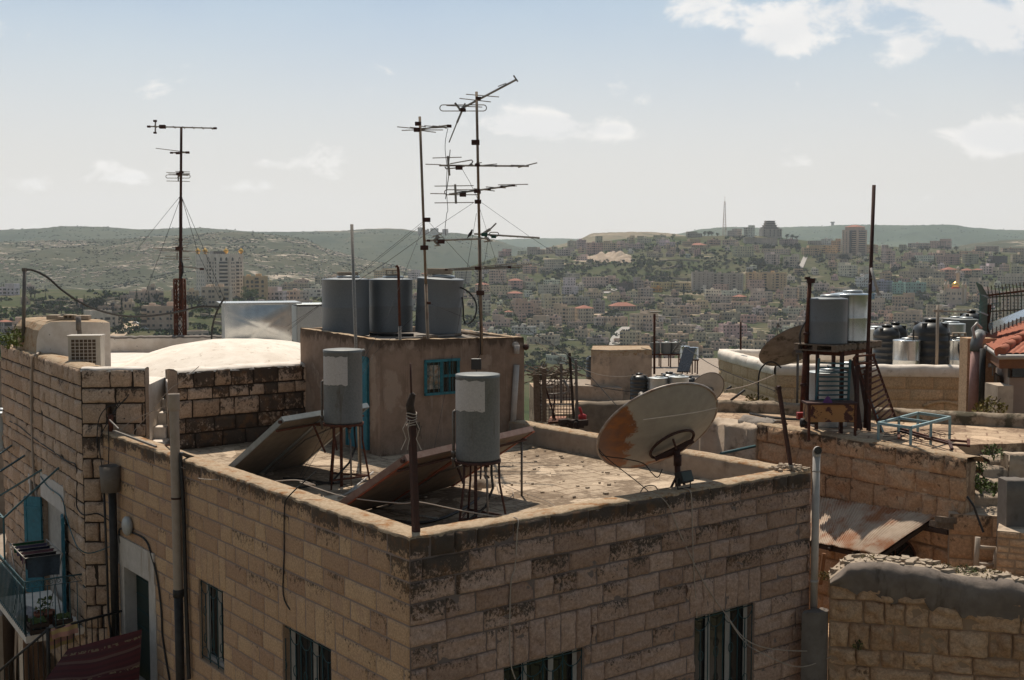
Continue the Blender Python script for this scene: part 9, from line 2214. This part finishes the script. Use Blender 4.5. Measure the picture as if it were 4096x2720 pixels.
class _O(dict):
 def __missing__(s, k_): return s.get(k_.split('.')[0])
def reg(o, mast_): ORG[o.name] = ORG[mast_.name]; return o
_tb = tubes
def tubes(c_, Y_, els, r_=.010, m_=None, parent=None, name='antenna', dz=0):
 mb = MB()
 for e in els:
  a, b, c, d = e[:4]; rr = e[4] if len(e) > 4 else r_
  y0 = Y_ + (e[5] if len(e) > 5 else 0); y1 = Y_ + (e[6] if len(e) > 6 else (e[5] if len(e) > 5 else 0))
  mb.tube(cy(c_, a, b, y0), cy(c_, c, d, y1), rr, 5)
 return mb.build(name, m_ or M['alu'], parent, org=ORG[parent.name])
antenna(ma, 'R7', YA, [(295, 705, 640, 655, .016), (340, 690, 640, 675, .012)], [(100, 672, 340, 695), (148, 710, 345, 702), (235, 678, 380, 690), (355, 712, 505, 730), (345, 705, 580, 705), (385, 660, 520, 672), (330, 662, 400, 672), (470, 662, 560, 670), (540, 660, 620, 690)], boxes=((645, 665, .09), (310, 703, .13), (320, 640, .12)))
antenna(ma, 'R8', YA, [(395, 686, 945, 668), (945, 668, 1045, 660, .014)], [(470, 645, 570, 612, .012), (500, 650, 530, 632)] + [(610 + i * 80, 672 - i * 3, 632 + i * 80, 690 - i * 3, .012) for i in range(6)], [(490, 685, 540, 640, .03), (490, 690, 540, 735, .025), (490, 740, 555, 735, .012)], (525, 595, 655, 690), boxes=((430, 686, .07), (560, 695, .14), (410, 468, .14), (385, 760, .15), (430, 1338, .09)))
for p in ([cy('R8', 375, 485, YA), cy('A4', 0, 590, 26)], [cy('R8', 385, 500, YA), cy('A4', 0, 600, 26.5)], [cy('R8', 425, 485, YA), cy('R8', 900, 1000, 24.2), cy('R8', 1370, 1560, 25.6)], [cy('R8', 385, 505, YA), cy('R8', 0, 1480, 20.5), cy('A5', 0, 680, 18.5)], [cy('R8', 425, 1345, YA), cy('A4', 640, 765, 22), cy('A5', -50, 830, 18.3)], [cy('R8', 435, 1340, YA), cy('R8', 1000, 1568, 24)]): guy(ma, p)
pt_, pb_ = cy('R7', 930, 305, YB), cy('A4', 1433, 775, YB)
mbm = thing('antenna_mast', pb_, 'tallest mast crowded with television aerials on the rooftop room', 'antenna mast')
mb = MB(); mb.tube(pb_, pb_.lerp(pt_, .45), .034, 8); mb.tube(pb_.lerp(pt_, .45), pt_, .027, 8); mb.build('pole', pole_m, mbm)
antenna(mbm, 'R7', YB, [(745, 497, 1345, 180, .022)], [(820, 332, 1165, 360), (752, 375, 1080, 412), (615, 450, 990, 466), (1155, 250, 1242, 217), (1317, 135, 1362, 200, .016)], [(705, 422, 765, 500, .022), (812, 425, 770, 500, .016), (775, 512, 725, 630, .022), (725, 630, 643, 835, .013)], (547, 1035, 443, 507), ((790, 497, .11), (920, 835, .16), (950, 375, .1)), M['rustd'])
antenna(mbm, 'R7', YB, [(540, 1076, 1478, 1083)], [(470, 998, 775, 990), (397, 1063, 560, 1068), (1365, 1098, 1565, 1048, .012), (955, 1078, 1145, 1060), (655, 912, 640, 1060), (640, 1182, 606, 1428), (1290, 1073, 1435, 1075), (925, 1052, 985, 1046), (655, 1058, 880, 1018, .012), (880, 1018, 893, 1040, .012), (893, 1040, 860, 1066, .012), (600, 1088, 612, 1112, .012), (612, 1112, 740, 1100, .012), (740, 1100, 890, 1062, .012)], [(630, 978, 647, 1182, .024)], None, ((748, 1098, .14), (940, 1072, .1), (1300, 1083, .05), (1135, 1083, .05)))
antenna(mbm, 'R7', YB, [(640, 1377, 1330, 1283)], [(492, 1292, 900, 1287), (492, 1467, 900, 1463), (1155, 1279, 1470, 1273), (1028, 1300, 1236, 1312), (900, 1318, 1122, 1343), (447, 1369, 620, 1373), (700, 1342, 870, 1345), (1180, 1290, 1352, 1290)], [(707, 1273, 716, 1475, .024)], (597, 972, 1330, 1382), ((788, 1382, .13), (945, 1455, .13), (935, 1345, .12), (1065, 1325, .06), (1188, 1303, .06), (1315, 1285, .07)))
antenna(mbm, 'R8', YB, [(905, 615, 1590, 657)], [(1180 + i * 75, 628 + i * 5, 1215 + i * 75, 640 + i * 5, .014) for i in range(6)] + [(1005, 697, 1098, 688, .014)], [(985, 625, 1075, 565, .03), (1075, 565, 1137, 504, .016), (1020, 640, 1070, 692, .028)], (1064, 1162, 599, 640), ((1012, 622, .12), (1110, 645, .10)), mat('green_plastic', (.012, .07, .05), None, 5, .5))
antenna(mbm, 'R8', YB, [(615, 997, 1415, 962, .014), (520, 987, 880, 966, .010)], [(1010, 972, 1512, 931, .012), (690, 990, 1350, 920, .012), (875, 952, 1040, 962, .009)], boxes=((945, 975, .12), (1275, 965, .07), (615, 990, .06), (970, 1232, .16)))
for p in ([cy('R8', 905, 285, YB), cy('R8', 400, 620, 23.4), cy('R8', 0, 905, 23.3), cy('A4', 0, 560, 27)], [cy('R8', 985, 290, YB), cy('R8', 1480, 640, 25), cy('R8', 1829, 870, 26)], [cy('R8', 930, 400, YB), cy('R8', 840, 930, 23.6), cy('R8', 740, 1568, 23.8), cy('A4', 1080, 1480, 21.5)], [cy('R8', 965, 350, YB), cy('R8', 1180, 1050, 24.2), cy('R8', 1370, 1568, 24.6), cy('A4', 1790, 715, 23.9)], [cy('R7', 775, 1105, YB - .05), cy('R7', 860, 1250, YB - .05), cy('R7', 940, 1420, YB - .03)], [cy('R8', 1050, 690, YB), cy('R8', 1020, 880, YB), cy('R8', 985, 980, YB)]): guy(mbm, p)
guy(mbm, [cy('R8', 965, 1000, YB - .05), cy('R8', 945, 1250, YB - .05), cy('R8', 970, 1568, YB - .05), cy('A4', 1425, 760, YB - .05), cy('A4', 1385, 830, 23.2), cy('A4', 1395, 900, 23.2)], .008)
mb = MB(); mb.box(cy('A4', 1393, 842, 23.2), (.2, .06, .22)); tag(mb.build('junction_box', M['black'], bevel=.01), 'small black box hanging on wires at the foot of the tallest mast', 'box')
cable('cable', [cy('R7', 632, 685, 23.3), cy('R7', 605, 820, 23.3), cy('R7', 605, 950, 23.3), cy('R7', 622, 1100, 23.3), cy('R7', 615, 1300, 23.3), cy('R7', 630, 1540, 23.3), cy('R8', 620, 400, 23.3), cy('R8', 602, 560, 23.3), cy('R8', 610, 635, 23.3)], .006, M['wire'], 'loose cable dangling from the leaning mast aerial', sub=5)
for (c_, x0, y0, x1, y1, Y_, r_, lb, cx) in (('A4', 515, 1000, 474, -190, 21.6, .030, 'thin grey pole rising behind the left solar tank', None), ('A4', 845, 1490, 828, 560, 22.7, .030, 'thin pipe pole with curled rusty top before the rooftop room', 1)):
 p_, q_ = cy(c_, x0, y0, Y_), cy(c_, x1, y1, Y_)
 if cx is None:
  k_ = (ZR - q_.z) / (p_.z - q_.z); p_ = q_ + (p_ - q_) * k_
 t = thing('pole', V((p_.x, p_.y, ZR)), lb, 'pole')
 mb = MB(); mb.tube(V((p_.x, p_.y, max(p_.z, ZR))), q_, r_, 8); mb.build('pole', M['alu'] if cx is None else M['steel'], t)
 if cx:
  mb = MB(); mb.path([q_, cy('A4', 822, 300, Y_), cy('A4', 820, 180, Y_), cy('A4', 816, 130, Y_), cy('A4', 808, 116, Y_), cy('A4', 802, 128, Y_)], .026, 8); mb.build('curl', M['rust'], t)
bp0 = cy('R8', 866, 636, YA)
brd = MB(); s_ = .0032
prof = [(-24, -26, .6), (-16, -16, 2.0), (-10, -6, 6.5), (-3, 2, 10), (3, 10, 9.5), (7, 18, 7), (8, 23, 6.2), (10, 27, 6.6), (12, 30, 5), (17, 29, 1.6), (21, 28, .3)]
brd.path([bp0 + V((x, 0, y + 6)) * s_ for x, y, r_ in prof], .02, 10, rs=[r_ * s_ for x, y, r_ in prof])
for sgn in (-1, 1): brd.path([bp0 + V((0, 2.5 * sgn, 2)) * s_, bp0 + V((1, 2.5 * sgn, -9)) * s_], .9 * s_, 5)
bo = brd.build('bird', mat('dark_plumage', (.055, .045, .04), (.035, .03, .028), 60, .8))
tag(bo, 'small dark bird perched on the lower aerial of the leaning mast', 'bird')
p0_ = cy('LM', 281, 1495, YC)
ml = thing('lattice_mast', p0_, 'tall rusty mast on a lattice base with aerials at the left', 'antenna mast')
mb = MB(); mb.tube(cy('LM', 283, 1345, YC), cy('LM', 286, 560, YC), .045, 8); mb.tube(cy('LM', 286, 560, YC), cy('LM', 289, 95, YC), .035, 8); mb.build('pole', M['rustd'], ml)
mb = MB(); zt_, zb_ = cy('LM', 281, 1100, YC).z, cy('LM', 281, 1495, YC).z; xl, xr = cy('LM', 252, 1300, YC).x, cy('LM', 309, 1300, YC).x; wd_ = (xr - xl)
cs_4 = [V((xl, YC - wd_ / 2, 0)), V((xr, YC - wd_ / 2, 0)), V((xr, YC + wd_ / 2, 0)), V((xl, YC + wd_ / 2, 0))]
for c_ in cs_4: mb.tube(c_ + Z3 * (zb_ - .3), c_ + Z3 * zt_, .028, 6)
nn_ = 4
for i in range(4):
 a_, b_ = cs_4[i], cs_4[(i + 1) % 4]
 for k_ in range(nn_):
  z0_, z1_ = zb_ + (zt_ - zb_) * k_ / nn_, zb_ + (zt_ - zb_) * (k_ + 1) / nn_
  mb.tube(a_ + Z3 * z0_, b_ + Z3 * z1_, .011, 4); mb.tube(b_ + Z3 * z0_, a_ + Z3 * z1_, .011, 4)
  if k_ % 2: mb.tube(a_ + Z3 * z1_, b_ + Z3 * z1_, .022, 4)
mb.build('lattice', M['rust'], ml)
antenna(ml, 'LM', YC, [(75, 92, 512, 104)], [(110 + i * 62, 88 + i * 2, 128 + i * 62, 98 + i * 2, .02) for i in range(7)], [(118, 55, 117, 136, .022)], None, ((165, 94, .16), (75, 93, .09), (512, 104, .09), (116, 56, .09), (116, 134, .08)), M['rustd'])
antenna(ml, 'LM', YC, [(222, 265, 332, 264, .022)], [(120, 236, 330, 262, .010)], boxes=((265, 268, .1), (330, 264, .1), (225, 266, .08)), bm=M['rustd'])
antenna(ml, 'LM', YC, [(265, 430, 300, 392, .02)], [(190, 395, 345, 402), (250, 388, 345, 392), (192, 452, 345, 455), (205, 405, 345, 408), (230, 412, 335, 416)], [(269, 400, 269, 455, .02)], (187, 348, 412, 433), ((275, 405, .14), (290, 395, .11)), M['rustd'])
antenna(ml, 'LM', YC, [(270, 880, 285, 920, .02)], [(103, 894, 478, 925, .012), (142, 910, 340, 918, .012), (180, 947, 342, 957, .012), (180, 966, 342, 970, .012), (245, 832, 335, 835), (238, 855, 344, 857), (232, 872, 332, 878), (228, 888, 332, 892)], [(262, 925, 258, 970, .022), (290, 860, 270, 910, .03)], None, ((275, 898, .18), (285, 840, .1)), M['rustd'])
antenna(ml, 'LM', YC, [(275, 1015, 425, 1033, .012)], [(300, 1016, 390, 1024)], boxes=((425, 1033, .1), (283, 1020, .1)), bm=M['rustd'])
for p in ([cy('LM', 285, 548, YC), cy('LM', 0, 900, YC - 4)], [cy('LM', 285, 560, YC), cy('LM', 80, 1120, YC - 2), cy('LM', -20, 1400, YC - 3)], [cy('LM', 290, 555, YC), cy('LM', 420, 860, YC - 1), cy('LM', 600, 1300, YC - 2)], [cy('LM', 295, 570, YC), cy('LM', 400, 930, YC - 1), cy('LM', 560, 1260, YC - 1.5)]): guy(ml, p, .007)
guy(ml, [cy('LM', 280, 960, YC - .05), cy('LM', 298, 1000, YC - .05), cy('LM', 300, 1050, YC - .05), cy('LM', 285, 1105, YC - .05)], .02)
